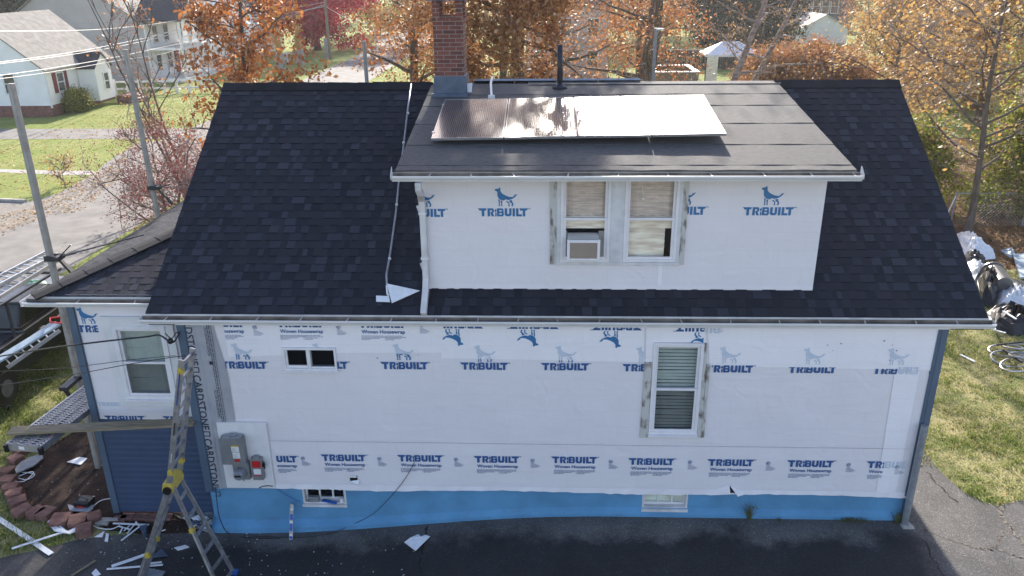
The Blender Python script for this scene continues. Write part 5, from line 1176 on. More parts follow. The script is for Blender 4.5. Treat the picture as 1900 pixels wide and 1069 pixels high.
flat([(170, 1063), (178, 1055), (187, 1065), (175, 1070)], .03, 'white square scrap at the bottom left of the asphalt')
flat([(272, 1022), (278, 1020), (284, 1030), (270, 1032)], .06, 'white scrap resting against the ladder rail')
flat([(276, 1036), (300, 1020), (312, 1031), (290, 1035)], .04, 'translucent grey film scrap beside the ladder', 'lead', 'film_scrap', 'film', curl=.02)
flat([(262, 1070), (276, 1054), (307, 1060), (296, 1075)], .03, 'grey ribbed sheet scrap at the bottom edge by the ladder', 'meter_l', 'sheet_scrap', 'sheet')
flat([(258, 976), (274, 975), (270, 1000), (266, 995)], .05, 'grey plastic sheet tucked under the ladder', 'lead', 'film_scrap', 'film', curl=.03)
flat([(750, 1006), (762, 1000), (776, 991), (781, 998), (790, 992), (798, 998), (771, 1022)], .05, 'crumpled paper lying on the asphalt below the foundation', 'sheet', 'paper_sheet', 'paper', curl=.03, t=.006)
flat([(88, 968), (95, 965), (125, 985), (160, 972), (163, 977), (130, 993), (100, 985)], .07, 'crumpled white plastic in front of the pavers', 'sheet', 'plastic_wrap', 'plastic', curl=.03)
flat([(27, 868), (40, 856), (58, 847), (78, 843), (80, 850), (62, 864), (30, 878)], .10, 'bent grey downspout scrap on the mulch under the walk plank', 'meter_l', 'metal_scrap', 'metal scrap', curl=0, t=.02)
flat([(125, 935), (150, 946), (172, 945), (176, 938), (165, 950), (130, 950)], .08, 'clear plastic bag beside the tool bag', 'meter_l', 'plastic_bag', 'bag', curl=.03)
rg = random.Random(3)
mb = MB()
for i in range(170):
    k = rg.random()
    if k < .6: x, y = rg.uniform(120, 470), rg.uniform(975, 1068)
    elif k < .8: x, y = rg.uniform(50, 200), rg.uniform(850, 930)
    else: x, y = rg.uniform(450, 800), rg.uniform(985, 1068)
    p = at(x, y, .012); s_ = rg.uniform(.004, .016); a_ = rg.uniform(0, 6)
    mb.face([(p[0]+s_*math.cos(a_+t)*rg.uniform(.5, 1.3), p[1]+s_*math.sin(a_+t)*rg.uniform(.5, 1.3), p[2]+rg.uniform(0, .01)) for t in (0, 1.6, 3.1, 4.7)])
o = mb.build('debris_crumbs', M['label_w']); tag(o, 'tiny white crumbs of trim scattered on asphalt and mulch', 'debris', kind='stuff')
# rubble pocket at the corner between siding and foundation
for i, (x, y, s, m_) in enumerate(((372, 962, .11, 'sheet'), (388, 955, .10, 'meter_l'), (360, 972, .09, 'lead'), (394, 970, .08, 'concrete'), (380, 978, .07, 'sheet'), (356, 957, .07, 'meter_l'))):
    p = at(x, y, .03); mb = MB(); mb.ball(p, s, 9, 6, (1.3, 1, .55), .3); single(mb, 'rubble_lump', M[m_], ('pale crumpled lump at the corner rubble pile', 'grey lump nearest the blue foundation in the rubble pile', 'dark lump in front of the rubble pile', 'stone coloured lump at the right of the rubble pile', 'small white lump at the front of the rubble pile', 'lump at the rear left of the rubble pile')[i], 'rubble', 'rubble at the foundation corner')
for i in range(16):
    x, y = rg.uniform(335, 398), rg.uniform(950, 985); p = Vector(at(x, y, .03)); d_ = Vector((rg.uniform(-.12, .12), rg.uniform(-.08, .08), rg.uniform(0, .05)))
    mb = MB(); mb.bar(p-d_, p+d_, rg.uniform(.02, .06), .01); single(mb, 'trim_splinter', M[('sheet', 'concrete', 'meter_l', 'wood')[i % 4]], 'small splinter among the rubble at the foundation corner', 'splinter', 'splinters in the corner rubble')
# tool bag
p = at(153, 945, 0); tb = root_at('tool_bag', 'black and red tool bag standing at the mulch bed edge', 'tool bag', p)
mb = MB(); c = Vector(p); q = [c+Vector((-.13, -.08, 0)), c+Vector((.17, -.10, 0)), c+Vector((.2, .13, 0)), c+Vector((-.10, .15, 0))]; mb.ext(q[::-1], (0.02, .02, .21)); sub(mb, 'body', M['black'], tb, bevel=.03)
mb = MB(); mb.ext([c+Vector((-.05, -.095, .02)), c+Vector((.1, -.105, .02)), c+Vector((.08, -.10, .15)), c+Vector((-.03, -.09, .13))], (0, -.006, 0)); sub(mb, 'red_pocket', M['red'], tb)
mb = MB(); cable(mb, [c+Vector((-.06, 0, .21)), c+Vector((0, 0, .27)), c+Vector((.08, 0, .27)), c+Vector((.15, 0, .21))], .012); sub(mb, 'handle', M['black'], tb)
cords = [([(205, 925), (185, 930), (170, 945), (165, 965), (178, 978), (205, 982), (222, 975)], 'white hose looping in front of the siding corner post', 'white_hose', 'hose'),
         ([(27, 893), (45, 893), (62, 878), (55, 876), (35, 884)], 'thin white cord coiled on the mulch, nearer the pavers', 'loose_cable', 'cable'),
         ([(30, 886), (50, 890), (64, 880), (40, 876)], 'thin white cord coiled on the mulch, farther from the pavers', 'loose_cable', 'cable')]
for pts, lb, nm, ct in cords:
    mb = MB(); cable(mb, [at(*q, .04) for q in pts], .009); single(mb, nm, M['label_w'], lb, ct)
# black sawhorse end at the left edge
mb = MB(); mb.tube([at(-30, 748, .25), at(22, 752, .25)], .05, 8); mb.tube([at(2, 750, .22), at(-12, 762, 0)], .03, 6); mb.tube([at(18, 752, .22), at(14, 762, 0)], .02, 6); single(mb, 'black_sawhorse', M['black'], 'black sawhorse end poking in at the left edge on the lawn', 'sawhorse')
# weeds along the foundation
M['weed'] = mat('dry_weed', (.14, .13, .05), .9, .3, col2=(.08, .11, .03), scale=30)
for i, (x, y, n_, h_, lb) in enumerate(((1390, 963, 26, .38, 'spindly dry weed at the foundation below the torn wrap'), (1670, 968, 60, .22, 'bushy weed at the right foot of the foundation'), (1580, 966, 90, .10, 'low green weed patch along the foundation'), (1445, 965, 30, .07, 'small weed tuft along the foundation'), (1666, 945, 10, .45, 'thin tall stalk near the grey corner pipe'))):
    mb = MB(); c = Vector(at(x, y))
    for k in range(n_):
        a_ = random.uniform(0, 6.28); r_ = random.uniform(.02, .14) if i in (1, 2) else random.uniform(.0, .03); b_ = c+Vector((math.cos(a_)*r_*(2.2 if i == 2 else 1), math.sin(a_)*r_*.4-.02, 0)); t_ = b_+Vector((random.uniform(-.5, .5)*h_, random.uniform(-.35, .1)*h_, h_*random.uniform(.4, 1)))
        w_ = Vector((.006, .003, 0)); m_ = (b_+t_)/2+Vector((0, 0, h_*.15)); mb.face([b_-w_, b_+w_, m_+w_, m_-w_]); mb.face([m_-w_, m_+w_, t_])
        if i in (0, 1): 
            for kk in range(3): q = m_+(t_-m_)*random.random(); mb.face([q, q+Vector((random.uniform(-.05, .05), random.uniform(-.03, .03), .03)), q+Vector((.008, 0, .01))])
    single(mb, 'weed', M['weed'], lb, 'weed')
# ---------------------------------------------------------------- right side yard
def crumple(name, px, h, label, m_='sheet', seed=1, n=9, cat='tarp', z0=.02):
    """a crumpled sheet thrown over a heap: subdivided outline with random height"""
    rg = random.Random(seed); P = [Vector(at(x, y, 0)) for x, y in px]; c = sum(P, Vector())/len(P); mb = MB(); K = len(P)*3
    ring = []
    for i in range(len(P)):
        a, b = P[i], P[(i+1) % len(P)]
        for k in range(3): ring.append(a+(b-a)*k/3)
    lv_ = []
    for j in range(n+1):
        t = j/n; row = []
        for i, p in enumerate(ring):
            q = p+(c-p)*t; z = h*math.sin(t*math.pi/2)**.7*rg.uniform(.75, 1.15)+rg.uniform(-.02, .05)*(1 if t > 0 else .3)
            row.append(q+Vector((rg.uniform(-.03, .03), rg.uniform(-.03, .03), max(z, z0))))
        lv_.append(row)
    V_ = [p for r in lv_ for p in r]; F_ = [(j*K+i, j*K+(i+1) % K, (j+1)*K+(i+1) % K, (j+1)*K+i) for j in range(n) for i in range(K)]; F_.append(tuple(range(n*K, n*K+K)))
    mb.mesh(V_, F_); return single(mb, name, M[m_], label, cat)
crumple('white_tarp', [(1770, 436), (1790, 440), (1822, 462), (1848, 481), (1812, 486), (1798, 482), (1782, 470)], .5, 'crumpled white plastic heap farthest behind the roof edge', seed=3)
crumple('white_tarp', [(1790, 492), (1812, 500), (1842, 515), (1820, 524), (1808, 530), (1795, 520)], .45, 'white plastic sheet between the trash barrel and the roof edge', seed=4)
crumple('white_tarp', [(1846, 520), (1862, 540), (1905, 552), (1935, 565), (1935, 582), (1900, 576), (1875, 570), (1850, 572)], .4, 'white plastic sheet trailing to the right edge of the photo', seed=5)
crumple('black_bag', [(1806, 532), (1828, 508), (1850, 515), (1852, 555), (1840, 572), (1815, 568)], .65, 'upright black trash bag beside the fallen barrel', 'black', seed=6, cat='trash bag')
crumple('black_bag', [(1825, 585), (1850, 570), (1905, 585), (1930, 600), (1930, 622), (1880, 625), (1840, 612)], .45, 'black plastic heap in front of the white sheets', 'black', seed=7, cat='trash bag')
crumple('black_bag', [(1782, 482), (1802, 478), (1830, 488), (1820, 500), (1795, 498)], .4, 'dark bag behind the fallen trash barrel', 'steel_dark', seed=8, cat='trash bag')
M['can'] = mat('grey_plastic_bin', (.10, .10, .10), .35, .15)
A = Vector(at(1832, 497, .32)); B_ = Vector(at(1862, 532, .32)); d = (B_-A).normalized(); A = B_-d*1.1
tb = root_at('trash_barrel', 'dark grey round trash barrel lying on its side', 'trash barrel', (A.x, A.y, 0))
mb = MB(); mb.tube([A, A+d*.04, A+d*.06, A+d*.5, B_-d*.1, B_], [.36, .36, .33, .31, .28, .27], 22, cap=False); mb.tube([B_-d*.01, B_], [.27, .27], 22); sub(mb, 'barrel', M['can'], tb, smooth=False)
mb = MB(); mb.tube([A-d*.02, A+d*.03], [.375, .375], 22, cap=False); sub(mb, 'rim', M['can'], tb)
mb = MB(); c = Vector(at(1880, 527, .03)); mb.tube([c, c+Vector((0, 0, .03)), c+Vector((0, 0, .06))], [.40, .40, .33], 24); single(mb, 'barrel_lid', M['can'], 'round grey barrel lid lying flat on the grass', 'lid')
mb = MB(); P = [Vector(at(x, y, .12)) for x, y in ((1880, 471), (1925, 469), (1925, 512), (1893, 514))]
M['board_b'] = mat('pale_blue_board', (.42, .50, .55), .5, .1)
mb.ext(P[::-1], (0, 0, -.06)); single(mb, 'siding_panel', M['board_b'], 'pale blue grey board lying at the right edge behind the barrel', 'board')
crumple('blue_tarp', [(1855, 468), (1878, 463), (1885, 476), (1875, 480)], .15, 'small blue and white bag near the pale board', 'board_b', seed=11, cat='bag')
for i, (a, b, lb) in enumerate((((1842, 657), (1843, 659), ''),)): pass
for i, (a, b, lb, z) in enumerate((((1836, 588), (1846, 612), 'white strip leaning at the gutter end', .25), ((1843, 612), (1866, 618), 'white strip lying before the black heap', .08), ((1782, 658), (1808, 671), 'short white strip alone on the right lawn', .03), ((1861, 577), (1885, 592), 'grey strip lying over the black heap', .45))):
    mb = MB(); mb.bar(at(*a, z), at(*b, z), .06, .02); single(mb, 'trim_strip', M['sheet'], lb, 'trim strip', 'trim strips on the right lawn')
# loose coil of grey tubing
for i, (x, y, rx, ry, rot, lb) in enumerate(((1872, 666, .42, .34, .2, 'nearest grey hoop of tubing on the right lawn'), (1868, 650, .40, .28, -.2, 'hoop of tubing leaning left in the pile'), (1888, 676, .44, .30, .5, 'lowest hoop of tubing at the right edge'), (1893, 643, .40, .25, 0, 'upper hoop of tubing in the pile'), (1900, 660, .36, .26, .3, 'hoop of tubing cut by the right edge of the photo'))):
    c = Vector(at(x, y, .05+.03*i)); mb = MB(); pts = [c+Vector((math.cos(t)*rx*math.cos(rot)-math.sin(t)*ry*math.sin(rot), math.cos(t)*rx*math.sin(rot)+math.sin(t)*ry*math.cos(rot), .05*math.sin(t+i))) for t in np.linspace(0, 6.1, 26)]
    mb.tube(pts, .022, 7); single(mb, 'tubing_hoop', M['pframe'], lb, 'tubing', 'hoops of grey tubing on the right lawn')
mb = MB(); mb.bar(at(1862, 649, .16), at(1896, 672, .2), .05, .05); mb.bar(at(1850, 640, .14), at(1898, 634, .14), .035, .035); single(mb, 'frame_bar', M['steel_dark'], 'dark straight bars lying across the hoops of tubing', 'bar')
# chain-link fence
fa = Vector(at(1768, 392+18, 0)); fb = Vector(at(2000, 408, 0)); fh = 1.25
yF = 17.2; xF0, xF1 = ay(1769, 389, yF)[0], 24.5
cf = root_at('chain_link_fence', 'low chain link fence with a metal top rail under the yellow leaved tree', 'fence', (xF0, yF, 0))
def zf(px, py): return ay(px, py, yF)[2]
zt_ = 1.25
mb = MB(); mb.tube([(xF0, yF, zt_), (xF1, yF, zt_)], .024, 8); sub(mb, 'top_rail', M['meter_l'], cf)
for x in (xF0, xF0+2.6, xF0+5.2, xF0+7.8): mb = MB(); mb.tube([(x, yF, -.05), (x, yF, zt_+.04)], .03, 8); sub(mb, 'post', M['meter_l'], cf)
mb = MB(); mb.tube([(xF0, yF, zt_-.05), (xF0-.35, yF-.15, .2)], .02, 6); sub(mb, 'brace', M['sheet'], cf)
mb = MB(); x = xF0
while x < xF1:
    mb.bar((x, yF, .03), (min(x+zt_, xF1), yF, min(zt_, .03+xF1-x)), .006, .006); mb.bar((x+zt_, yF, .03), (x, yF, zt_), .006, .006); x += .13
sub(mb, 'mesh', M['meter_l'], cf)
# ---------------------------------------------------------------- dark pickup with ladder rack beside the wing
M['truckpaint'] = mat('black_truck_paint', (.012, .013, .015), .25, .15, scale=3, spec=.6)
tk = root_at('pickup_truck', 'black pickup truck with a loaded ladder rack behind the left wing', 'pickup truck', (-13.4, 6, 0))
X0, X1, Y0, Y1 = -14.55, -12.55, 2.6, 8.8
mb = MB()
prof = [(Y0, .45), (Y0, 1.32), (Y0+2.1, 1.32), (Y0+2.15, 1.35), (Y0+2.35, 1.95), (Y0+3.6, 1.95), (Y0+4.35, 1.38), (Y1-.2, 1.22), (Y1, 1.0), (Y1, .45)]
low = [(Y0, .45), (Y0, 1.28), (Y0+2.1, 1.28), (Y0+2.1, 1.33), (Y0+4.4, 1.33), (Y1-.2, 1.2), (Y1, 1.0), (Y1, .45)]
mb.ext([(X1, y, z) for y, z in low], (X0-X1, 0, 0)); sub(mb, 'body', M['truckpaint'], tk, bevel=.05)
mb = MB(); cab = [(Y0+2.12, 1.325), (Y0+2.35, 1.92), (Y0+3.6, 1.92), (Y0+4.35, 1.325)]; mb.ext([(X1-.12, y, z) for y, z in cab], (X0-X1+.24, 0, 0)); sub(mb, 'cab', M['truckpaint'], tk, bevel=.05)
mb = MB(); mb.face([(X1-.115, Y0+2.4, 1.4), (X1-.115, Y0+3.9, 1.4), (X1-.115, Y0+3.5, 1.82), (X1-.115, Y0+2.5, 1.82)]); mb.face([(X0+.2, Y0+3.66, 1.90), (X1-.2, Y0+3.66, 1.90), (X1-.2, Y0+4.38, 1.37), (X0+.2, Y0+4.38, 1.37)]); sub(mb, 'window', M['glass_d'], tk)
for xx in (X1-.1, X0+.1):
    for yy in (Y0+1.1, Y1-1.0):
        mb = MB(); mb.tube([(xx-.12, yy, .38), (xx+.12, yy, .38)], .38, 20); w_ = sub(mb, 'wheel', M['black'], tk); mb = MB(); mb.tube([(xx-.125, yy, .38), (xx+.125, yy, .38)], .2, 12); sub(mb, 'rim', M['can'], w_)
for yy in (Y0+2.65, Y0+3.4): mb = MB(); mb.box((X1, yy, 1.1), (X1+.03, yy+.18, 1.14)); sub(mb, 'door_handle', M['alu'], tk)
mb = MB()
for yy in (Y0+.3, Y0+1.9, Y0+3.9):
    for xx in (X0+.1, X1-.1): mb.bar((xx, yy, 1.2), (xx, yy, 2.08), .05, .05)
    mb.bar((X0+.1, yy, 2.08), (X1-.1, yy, 2.08), .05, .05)
for xx in (X0+.1, X1-.1): mb.bar((xx, Y0-.2, 2.12), (xx, Y0+4.1, 2.12), .05, .05)
sub(mb, 'ladder_rack', M['steel_dark'], tk)
mb = MB(); mb.face([(X1-.15, Y0+.2, 1.285), (X0+.15, Y0+.2, 1.285), (X0+.15, Y0+2, 1.285), (X1-.15, Y0+2, 1.285)]); sub(mb, 'bed_floor', M['steel_dark'], tk)
def ladder_flat(nm, label, a, b, wdir, W_, n, group=None, cat='ladder', m_='alu'):
    r = root_at(nm, label, cat, a, group); a, b, wv_ = Vector(a), Vector(b), Vector(wdir).normalized()*W_
    for s in (0, 1): mb = MB(); mb.bar(a+wv_*s, b+wv_*s, .035, .08); sub(mb, 'rail', M[m_], r)
    for k in range(n): t = (k+.5)/n; mb = MB(); p = a+(b-a)*t; mb.tube([p, p+wv_], .018, 6); sub(mb, 'rung', M[m_], r)
M['alu_b'] = mat('bright_aluminium', (.62, .62, .62), .35, .1, metal=.6)
for k, (p, q, lb) in enumerate((((0, 512), (85, 468), 'upper bright extension ladder on the truck rack'), ((-5, 535), (88, 478), 'lower bright extension ladder on the truck rack'))):
    z = 2.3-.12*k; A = az(*p, z); B_ = az(*q, z); A = Vector(A)-(Vector(B_)-Vector(A)).normalized()*2
    ladder_flat('extension_ladder', lb, A, B_, (1, -.35, 0), .42, 14, 'extension ladders on the truck rack', m_='alu_b')
crumple('green_bag', [(0, 0)]*3, .1, '') if 0 else None
c = Vector(az(62, 531, 1.6)); mb = MB(); mb.ball(c, .32, 12, 8, (1.3, .8, .45), .12); single(mb, 'green_bag', M['grn'], 'crumpled green plastic bag on the dark truck', 'bag')
# ladder sections leaning behind the wing corner
A = az(0, 668, 1.0); B_ = az(97, 600, 1.5); ladder_flat('leaning_ladder', 'aluminium ladder lying level beyond the left wing corner', A, B_, (.6, -.5, -.1), .42, 7, m_='alu_b')
mb = MB(); mb.bar(az(-10, 672, 1.2), az(108, 600, 1.62), .26, .04); single(mb, 'blue_plank', M['board_b'], 'pale blue plank beside the ladder beyond the wing corner', 'plank')
mb = MB()
for a, b in (((93, 590), (114, 588)), ((93, 598), (113, 600)), ((93, 590), (93, 598)), ((114, 588), (113, 600))): mb.bar(az(*a, 1.7), az(*b, 1.7), .025, .025)
single(mb, 'red_frame', M['red'], 'thin red wire frame above the blue plank', 'frame')
# steps/landing at the left side of the wing
mb = MB(); mb.box((-9.9, 4.8, -.4), (-8.57, 6.0, .45)); mb.box((-10.2, 4.95, -.4), (-9.9, 5.9, .2)); single(mb, 'side_steps', M['foundation'], 'blue painted side steps behind the walk plank', 'steps')
# ---------------------------------------------------------------- neighbouring houses
M['clap'] = mat('white_clapboard', (.8, .8, .8), .6, .04, scale=1); 
def lap_mat(name, c, per=.12):
    M_ = mat(name, c, .6, .05, scale=1); nt = M_.node_tree; L = nt.links; P = nt.nodes['Principled BSDF']
    tc = N(nt, 'ShaderNodeTexCoord'); sp = N(nt, 'ShaderNodeSeparateXYZ'); L.new(tc.outputs['Object'], sp.inputs[0]); md = N(nt, 'ShaderNodeMath', operation='MODULO'); md.inputs[1].default_value = per
    L.new(sp.outputs[2], md.inputs[0]); bp = N(nt, 'ShaderNodeBump'); bp.inputs['Distance'].default_value = .06; bp.inputs['Strength'].default_value = .7; L.new(md.outputs[0], bp.inputs['Height']); L.new(bp.outputs[0], P.inputs['Normal']); return M_
M['lap_w'] = lap_mat('white_lap_siding', (.88, .88, .86)); M['lap_g'] = lap_mat('grey_lap_siding', (.36, .345, .34), .2); M['lap_b'] = lap_mat('slate_blue_siding', (.07, .09, .13)); M['lap_p'] = lap_mat('mauve_siding', (.5, .42, .4))
M['roof_tan'] = mat('weathered_tan_shingles', (.235, .222, .20), .95, .18, scale=2.5, bump=.6, bscale=8, dist=.05)
M['roof_dk'] = mat('dark_neighbour_shingles', (.05, .05, .055), .9, .2, scale=6)
M['roof_pale'] = mat('pale_shingles', (.55, .5, .44), .9, .12, scale=3)
M['maroon'] = mat('maroon_shutter', (.18, .03, .04), .6, .1); M['pane_far'] = mat('far_window_glass', (.05, .06, .07), .08, .2, spec=1)
def gable(e, x0, x1, y0, y1, z0, ze, zr, axis, wall, roof_m, ov=.25, base=None):
    """gabled box; axis = direction of the ridge"""
    mb = MB()
    if axis == 'Y':
        c = (x0+x1)/2; mb.ext([(x0, y0, z0), (x1, y0, z0), (x1, y0, ze), (c, y0, zr), (x0, y0, ze)], (0, y1-y0, 0))
    else:
        c = (y0+y1)/2; mb.ext([(x0, y0, z0), (x0, y0, ze), (x0, c, zr), (x0, y1, ze), (x0, y1, z0)], (x1-x0, 0, 0))
    sub(mb, 'walls', wall, e)
    mb = MB(); t = .1
    if axis == 'Y':
        s = (zr-ze)/(c-x0); 
        for sg, xe in ((1, x1), (-1, x0)): mb.ext([(c, y0-ov, zr+.02), (xe+sg*ov, y0-ov, ze-s*ov+.02), (xe+sg*ov, y0-ov, ze-s*ov+.02+t), (c, y0-ov, zr+.02+t)], (0, y1-y0+2*ov, 0))
    else:
        s = (zr-ze)/(c-y0)
        for sg, ye in ((1, y1), (-1, y0)): mb.ext([(x0-ov, c, zr+.02), (x0-ov, ye+sg*ov, ze-s*ov+.02), (x0-ov, ye+sg*ov, ze-s*ov+.02+t), (x0-ov, c, zr+.02+t)], (x1-x0+2*ov, 0, 0))
    sub(mb, 'roof', roof_m, e)
    if base:
        mb = MB(); mb.box((x0-.02, y0-.02, z0-.85), (x1+.02, y1+.02, z0)); sub(mb, 'brick_base', base, e)
def fwin(e, x, y, z, w_, h_, face='X', shut=False, bars=1):
    def bx(mb, u0, u1, z0_, z1_, d0, d1):
        if face == 'X': mb.box((x+d0, y+u0, z0_), (x+d1, y+u1, z1_))
        else: mb.box((x+u0, y-d1, z0_), (x+u1, y-d0, z1_))
    mb = MB(); f = .09
    bx(mb, -w_/2-f, -w_/2, z-f, z+h_+f, 0, .06); bx(mb, w_/2, w_/2+f, z-f, z+h_+f, 0, .06); bx(mb, -w_/2, w_/2, z+h_, z+h_+f, 0, .06); bx(mb, -w_/2, w_/2, z-f, z, 0, .06); bx(mb, -w_/2, w_/2, z+h_/2-.03, z+h_/2+.03, 0.02, .05)
    w__ = sub(mb, 'window', M['white'], e); mb = MB(); bx(mb, -w_/2, w_/2, z, z+h_, .0, .018); sub(mb, 'pane', M['pane_far'], w__)
    if shut:
        for s in (-1, 1): mb = MB(); bx(mb, s*(w_/2+.30)-.2, s*(w_/2+.30)+.2, z-f, z+h_+f, 0, .05); sub(mb, 'shutter', M['maroon'], w__)
hA = root_at('cape_house', 'white cape house with a tan roof and maroon shutters at far left', 'house', (-37.8, 46, 0))
gable(hA, -41.7, -33.85, 42.1, 50.6, .75, 3.15, 6.45, 'Y', M['lap_w'], M['roof_tan'], base=M['brick'])
fwin(hA, -33.85, 43.8, 1.55, .75, 1.15, 'X', True); fwin(hA, -33.85, 49.7, 1.5, .6, 1.25, 'X', True); fwin(hA, -36.3, 42.1, 1.6, .7, 1.2, 'Y'); 
mb = MB(); mb.box((-33.8, 46, .5), (-32.5, 48.2, 2.85)); mb.ext([(-32.5, 46, 2.85), (-32.5, 48.2, 2.85), (-32.5, 47.1, 3.7)], (-1.4, 0, 0)); en = sub(mb, 'entry_bay', M['lap_w'], hA)
mb = MB(); mb.ext([(-32.4, 45.85, 2.72), (-32.4, 47.1, 3.72), (-32.4, 47.1, 3.82), (-32.4, 45.85, 2.82)], (-2.4, 0, 0)); mb.ext([(-32.4, 48.35, 2.72), (-32.4, 48.35, 2.82), (-32.4, 47.1, 3.82), (-32.4, 47.1, 3.72)], (-2.4, 0, 0)); sub(mb, 'entry_roof', M['roof_dk'], en)
fwin(hA, -32.5, 47.3, 1.2, .6, 1.1, 'X')
mb = MB(); mb.box((-32.5, 48.3, .0), (-31.2, 50, .55)); mb.box((-31.2, 48.5, 0), (-30.8, 49.8, .3)); sub(mb, 'brick_steps', M['brick'], hA)
mb = MB(); mb.bar((-33.75, 42.05, .6), (-33.75, 42.05, 3.1), .09, .09); mb.bar((-33.7, 42.0, 3.08), (-33.5, 50.7, 3.08), .1, .1); sub(mb, 'gutter', M['white'], hA)
hB = root_at('grey_house', 'large grey gabled house with a two level white porch', 'house', (-40, 65, 0))
gable(hB, -47.5, -35.2, 60, 71, .3, 5.0, 9.2, 'Y', M['lap_g'], M['roof_tan'], base=M['concrete'])
mb = MB(); mb.box((-35.15, 60.3, 0), (-32.2, 70.5, .35)); mb.box((-35.15, 60.3, 2.75), (-32.2, 70.5, 2.95)); mb.box((-35.15, 60.2, 5.1), (-32.0, 70.6, 5.3))
for yy in (60.5, 62.5, 64.5, 66.5, 68.5, 70.3):
    for z0_, z1_ in ((.35, 2.75), (2.95, 5.1)): mb.box((-32.4, yy-.1, z0_), (-32.2, yy+.1, z1_))
po = sub(mb, 'porch', M['white'], hB)
mb = MB()
for z_ in (1.3, 3.9):
    mb.box((-32.33, 60.4, z_-.04), (-32.27, 70.3, z_)); mb.box((-32.33, 60.4, z_-.8), (-32.27, 70.3, z_-.76)); yy = 60.6
    while yy < 70.3: mb.box((-32.32, yy, z_-.76), (-32.28, yy+.05, z_-.04)); yy += .22
sub(mb, 'railing', M['white'], po)
mb = MB(); mb.ext([(-31.9, 60.0, 5.3), (-31.9, 65.5, 5.3), (-31.9, 62.75, 7.4)], (-3.4, 0, 0)); sub(mb, 'porch_gable', M['lap_g'], po)
mb = MB(); mb.ext([(-31.7, 59.7, 5.15), (-31.7, 62.75, 7.5), (-31.7, 62.75, 7.62), (-31.7, 59.7, 5.28)], (-4.2, 0, 0)); mb.ext([(-31.7, 65.8, 5.15), (-31.7, 65.8, 5.28), (-31.7, 62.75, 7.62), (-31.7, 62.75, 7.5)], (-4.2, 0, 0)); mb.ext([(-31.8, 65.6, 5.3), (-31.8, 70.8, 5.3), (-35.3, 70.8, 6.8), (-35.3, 65.6, 6.8)], (0, 0, .12)); sub(mb, 'porch_roof', M['roof_dk'], po)
mb = MB(); mb.box((-35.195, 60, .3), (-35.15, 71, 5.0)); sub(mb, 'front_siding', M['lap_w'], hB)
for yy in (61.8, 64, 67, 69.3): fwin(hB, -35.14, yy, .9, .9, 1.4, 'X'); fwin(hB, -35.14, yy, 3.3, .9, 1.4, 'X')
mb = MB(); mb.box((-35.14, 65.1, .35), (-35.08, 66.0, 2.4)); sub(mb, 'door', M['maroon'], hB)
hC = root_at('white_far_house', 'white house glimpsed behind the left oak beside the street', 'house', (-36, 84, 0)); gable(hC, -41, -33, 82, 92, .2, 4.5, 7.5, 'Y', M['lap_w'], M['roof_dk'], base=M['concrete']); fwin(hC, -33, 85, 1, 1, 1.4); fwin(hC, -33, 88.5, 1, 1, 1.4); fwin(hC, -36, 82, 1.2, 1, 1.4, 'Y')
hD = root_at('blue_far_house', 'dark slate blue house with a white framed sunroom at top right', 'house', (42, 122, 0))
ux0, ux1 = ay(1484, 40, 118)[0], ay(1543, 40, 118)[0]; zt_ = ay(1510, 8, 118)[2]; zr_ = ay(1510, 33, 118)[2]
gable(hD, ux0, ux1+3, 118, 128, 0, max(zt_, 4.5), max(zt_, 4.5)+2.5, 'X', M['lap_b'], M['roof_dk'], base=M['concrete'])
for k in range(4): fwin(hD, ux0+.9+k*1.35, 118, max(zr_, 2.6), 1.0, 1.9, 'Y')
mb = MB(); mb.box((ux0-.05, 117.85, 0), (ux0+.15, 118, max(zt_, 4.5))); sub(mb, 'corner_board', M['white'], hD)
hE = root_at('pale_roof_garage', 'low garage with a pale sunlit roof in front of the blue house', 'garage', (43, 100, 0)); gx0, gx1 = ay(1478, 60, 98)[0], ay(1562, 60, 98)[0]; gable(hE, gx0, gx1, 96, 106, 0, 1.8, 3.4, 'Y', M['lap_w'], M['roof_pale'], base=M['concrete'])
hF = root_at('mauve_house', 'mauve sided house half hidden behind the oak trunks', 'house', (6, 80, 0)); gable(hF, ay(975, 80, 62)[0], ay(1128, 80, 62)[0], 62, 74, 0, 6.2, 9, 'X', M['lap_p'], M['roof_dk'], base=M['concrete'])
for k in range(3): fwin(hF, ay(1000+k*50, 80, 62)[0], 62, 3.6, .9, 1.4, 'Y'); fwin(hF, ay(1000+k*50, 80, 62)[0], 62, .9, .9, 1.4, 'Y')
# backyard tent, tub, fence
c = at(1350, 150); cx, cy = c[0], c[1]; k_ = 1.0
gz_ = root_at('garden_canopy', 'white roofed garden canopy with a drawn beige curtain', 'canopy', (cx, cy, 0)); hw, hd = 2.3, 1.6
mb = MB(); q = [(cx-hw, cy-hd, 2.3), (cx+hw, cy-hd, 2.3), (cx+hw, cy+hd, 2.3), (cx-hw, cy+hd, 2.3)]; t_ = [(cx-.7, cy, 3.25), (cx+.7, cy, 3.25)]
mb.face([q[0], q[1], t_[1], t_[0]]); mb.face([q[1], q[2], t_[1]]); mb.face([q[2], q[3], t_[0], t_[1]]); mb.face([q[3], q[0], t_[0]]); mb.box((cx-hw, cy-hd, 2.14), (cx+hw, cy+hd, 2.3)); sub(mb, 'roof', M['sheet'], gz_)
mb = MB()
for x in (-hw+.05, hw-.05):
    for y in (-hd+.05, hd-.05): mb = MB(); mb.bar((cx+x, cy+y, 0), (cx+x, cy+y, 2.15), .08, .08); sub(mb, 'post', M['steel_dark'], gz_)
mb = MB()
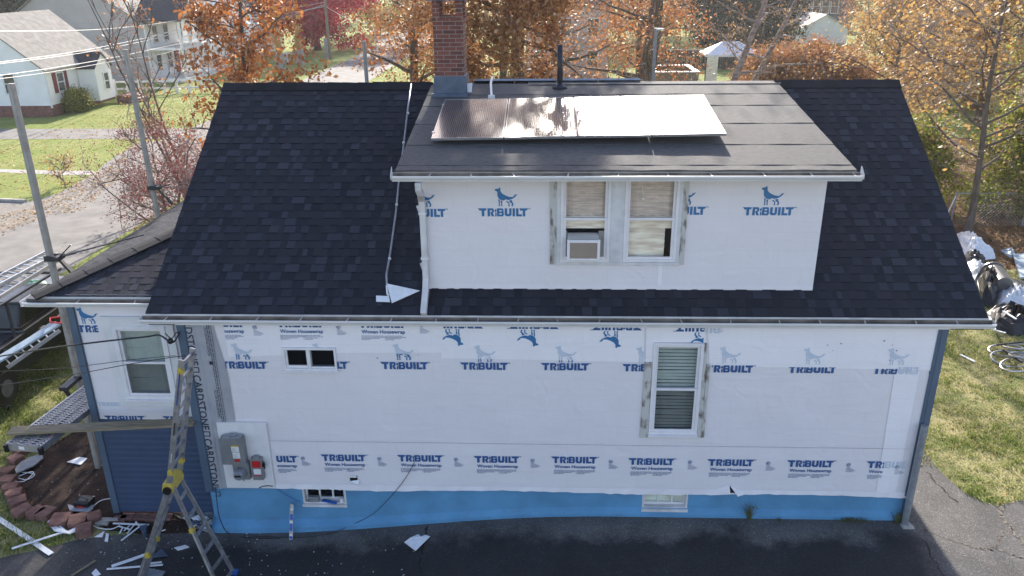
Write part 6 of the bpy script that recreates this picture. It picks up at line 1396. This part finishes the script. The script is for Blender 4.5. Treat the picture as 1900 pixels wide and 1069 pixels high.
for k in range(7): x = cx-hw+.1+k*.13; mb.face([(x, cy-hd-.03*(k % 2), .1), (x+.13, cy-hd-.03*((k+1) % 2), .1), (x+.13, cy-hd-.03*((k+1) % 2), 2.15), (x, cy-hd-.03*(k % 2), 2.15)])
sub(mb, 'curtain', M['cream'], gz_)
c = at(1247, 148); tb_ = root_at('raised_pool', 'small raised wooden tub with a white rim behind the ridge', 'tub', (c[0], c[1], 0)); w_, d_ = 1.75, 2.6
mb = MB(); mb.box((c[0]-w_, c[1]-d_, 0), (c[0]+w_, c[1]-d_+.15, .9)); mb.box((c[0]-w_, c[1]+d_-.15, 0), (c[0]+w_, c[1]+d_, .9)); mb.box((c[0]-w_, c[1]-d_+.15, 0), (c[0]-w_+.15, c[1]+d_-.15, .9)); mb.box((c[0]+w_-.15, c[1]-d_+.15, 0), (c[0]+w_, c[1]+d_-.15, .9)); mb.box((c[0]-w_+.15, c[1]-d_+.15, 0), (c[0]+w_-.15, c[1]+d_-.15, .35)); sub(mb, 'tub', M['wood'], tb_)
mb = MB(); e_ = .12
mb.box((c[0]-w_-e_, c[1]-d_-e_, .9), (c[0]+w_+e_, c[1]-d_+.3, .98)); mb.box((c[0]-w_-e_, c[1]+d_-.3, .9), (c[0]+w_+e_, c[1]+d_+e_, .98)); mb.box((c[0]-w_-e_, c[1]-d_+.3, .9), (c[0]-w_+.3, c[1]+d_-.3, .98)); mb.box((c[0]+w_-.3, c[1]-d_+.3, .9), (c[0]+w_+e_, c[1]+d_-.3, .98)); sub(mb, 'rim', M['white'], tb_)
fz = root_at('dark_board_fence', 'dark board fence with a pale top rail behind the raised tub', 'fence', (16, 68, 0)); mb = MB(); x = ay(1195, 130, 68)[0]; xe = ay(1480, 130, 68)[0]
while x < xe: mb.box((x, 68, 0), (x+.17, 68.04, 1.75)); x += .19
sub(mb, 'boards', M['steel_dark'], fz); mb = MB(); mb.box((ay(1195, 130, 68)[0], 67.95, 1.75), (xe, 68.09, 1.85)); sub(mb, 'rail', M['concrete'], fz)
# white rail fence runs by the street, utility pole and wires
def rail_fence(label, P, n, nm='white_rail_fence', group='white rail fences by the street'):
    r = root_at(nm, label, 'fence', (*P[0], 0), group); A_, B__ = Vector((*P[0], 0)), Vector((*P[1], 0))
    for k in range(n+1): mb = MB(); c = A_+(B__-A_)*k/n; mb.box(c+Vector((-.08, -.08, 0)), c+Vector((.08, .08, 1.2))); sub(mb, 'post', M['white'], r)
    for z in (.45, 1.0): mb = MB(); mb.bar(A_+Vector((0, 0, z)), B__+Vector((0, 0, z)), .05, .14); sub(mb, 'rail', M['white'], r)
rail_fence('white rail fence crossing the lawn between the cape house and the grey house', (at(216, 176)[:2], at(398, 172)[:2]), 8)
rail_fence('short white rail fence beside the stone posts near the red maple', (at(516, 118)[:2], at(552, 117)[:2]), 2)
for i, (x, y, lb) in enumerate(((522, 128, 'pale stone gatepost nearer the oak'), (558, 119, 'pale stone gatepost nearer the street'))):
    c = at(x, y); mb = MB(); mb.box((c[0]-.35, c[1]-.35, 0), (c[0]+.35, c[1]+.35, 1.3)); mb.box((c[0]-.42, c[1]-.42, 1.3), (c[0]+.42, c[1]+.42, 1.45)); single(mb, 'gatepost', M['concrete'], lb, 'gatepost', 'stone gateposts')
    mb = MB(); mb.tube([(c[0], c[1], 1.45), (c[0]-.1, c[1], 2.6), (c[0]-.1, c[1], 3.2)], [.3, .35, .1], 8); mb.ball((c[0]-.1, c[1], 3.5), .45, 8, 6, jit=.25); M['ochre'] = M.get('ochre') or mat('ochre_foliage', (.45, .25, .06), .9, .3, scale=20); single(mb, 'potted_shrub', M['ochre'], 'ochre shrub growing behind the '+lb.replace('pale ', ''), 'shrub')
ub = Vector(at(613, 110)); up_ = root_at('utility_pole', 'wooden utility pole rising in front of the red maple', 'utility pole', ub)
ut = Vector(ay(597, -60, ub.y)); mb = MB(); mb.tube([ub, (ut.x, ut.y, ut.z+1)], [.17, .12], 12); sub(mb, 'pole', M['wood'], up_)
mb = MB(); mb.bar((ut.x-1.2, ut.y, ut.z+.4), (ut.x+1.2, ut.y, ut.z+.4), .1, .12); sub(mb, 'crossarm', M['wood'], up_)
mb = MB(); c = Vector(at(610, 109)); mb.box(c+Vector((-.35, -.1, 0)), c+Vector((-.0, .1, 2.2))); single(mb, 'guy_guard', M['concrete'], 'pale guard board at the foot of the utility pole', 'guard')
M['wirem'] = mat('sunlit_wire', (.5, .5, .5), .35, .05)
def wire(label, pts, r=.022):
    mb = MB(); P = [Vector(ay(x, y, Y_)) for x, y, Y_ in pts]; cable(mb, P, r, 6); single(mb, 'overhead_wire', M['wirem'], label, 'wire', 'overhead wires along the street')
wire('highest overhead wire running to the top of the frame', [(-30, 58, 30), (130, 57, 42), (230, 51, 50), (330, 37, 60), (402, 12, 68), (430, -10, 72)])
wire('overhead wire of the middle pair, upper', [(-30, 119, 28), (110, 101, 38), (200, 85, 46), (290, 66, 56), (380, 43, 66), (520, 12, 80)])
wire('overhead wire of the middle pair, lower', [(-30, 122, 28), (100, 106, 38), (200, 90, 46), (290, 71, 56), (380, 47, 66), (540, 14, 80)])
wire('overhead wire of the lower pair, upper', [(-30, 144, 26), (100, 126, 36), (215, 106, 46), (330, 82, 58), (420, 66, 66), (604, 8, 79.9)])
wire('overhead wire of the lower pair, lower', [(-30, 150, 26), (100, 133, 36), (215, 113, 46), (330, 92, 58), (440, 38, 68), (604, 4, 79.9)], .018)
wire('thin overhead wire meeting the utility pole', [(370, 50, 60), (440, 38, 66), (520, 27, 73), (603, 12, 79.9)], .025)
wire('overhead wire right of the utility pole', [(606, 13, 79.9), (640, 33, 70), (660, 40, 62), (690, 44, 55)], .02)
# ---------------------------------------------------------------- trees
M['bark'] = mat('grey_brown_bark', (.13, .105, .085), .95, .3, scale=4, stretch=(3, 3, .6), bump=.7, bscale=14, dist=.03)
M['bark_l'] = mat('pale_birch_bark', (.36, .30, .27), .9, scale=3, col2=(.17, .13, .11), stretch=(1, 1, 3), bump=.5, bscale=12)
M['twig'] = mat('thin_twigs', (.31, .25, .21), .9, .25, scale=3)
def leafm(name, ramp, tr=.35, sp=.25, ro=.55): return mat(name, (1, 1, 1), ro, .1, ramp=ramp, trans=tr, spec=sp)
M['lf_orange'] = leafm('orange_oak_leaves', [(.14, .045, .02), (.36, .13, .04), (.50, .21, .07), (.60, .36, .17)])
M['lf_brown'] = leafm('browned_oak_leaves', [(.12, .055, .03), (.28, .13, .06), (.42, .22, .10), (.55, .38, .24)])
M['lf_red'] = leafm('crimson_maple_leaves', [(.26, .008, .02), (.52, .018, .04), (.68, .06, .09)])
M['lf_yellow'] = leafm('yellow_autumn_leaves', [(.16, .09, .04), (.44, .23, .07), (.62, .38, .13), (.32, .23, .11), (.66, .50, .33)])
M['lf_green'] = leafm('yellow_green_leaves', [(.07, .09, .02), (.20, .22, .04), (.42, .40, .08)])
M['lf_dark'] = leafm('dark_evergreen_needles', [(.012, .022, .010), (.03, .05, .02), (.05, .07, .03)], .12)
M['lf_russet'] = leafm('russet_shrub_leaves', [(.20, .09, .05), (.38, .18, .07), (.50, .28, .12)])
M['lf_berry'] = leafm('red_berries', [(.22, .03, .025), (.36, .09, .07), (.40, .18, .14)], .1)
def make_leaves(name, centers, per, spread, size, mt, parent, rg, flat=(1, 1, 1), droop=0, align=None, asp=.62):
    C_ = np.array(centers); n = len(C_)*per; P = np.repeat(C_, per, axis=0)+rg.normal(0, 1, (n, 3))*spread*np.array(flat)
    a = rg.normal(0, 1, (n, 3))
    if align is not None: a = a*.45+np.array(align)
    a /= np.linalg.norm(a, axis=1)[:, None]; b = rg.normal(0, 1, (n, 3)); b -= a*(a*b).sum(1)[:, None]; b /= np.linalg.norm(b, axis=1)[:, None]
    s = size*rg.uniform(.5, 1.35, n)[:, None]; c = np.cross(a, b)*s*.18
    V_ = np.empty((n, 4, 3)); V_[:, 0] = P-a*s; V_[:, 1] = P-b*s*asp+c; V_[:, 2] = P+a*s; V_[:, 3] = P+b*s*asp+c
    V_ = V_.reshape(-1, 3); V_[:, 2] = np.maximum(V_[:, 2], .03)
    F_ = np.arange(n*4).reshape(n, 4); ct = np.repeat(rg.uniform(0, 1, len(C_)), per); tn = np.clip(ct*.5+rg.uniform(0, 1, n)*.55, 0, 1)
    pw_ = Vector((0, 0, 0)); q = parent
    while q: pw_ += q.location; q = q.parent
    return grid_mesh(name, V_, F_, mt, tn, parent, off=tuple(pw_))
def tree(name, label, cat, base, H, R, leaf, seed, r0=.25, h0=.25, nb=15, sub_=6, tw=4, per=18, spread=.28, size=.075, bark='bark', rise=.35, group=None, lean=(0, 0), align=None, twr=.012, fork=None, keep=1.0, flat=(1, 1, 1), fill=0, trunks=1, shape='round', tops=None):
    rg = np.random.default_rng(seed); base = np.array([base[0], base[1], gz(base[0], base[1])]); e = empty(name, label, cat, base, group)
    wood = MB(); twg = MB(); tips = []
    def limb(mb, p, d, L_, r_a, r_b, n, wob_, n_side):
        P = [np.array(p)]; d = np.array(d, float)
        for i in range(n):
            d = d+rg.normal(0, wob_, 3); d /= np.linalg.norm(d); P.append(P[-1]+d*L_/n)
        mb.tube(P, list(np.linspace(r_a, r_b, n+1)), n_side, cap=False); return P, d
    for k in range(trunks):
        a0 = rg.uniform(0, 6.28); off = np.array([math.cos(a0), math.sin(a0), 0])*(.25 if trunks > 1 else 0)
        ld_ = np.array([lean[0], lean[1], 1.0])+(off*1.1 if trunks > 1 else 0); ld_ /= np.linalg.norm(ld_)
        n = 10; P = [base+off-np.array([0, 0, .2])]; d = ld_.copy()
        for i in range(n): d = d+rg.normal(0, .045, 3)*np.array([1, 1, .3]); d += (ld_-d)*.25; d /= np.linalg.norm(d); P.append(P[-1]+d*H*.95/n)
        rad = [r0*(1-.86*(i/n)**.9)*(1.35 if i == 0 else 1) for i in range(n+1)]; wood.tube(P, rad, 10, cap=False)
        for i in range(nb//trunks):
            t = h0+(1-h0)*(i+rg.uniform(0, .9))/(nb//trunks); t = min(t, .97); j = t*n; p = P[int(j)]*(1-j % 1)+P[min(int(j)+1, n)]*(j % 1)
            th_ = i*2.4+rg.uniform(-.5, .5); u = (t-h0)/(1-h0)
            pr__ = {'round': math.sqrt(max(.08, 1-(1.7*u-.75)**2)), 'cone': max(.1, 1-u), 'vase': .45+.5*u if u < .7 else .8-(u-.7)*1.6}[shape]
            L_ = R*pr__*rg.uniform(.75, 1.1); dz = rise*(.4+u*1.6); dr = np.array([math.cos(th_), math.sin(th_), dz]); dr /= np.linalg.norm(dr)
            rb = max(.02, rad[int(j)]*.5); B, bd = limb(wood, p, dr, L_, rb, .018, 6, .13, 6)
            for s in range(sub_):
                q = .25+.75*(s+rg.uniform(0, 1))/sub_; jj = min(q*6, 5.99); bp_ = B[int(jj)]*(1-jj % 1)+B[int(jj)+1]*(jj % 1)
                sd_ = dr*.5+rg.normal(0, .6, 3)+np.array([0, 0, .15]); sd_ /= np.linalg.norm(sd_); S, sdd = limb(twg, bp_, sd_, L_*.38*rg.uniform(.6, 1.2), .02, .008, 4, .18, 4)
                for w_ in range(tw):
                    f_ = rg.integers(1, 5); wd_ = sdd+rg.normal(0, .65, 3); wd_ /= np.linalg.norm(wd_)
                    T_, _ = limb(twg, S[f_], wd_, L_*.17*rg.uniform(.6, 1.4)+.15, twr, .004, 2, .2, 3)
                    if rg.uniform() < keep: tips.append(T_[-1]); tips.append(T_[1])
    if len(wood.v): inv(wood.build('trunk', M[bark], e, smooth=True))
    tr_ = [c for c in e.children][0]
    if len(twg.v): inv(twg.build('twigs', M['twig'] if bark != 'bark_l' else M[bark], tr_))
    if per: make_leaves('crown', tips, per, spread, size, M[leaf], e, rg, flat=flat, align=align)
    return e
OG = 'orange leaved oaks around the house'
def bx(px, Y_): return float(ay(px, 157, Y_)[0])
tree('oak_tree', 'orange oak at the left, arching beside the street', 'tree', (bx(452, 14.5), 14.5), 10.6, 2.3, 'lf_orange', 21, r0=.17, h0=.3, nb=24, sub_=6, tw=4, per=9, spread=.17, size=.078, group=OG, keep=.8)
tree('oak_tree', 'dense orange oak just left of the chimney', 'tree', (bx(770, 31), 31), 16, 3.7, 'lf_orange', 22, r0=.3, h0=.12, nb=24, sub_=6, tw=4, per=10, spread=.24, size=.085, group=OG)
tree('oak_tree', 'thick trunked dark oak right of the chimney', 'tree', (bx(955, 24), 24), 19, 5.2, 'lf_brown', 23, r0=.42, h0=.16, nb=24, sub_=6, tw=4, per=6, spread=.26, size=.07, group=OG)
tree('oak_tree', 'slender grey trunked oak beside the chimney', 'tree', (bx(905, 20), 20), 21.5, 3.6, 'lf_brown', 24, r0=.19, h0=.25, nb=26, sub_=6, tw=5, per=44, spread=.28, size=.08, group=OG, lean=(.12, 0))
tree('oak_tree', 'twin stemmed oak above the middle of the ridge', 'tree', (bx(1170, 26), 26), 15, 4.2, 'lf_orange', 25, r0=.32, h0=.18, nb=22, sub_=6, tw=4, per=6, spread=.26, size=.065, trunks=2, group=OG, keep=.8)
tree('oak_tree', 'orange oak behind the solar panels, farther back', 'tree', (bx(1190, 38), 38), 12.5, 4.0, 'lf_orange', 26, r0=.25, h0=.25, nb=20, sub_=6, tw=4, per=9, spread=.28, size=.08, group=OG)
tree('oak_tree', 'orange oak filling the gap behind the chimney', 'tree', (bx(850, 44), 44), 14, 6, 'lf_orange', 27, r0=.3, h0=.1, nb=20, sub_=6, tw=4, per=7, spread=.34, size=.10, group=OG)
tree('oak_tree', 'farther orange oak between chimney and vent pipe', 'tree', (bx(1010, 52), 52), 11, 6, 'lf_orange', 28, r0=.3, h0=.1, nb=18, sub_=6, tw=4, per=7, spread=.36, size=.10, group=OG)
tree('birch_tree', 'leaning pale barked tree over the garden canopy', 'tree', (bx(1316, 27), 27), 13, 3.2, 'lf_yellow', 31, r0=.24, h0=.35, nb=12, sub_=5, tw=4, per=2, spread=.25, size=.05, bark='bark_l', lean=(.24, 0))
tree('birch_tree', 'second leaning pale barked tree, farther right', 'tree', (bx(1335, 30), 30), 14, 3.6, 'lf_yellow', 32, r0=.2, h0=.35, nb=12, sub_=5, tw=4, per=2, spread=.25, size=.05, bark='bark_l', lean=(.42, 0))
tree('bare_tree', 'bare thin sapling with upright stems left of the house', 'tree', (-15.2, 20.4), 10.5, 2.2, 'lf_orange', 33, r0=.06, h0=.1, nb=27, sub_=5, tw=4, per=1, spread=.15, size=.07, rise=1.7, lean=(-.05, 0), trunks=3, keep=.35, twr=.010)
tree('berry_shrub', 'spreading bare shrub dotted with red berries behind the wing', 'shrub', (-12.4, 12.6), 3.3, 3.0, 'lf_berry', 34, r0=.10, h0=.08, nb=22, sub_=8, tw=6, per=7, spread=.10, size=.028, rise=.35, twr=.007, trunks=2)
tree('berry_shrub', 'smaller berry shrub under the bare sapling', 'shrub', (-14.6, 16.5), 3.6, 2.4, 'lf_berry', 35, r0=.08, h0=.08, nb=16, sub_=8, tw=6, per=5, spread=.12, size=.03, rise=.6, twr=.007, trunks=2)
tree('maple_tree', 'crimson red maple beyond the utility pole', 'tree', at(590, 93)[:2], 11.5, 6.8, 'lf_red', 36, r0=.42, h0=.16, nb=30, sub_=8, tw=5, per=20, spread=.5, size=.17, rise=.4)
YG = 'yellow leaved trees right of the house'
tree('yellow_tree', 'nearest yellow leaved tree, its trunk by the chain link fence', 'tree', (at(1795, 432)[0], at(1795, 432)[1]), 11.5, 5.0, 'lf_yellow', 41, r0=.13, h0=.22, nb=26, sub_=8, tw=5, per=2, spread=.16, size=.075, rise=.5, align=(.8, -.1, .45), group=YG)
tree('yellow_tree', 'yellow tree filling the top right corner', 'tree', (24, 26), 13, 6, 'lf_yellow', 42, r0=.24, h0=.12, nb=28, sub_=8, tw=5, per=2, spread=.26, size=.085, rise=.5, align=(.8, -.1, .45), group=YG)
tree('yellow_tree', 'yellow tree directly above the right end of the ridge', 'tree', (bx(1660, 34), 34), 7.5, 3.6, 'lf_yellow', 43, r0=.2, h0=.1, nb=24, sub_=8, tw=5, per=3, spread=.28, size=.085, rise=.5, align=(.8, -.1, .45), group=YG)
tree('yellow_tree', 'farther yellow tree below the pale roofed garage', 'tree', (bx(1650, 55), 55), 6, 3.6, 'lf_yellow', 44, r0=.2, h0=.1, nb=20, sub_=6, tw=4, per=5, spread=.35, size=.10, rise=.5, group=YG)
tree('yellow_tree', 'tall yellow tree at the extreme right', 'tree', (22.0, 19.0), 10, 4.5, 'lf_green', 45, r0=.18, h0=.06, nb=24, sub_=7, tw=4, per=12, spread=.26, size=.08, rise=.4, group=YG)
tree('green_shrub', 'yellow green shrub behind the chain link fence', 'shrub', (17.6, 18.8), 3.4, 2.3, 'lf_green', 46, r0=.06, h0=.04, nb=22, sub_=6, tw=5, per=14, spread=.2, size=.06, rise=.6)
tree('green_shrub', 'green shrub close to the right rake of the roof', 'shrub', (14.2, 20.8), 2.8, 2.0, 'lf_green', 47, r0=.06, h0=.04, nb=18, sub_=6, tw=5, per=12, spread=.2, size=.06, rise=.6)
RG = 'russet shrubs behind the right ridge'
for i, (px, Y_, h_, r_) in enumerate(((1440, 42, 3.4, 2.3), (1495, 40, 3.9, 2.6), (1555, 38, 3.6, 2.6), (1400, 50, 1.8, 1.4))):
    tree('russet_shrub', ('russet shrub right of the garden canopy', 'tallest russet shrub in the middle of the hedge', 'russet shrub nearest the yellow trees', 'russet shrub partly behind the canopy')[i], 'shrub', (bx(px, Y_), Y_), h_, r_, 'lf_russet', 50+i, r0=.08, h0=.05, nb=20, sub_=6, tw=5, per=16, spread=.26, size=.075, rise=.6, group=RG)
EG = 'dark evergreens beyond the back gardens'
for i, (px, Y_, h_, r_) in enumerate(((1375, 84, 15, 4), (1425, 90, 13, 3.4), (1340, 92, 15, 4.5), (75, 82, 9, 5), (30, 84, 8, 4.5), (1450, 108, 6, 2))):
    tree('evergreen_tree', ('dark evergreen above the garden canopy', 'dark evergreen left of the blue house', 'dark evergreen behind the pale barked trees', 'evergreen behind the cape house roof, right one', 'evergreen behind the cape house roof, left one', 'low evergreen beside the far blue house')[i], 'tree', (float(ay(px, 60, Y_)[0]), Y_), h_, r_, 'lf_dark', 60+i, r0=.3, h0=.04, nb=34, sub_=7, tw=4, per=18, spread=.5, size=.17, rise=.1, shape='cone' if i in (3, 4) else 'round', group=EG)
BG = 'mixed autumn trees in the far distance'
k = 0
far = [(-60, 100, 11, 'lf_orange'), (10, 112, 12, 'lf_yellow'), (100, 105, 10, 'lf_yellow'), (400, 130, 12, 'lf_orange'), (470, 122, 12, 'lf_yellow'), (700, 118, 12, 'lf_green'), (660, 150, 14, 'lf_russet'), (760, 100, 12, 'lf_yellow'), (1150, 100, 13, 'lf_russet'), (1235, 110, 13, 'lf_yellow'), (1640, 105, 13, 'lf_russet'), (1720, 92, 13, 'lf_yellow'), (1800, 70, 12, 'lf_russet'), (1900, 60, 12, 'lf_yellow'), (1580, 160, 14, 'lf_green'), (1400, 150, 14, 'lf_russet'), (520, 160, 14, 'lf_green'), (1960, 42, 11, 'lf_green'), (1850, 38, 9, 'lf_yellow'), (1700, 58, 8, 'lf_green'), (1760, 44, 7, 'lf_russet')]
rl_ = {'lf_orange': 'orange', 'lf_yellow': 'yellow', 'lf_green': 'greenish', 'lf_russet': 'russet'}
sp_ = ['at the far left edge', 'behind the left evergreens', 'between cape and grey house roofs', 'beyond the grey house porch', 'above the left oak', 'right of the red maple', 'farthest back beyond the red maple', 'beyond the oak by the chimney', 'right of the mauve house', 'beyond the twin stemmed oak', 'right of the blue house', 'high right behind the yellow trees', 'behind the top right yellow tree', 'behind the right edge yellow tree', 'behind the blue house', 'behind the evergreens', 'farthest back above the left oak', 'beyond the right edge', 'deep behind the chain link fence', 'right of the pale garage', 'behind the ridge end at right']
for i, (px, Y_, h_, lf) in enumerate(far):
    tree('distant_tree', rl_[lf]+' distant tree '+sp_[i], 'tree', (float(ay(px, 60, Y_)[0]), Y_), h_, h_*.48, lf, 80+i, r0=.25, h0=.08, nb=18, sub_=5, tw=4, per=13, spread=.55, size=.19 if Y_ > 70 else .11, rise=.5, group=BG)
tree('foundation_shrub', 'rounded olive shrub at the corner of the white cape house', 'shrub', at(143, 207)[:2], 1.0, 1.1, 'lf_green', 48, r0=.05, h0=.04, nb=14, sub_=5, tw=4, per=14, spread=.2, size=.07, rise=.8)
tree('small_shrub', 'small yellow sapling at the street corner lawn', 'shrub', at(120, 345)[:2], 1.5, .7, 'lf_yellow', 49, r0=.02, h0=.1, nb=8, sub_=4, tw=3, per=2, spread=.1, size=.05, rise=.8)
# ---------------------------------------------------------------- ground cover: grass tufts and fallen leaves
def inpoly(P, poly):
    x, y = P[:, 0], P[:, 1]; ins = np.zeros(len(P), bool); n = len(poly); j = n-1
    for i in range(n):
        xi, yi = poly[i][0], poly[i][1]; xj, yj = poly[j][0], poly[j][1]
        c = ((yi > y) != (yj > y)) & (x < (xj-xi)*(y-yi)/(yj-yi+1e-12)+xi); ins ^= c; j = i
    return ins
def gzv(P):
    t = np.clip((P[:, 0]-.5)/(-6.5), 0, 1); q = np.clip((P[:, 0]+11.5)/(-3.7), 0, 1); q = q*q*(3-2*q); s1 = t*t*(3-2*t); u = np.clip((P[:, 1]-5)/9, 0, 1); return -.42*s1*(1-u*u*(3-2*u))*(1-q)
rgn = np.random.default_rng(5)
M['blade'] = leafm('grass_blades', [(.07, .12, .02), (.18, .25, .05), (.40, .38, .14), (.62, .54, .32)], .3, .15)
yp = [tuple(p) for p in yard]
def grass(name, label, box, n, poly, h=.06):
    P = rgn.uniform((box[0], box[2]), (box[1], box[3]), (n, 2)); P = P[inpoly(P, poly)]; P = P[~inpoly(P, [tuple(b_) for b_ in bed])]; P = P[~((P[:, 0] > WXL-.1) & (P[:, 0] < WR+.1) & (P[:, 1] > 0) & (P[:, 1] < 9.2))]
    k_ = np.clip(.5+.3*np.sin(P[:, 0]*1.7+np.sin(P[:, 1]*1.3)*2)*np.sin(P[:, 1]*2.1+P[:, 0])+.35*np.sin(P[:, 0]*6.1+np.sin(P[:, 1]*5.3)*2)*np.sin(P[:, 1]*7.1+np.sin(P[:, 0]*4)*1.5), 0, 1); P = P[rgn.uniform(0, 1, len(P)) < .3+.7*k_]
    k_ = np.clip(.5+.3*np.sin(P[:, 0]*1.7+np.sin(P[:, 1]*1.3)*2)*np.sin(P[:, 1]*2.1+P[:, 0])+.35*np.sin(P[:, 0]*6.1+np.sin(P[:, 1]*5.3)*2)*np.sin(P[:, 1]*7.1+np.sin(P[:, 0]*4)*1.5), 0, 1)
    m_ = len(P); z = gzv(P)+.0; a = rgn.uniform(0, 6.28, m_); hh_ = h*rgn.uniform(.4, 1.4, m_)*(.5+k_); w_ = .010
    V_ = np.empty((m_, 3, 3)); dx_ = np.cos(a)*w_; dy_ = np.sin(a)*w_
    V_[:, 0] = np.stack([P[:, 0]-dx_, P[:, 1]-dy_, z], 1); V_[:, 1] = np.stack([P[:, 0]+dx_, P[:, 1]+dy_, z], 1)
    V_[:, 2] = np.stack([P[:, 0]+rgn.normal(0, .5, m_)*hh_, P[:, 1]+rgn.normal(0, .5, m_)*hh_, z+hh_], 1)
    o = grid_mesh(name, V_.reshape(-1, 3), np.arange(m_*3).reshape(m_, 3), M['blade'], np.clip(rgn.uniform(0, 1, m_)*.7+.5-k_*.5, 0, 1)); tag(o, label, 'grass', kind='stuff')
grass('right_grass', 'patchy sunlit grass right of the house', (5.6, 14, .5, 13), 150000, yp)
grass('left_grass', 'rough sunlit grass left of the mulch bed', (-15.6, -8.8, -1, 12), 110000, yp)
def fallen(name, label, poly, n, size, lf='lf_russet', z=.012):
    X = [p[0] for p in poly]; Yv = [p[1] for p in poly]; P = rgn.uniform((min(X), min(Yv)), (max(X), max(Yv)), (n, 2)); P = P[inpoly(P, poly)]; m_ = len(P)
    a = rgn.uniform(0, 6.28, m_); s = size*rgn.uniform(.5, 1.3, m_); c_, s_ = np.cos(a)*s, np.sin(a)*s; zz = gzv(P)+z; t1 = rgn.uniform(0, size, m_); t2 = rgn.uniform(0, size, m_)
    V_ = np.empty((m_, 4, 3)); V_[:, 0] = np.stack([P[:, 0]-c_, P[:, 1]-s_, zz], 1); V_[:, 1] = np.stack([P[:, 0]+s_*.6, P[:, 1]-c_*.6, zz+t1], 1); V_[:, 2] = np.stack([P[:, 0]+c_, P[:, 1]+s_, zz], 1); V_[:, 3] = np.stack([P[:, 0]-s_*.6, P[:, 1]+c_*.6, zz+t2], 1)
    o = grid_mesh(name, V_.reshape(-1, 3), np.arange(m_*4).reshape(m_, 4), M[lf], rgn.uniform(0, 1, m_)); tag(o, label, 'leaves', kind='stuff')
fallen('fallen_leaves', 'brown leaves covering the ground behind the chain link fence', lit, 60000, .045)
fallen('scattered_leaves', 'dry leaves scattered over the sunlit right lawn', yp[:14], 2600, .03)
edge = [tuple(p) for p in (at(60, 385)[:2], at(170, 325)[:2], at(240, 285)[:2], at(225, 330)[:2], at(150, 395)[:2], at(90, 400)[:2], at(0, 440)[:2], at(0, 400)[:2])]
fallen('street_leaves', 'pale dry leaves gathered along the street corner', edge, 2500, .05, 'lf_yellow')
fallen('lawn_leaves', 'yellow leaves scattered on the far lawns', [(-30, 22), (-22.8, 22), (-22.8, 60), (-33, 60)], 3500, .06, 'lf_yellow')
# ---------------------------------------------------------------- thin bright air
mb = MB(); mb.box((-300, -75, -3), (330, 530, 42)); hz = mb.build('haze', M['white']); hz.data.materials.clear()
hm = bpy.data.materials.new('haze'); hm.use_nodes = True; nt = hm.node_tree; nt.nodes.remove(nt.nodes['Principled BSDF'])
pvn = N(nt, 'ShaderNodeVolumePrincipled'); pvn.inputs['Density'].default_value = .0003; pvn.inputs['Color'].default_value = (.93, .95, 1, 1); pvn.inputs['Anisotropy'].default_value = .55
nt.links.new(pvn.outputs[0], nt.nodes['Material Output'].inputs['Volume']); hz.data.materials.append(hm); tag(hz, kind='stuff')
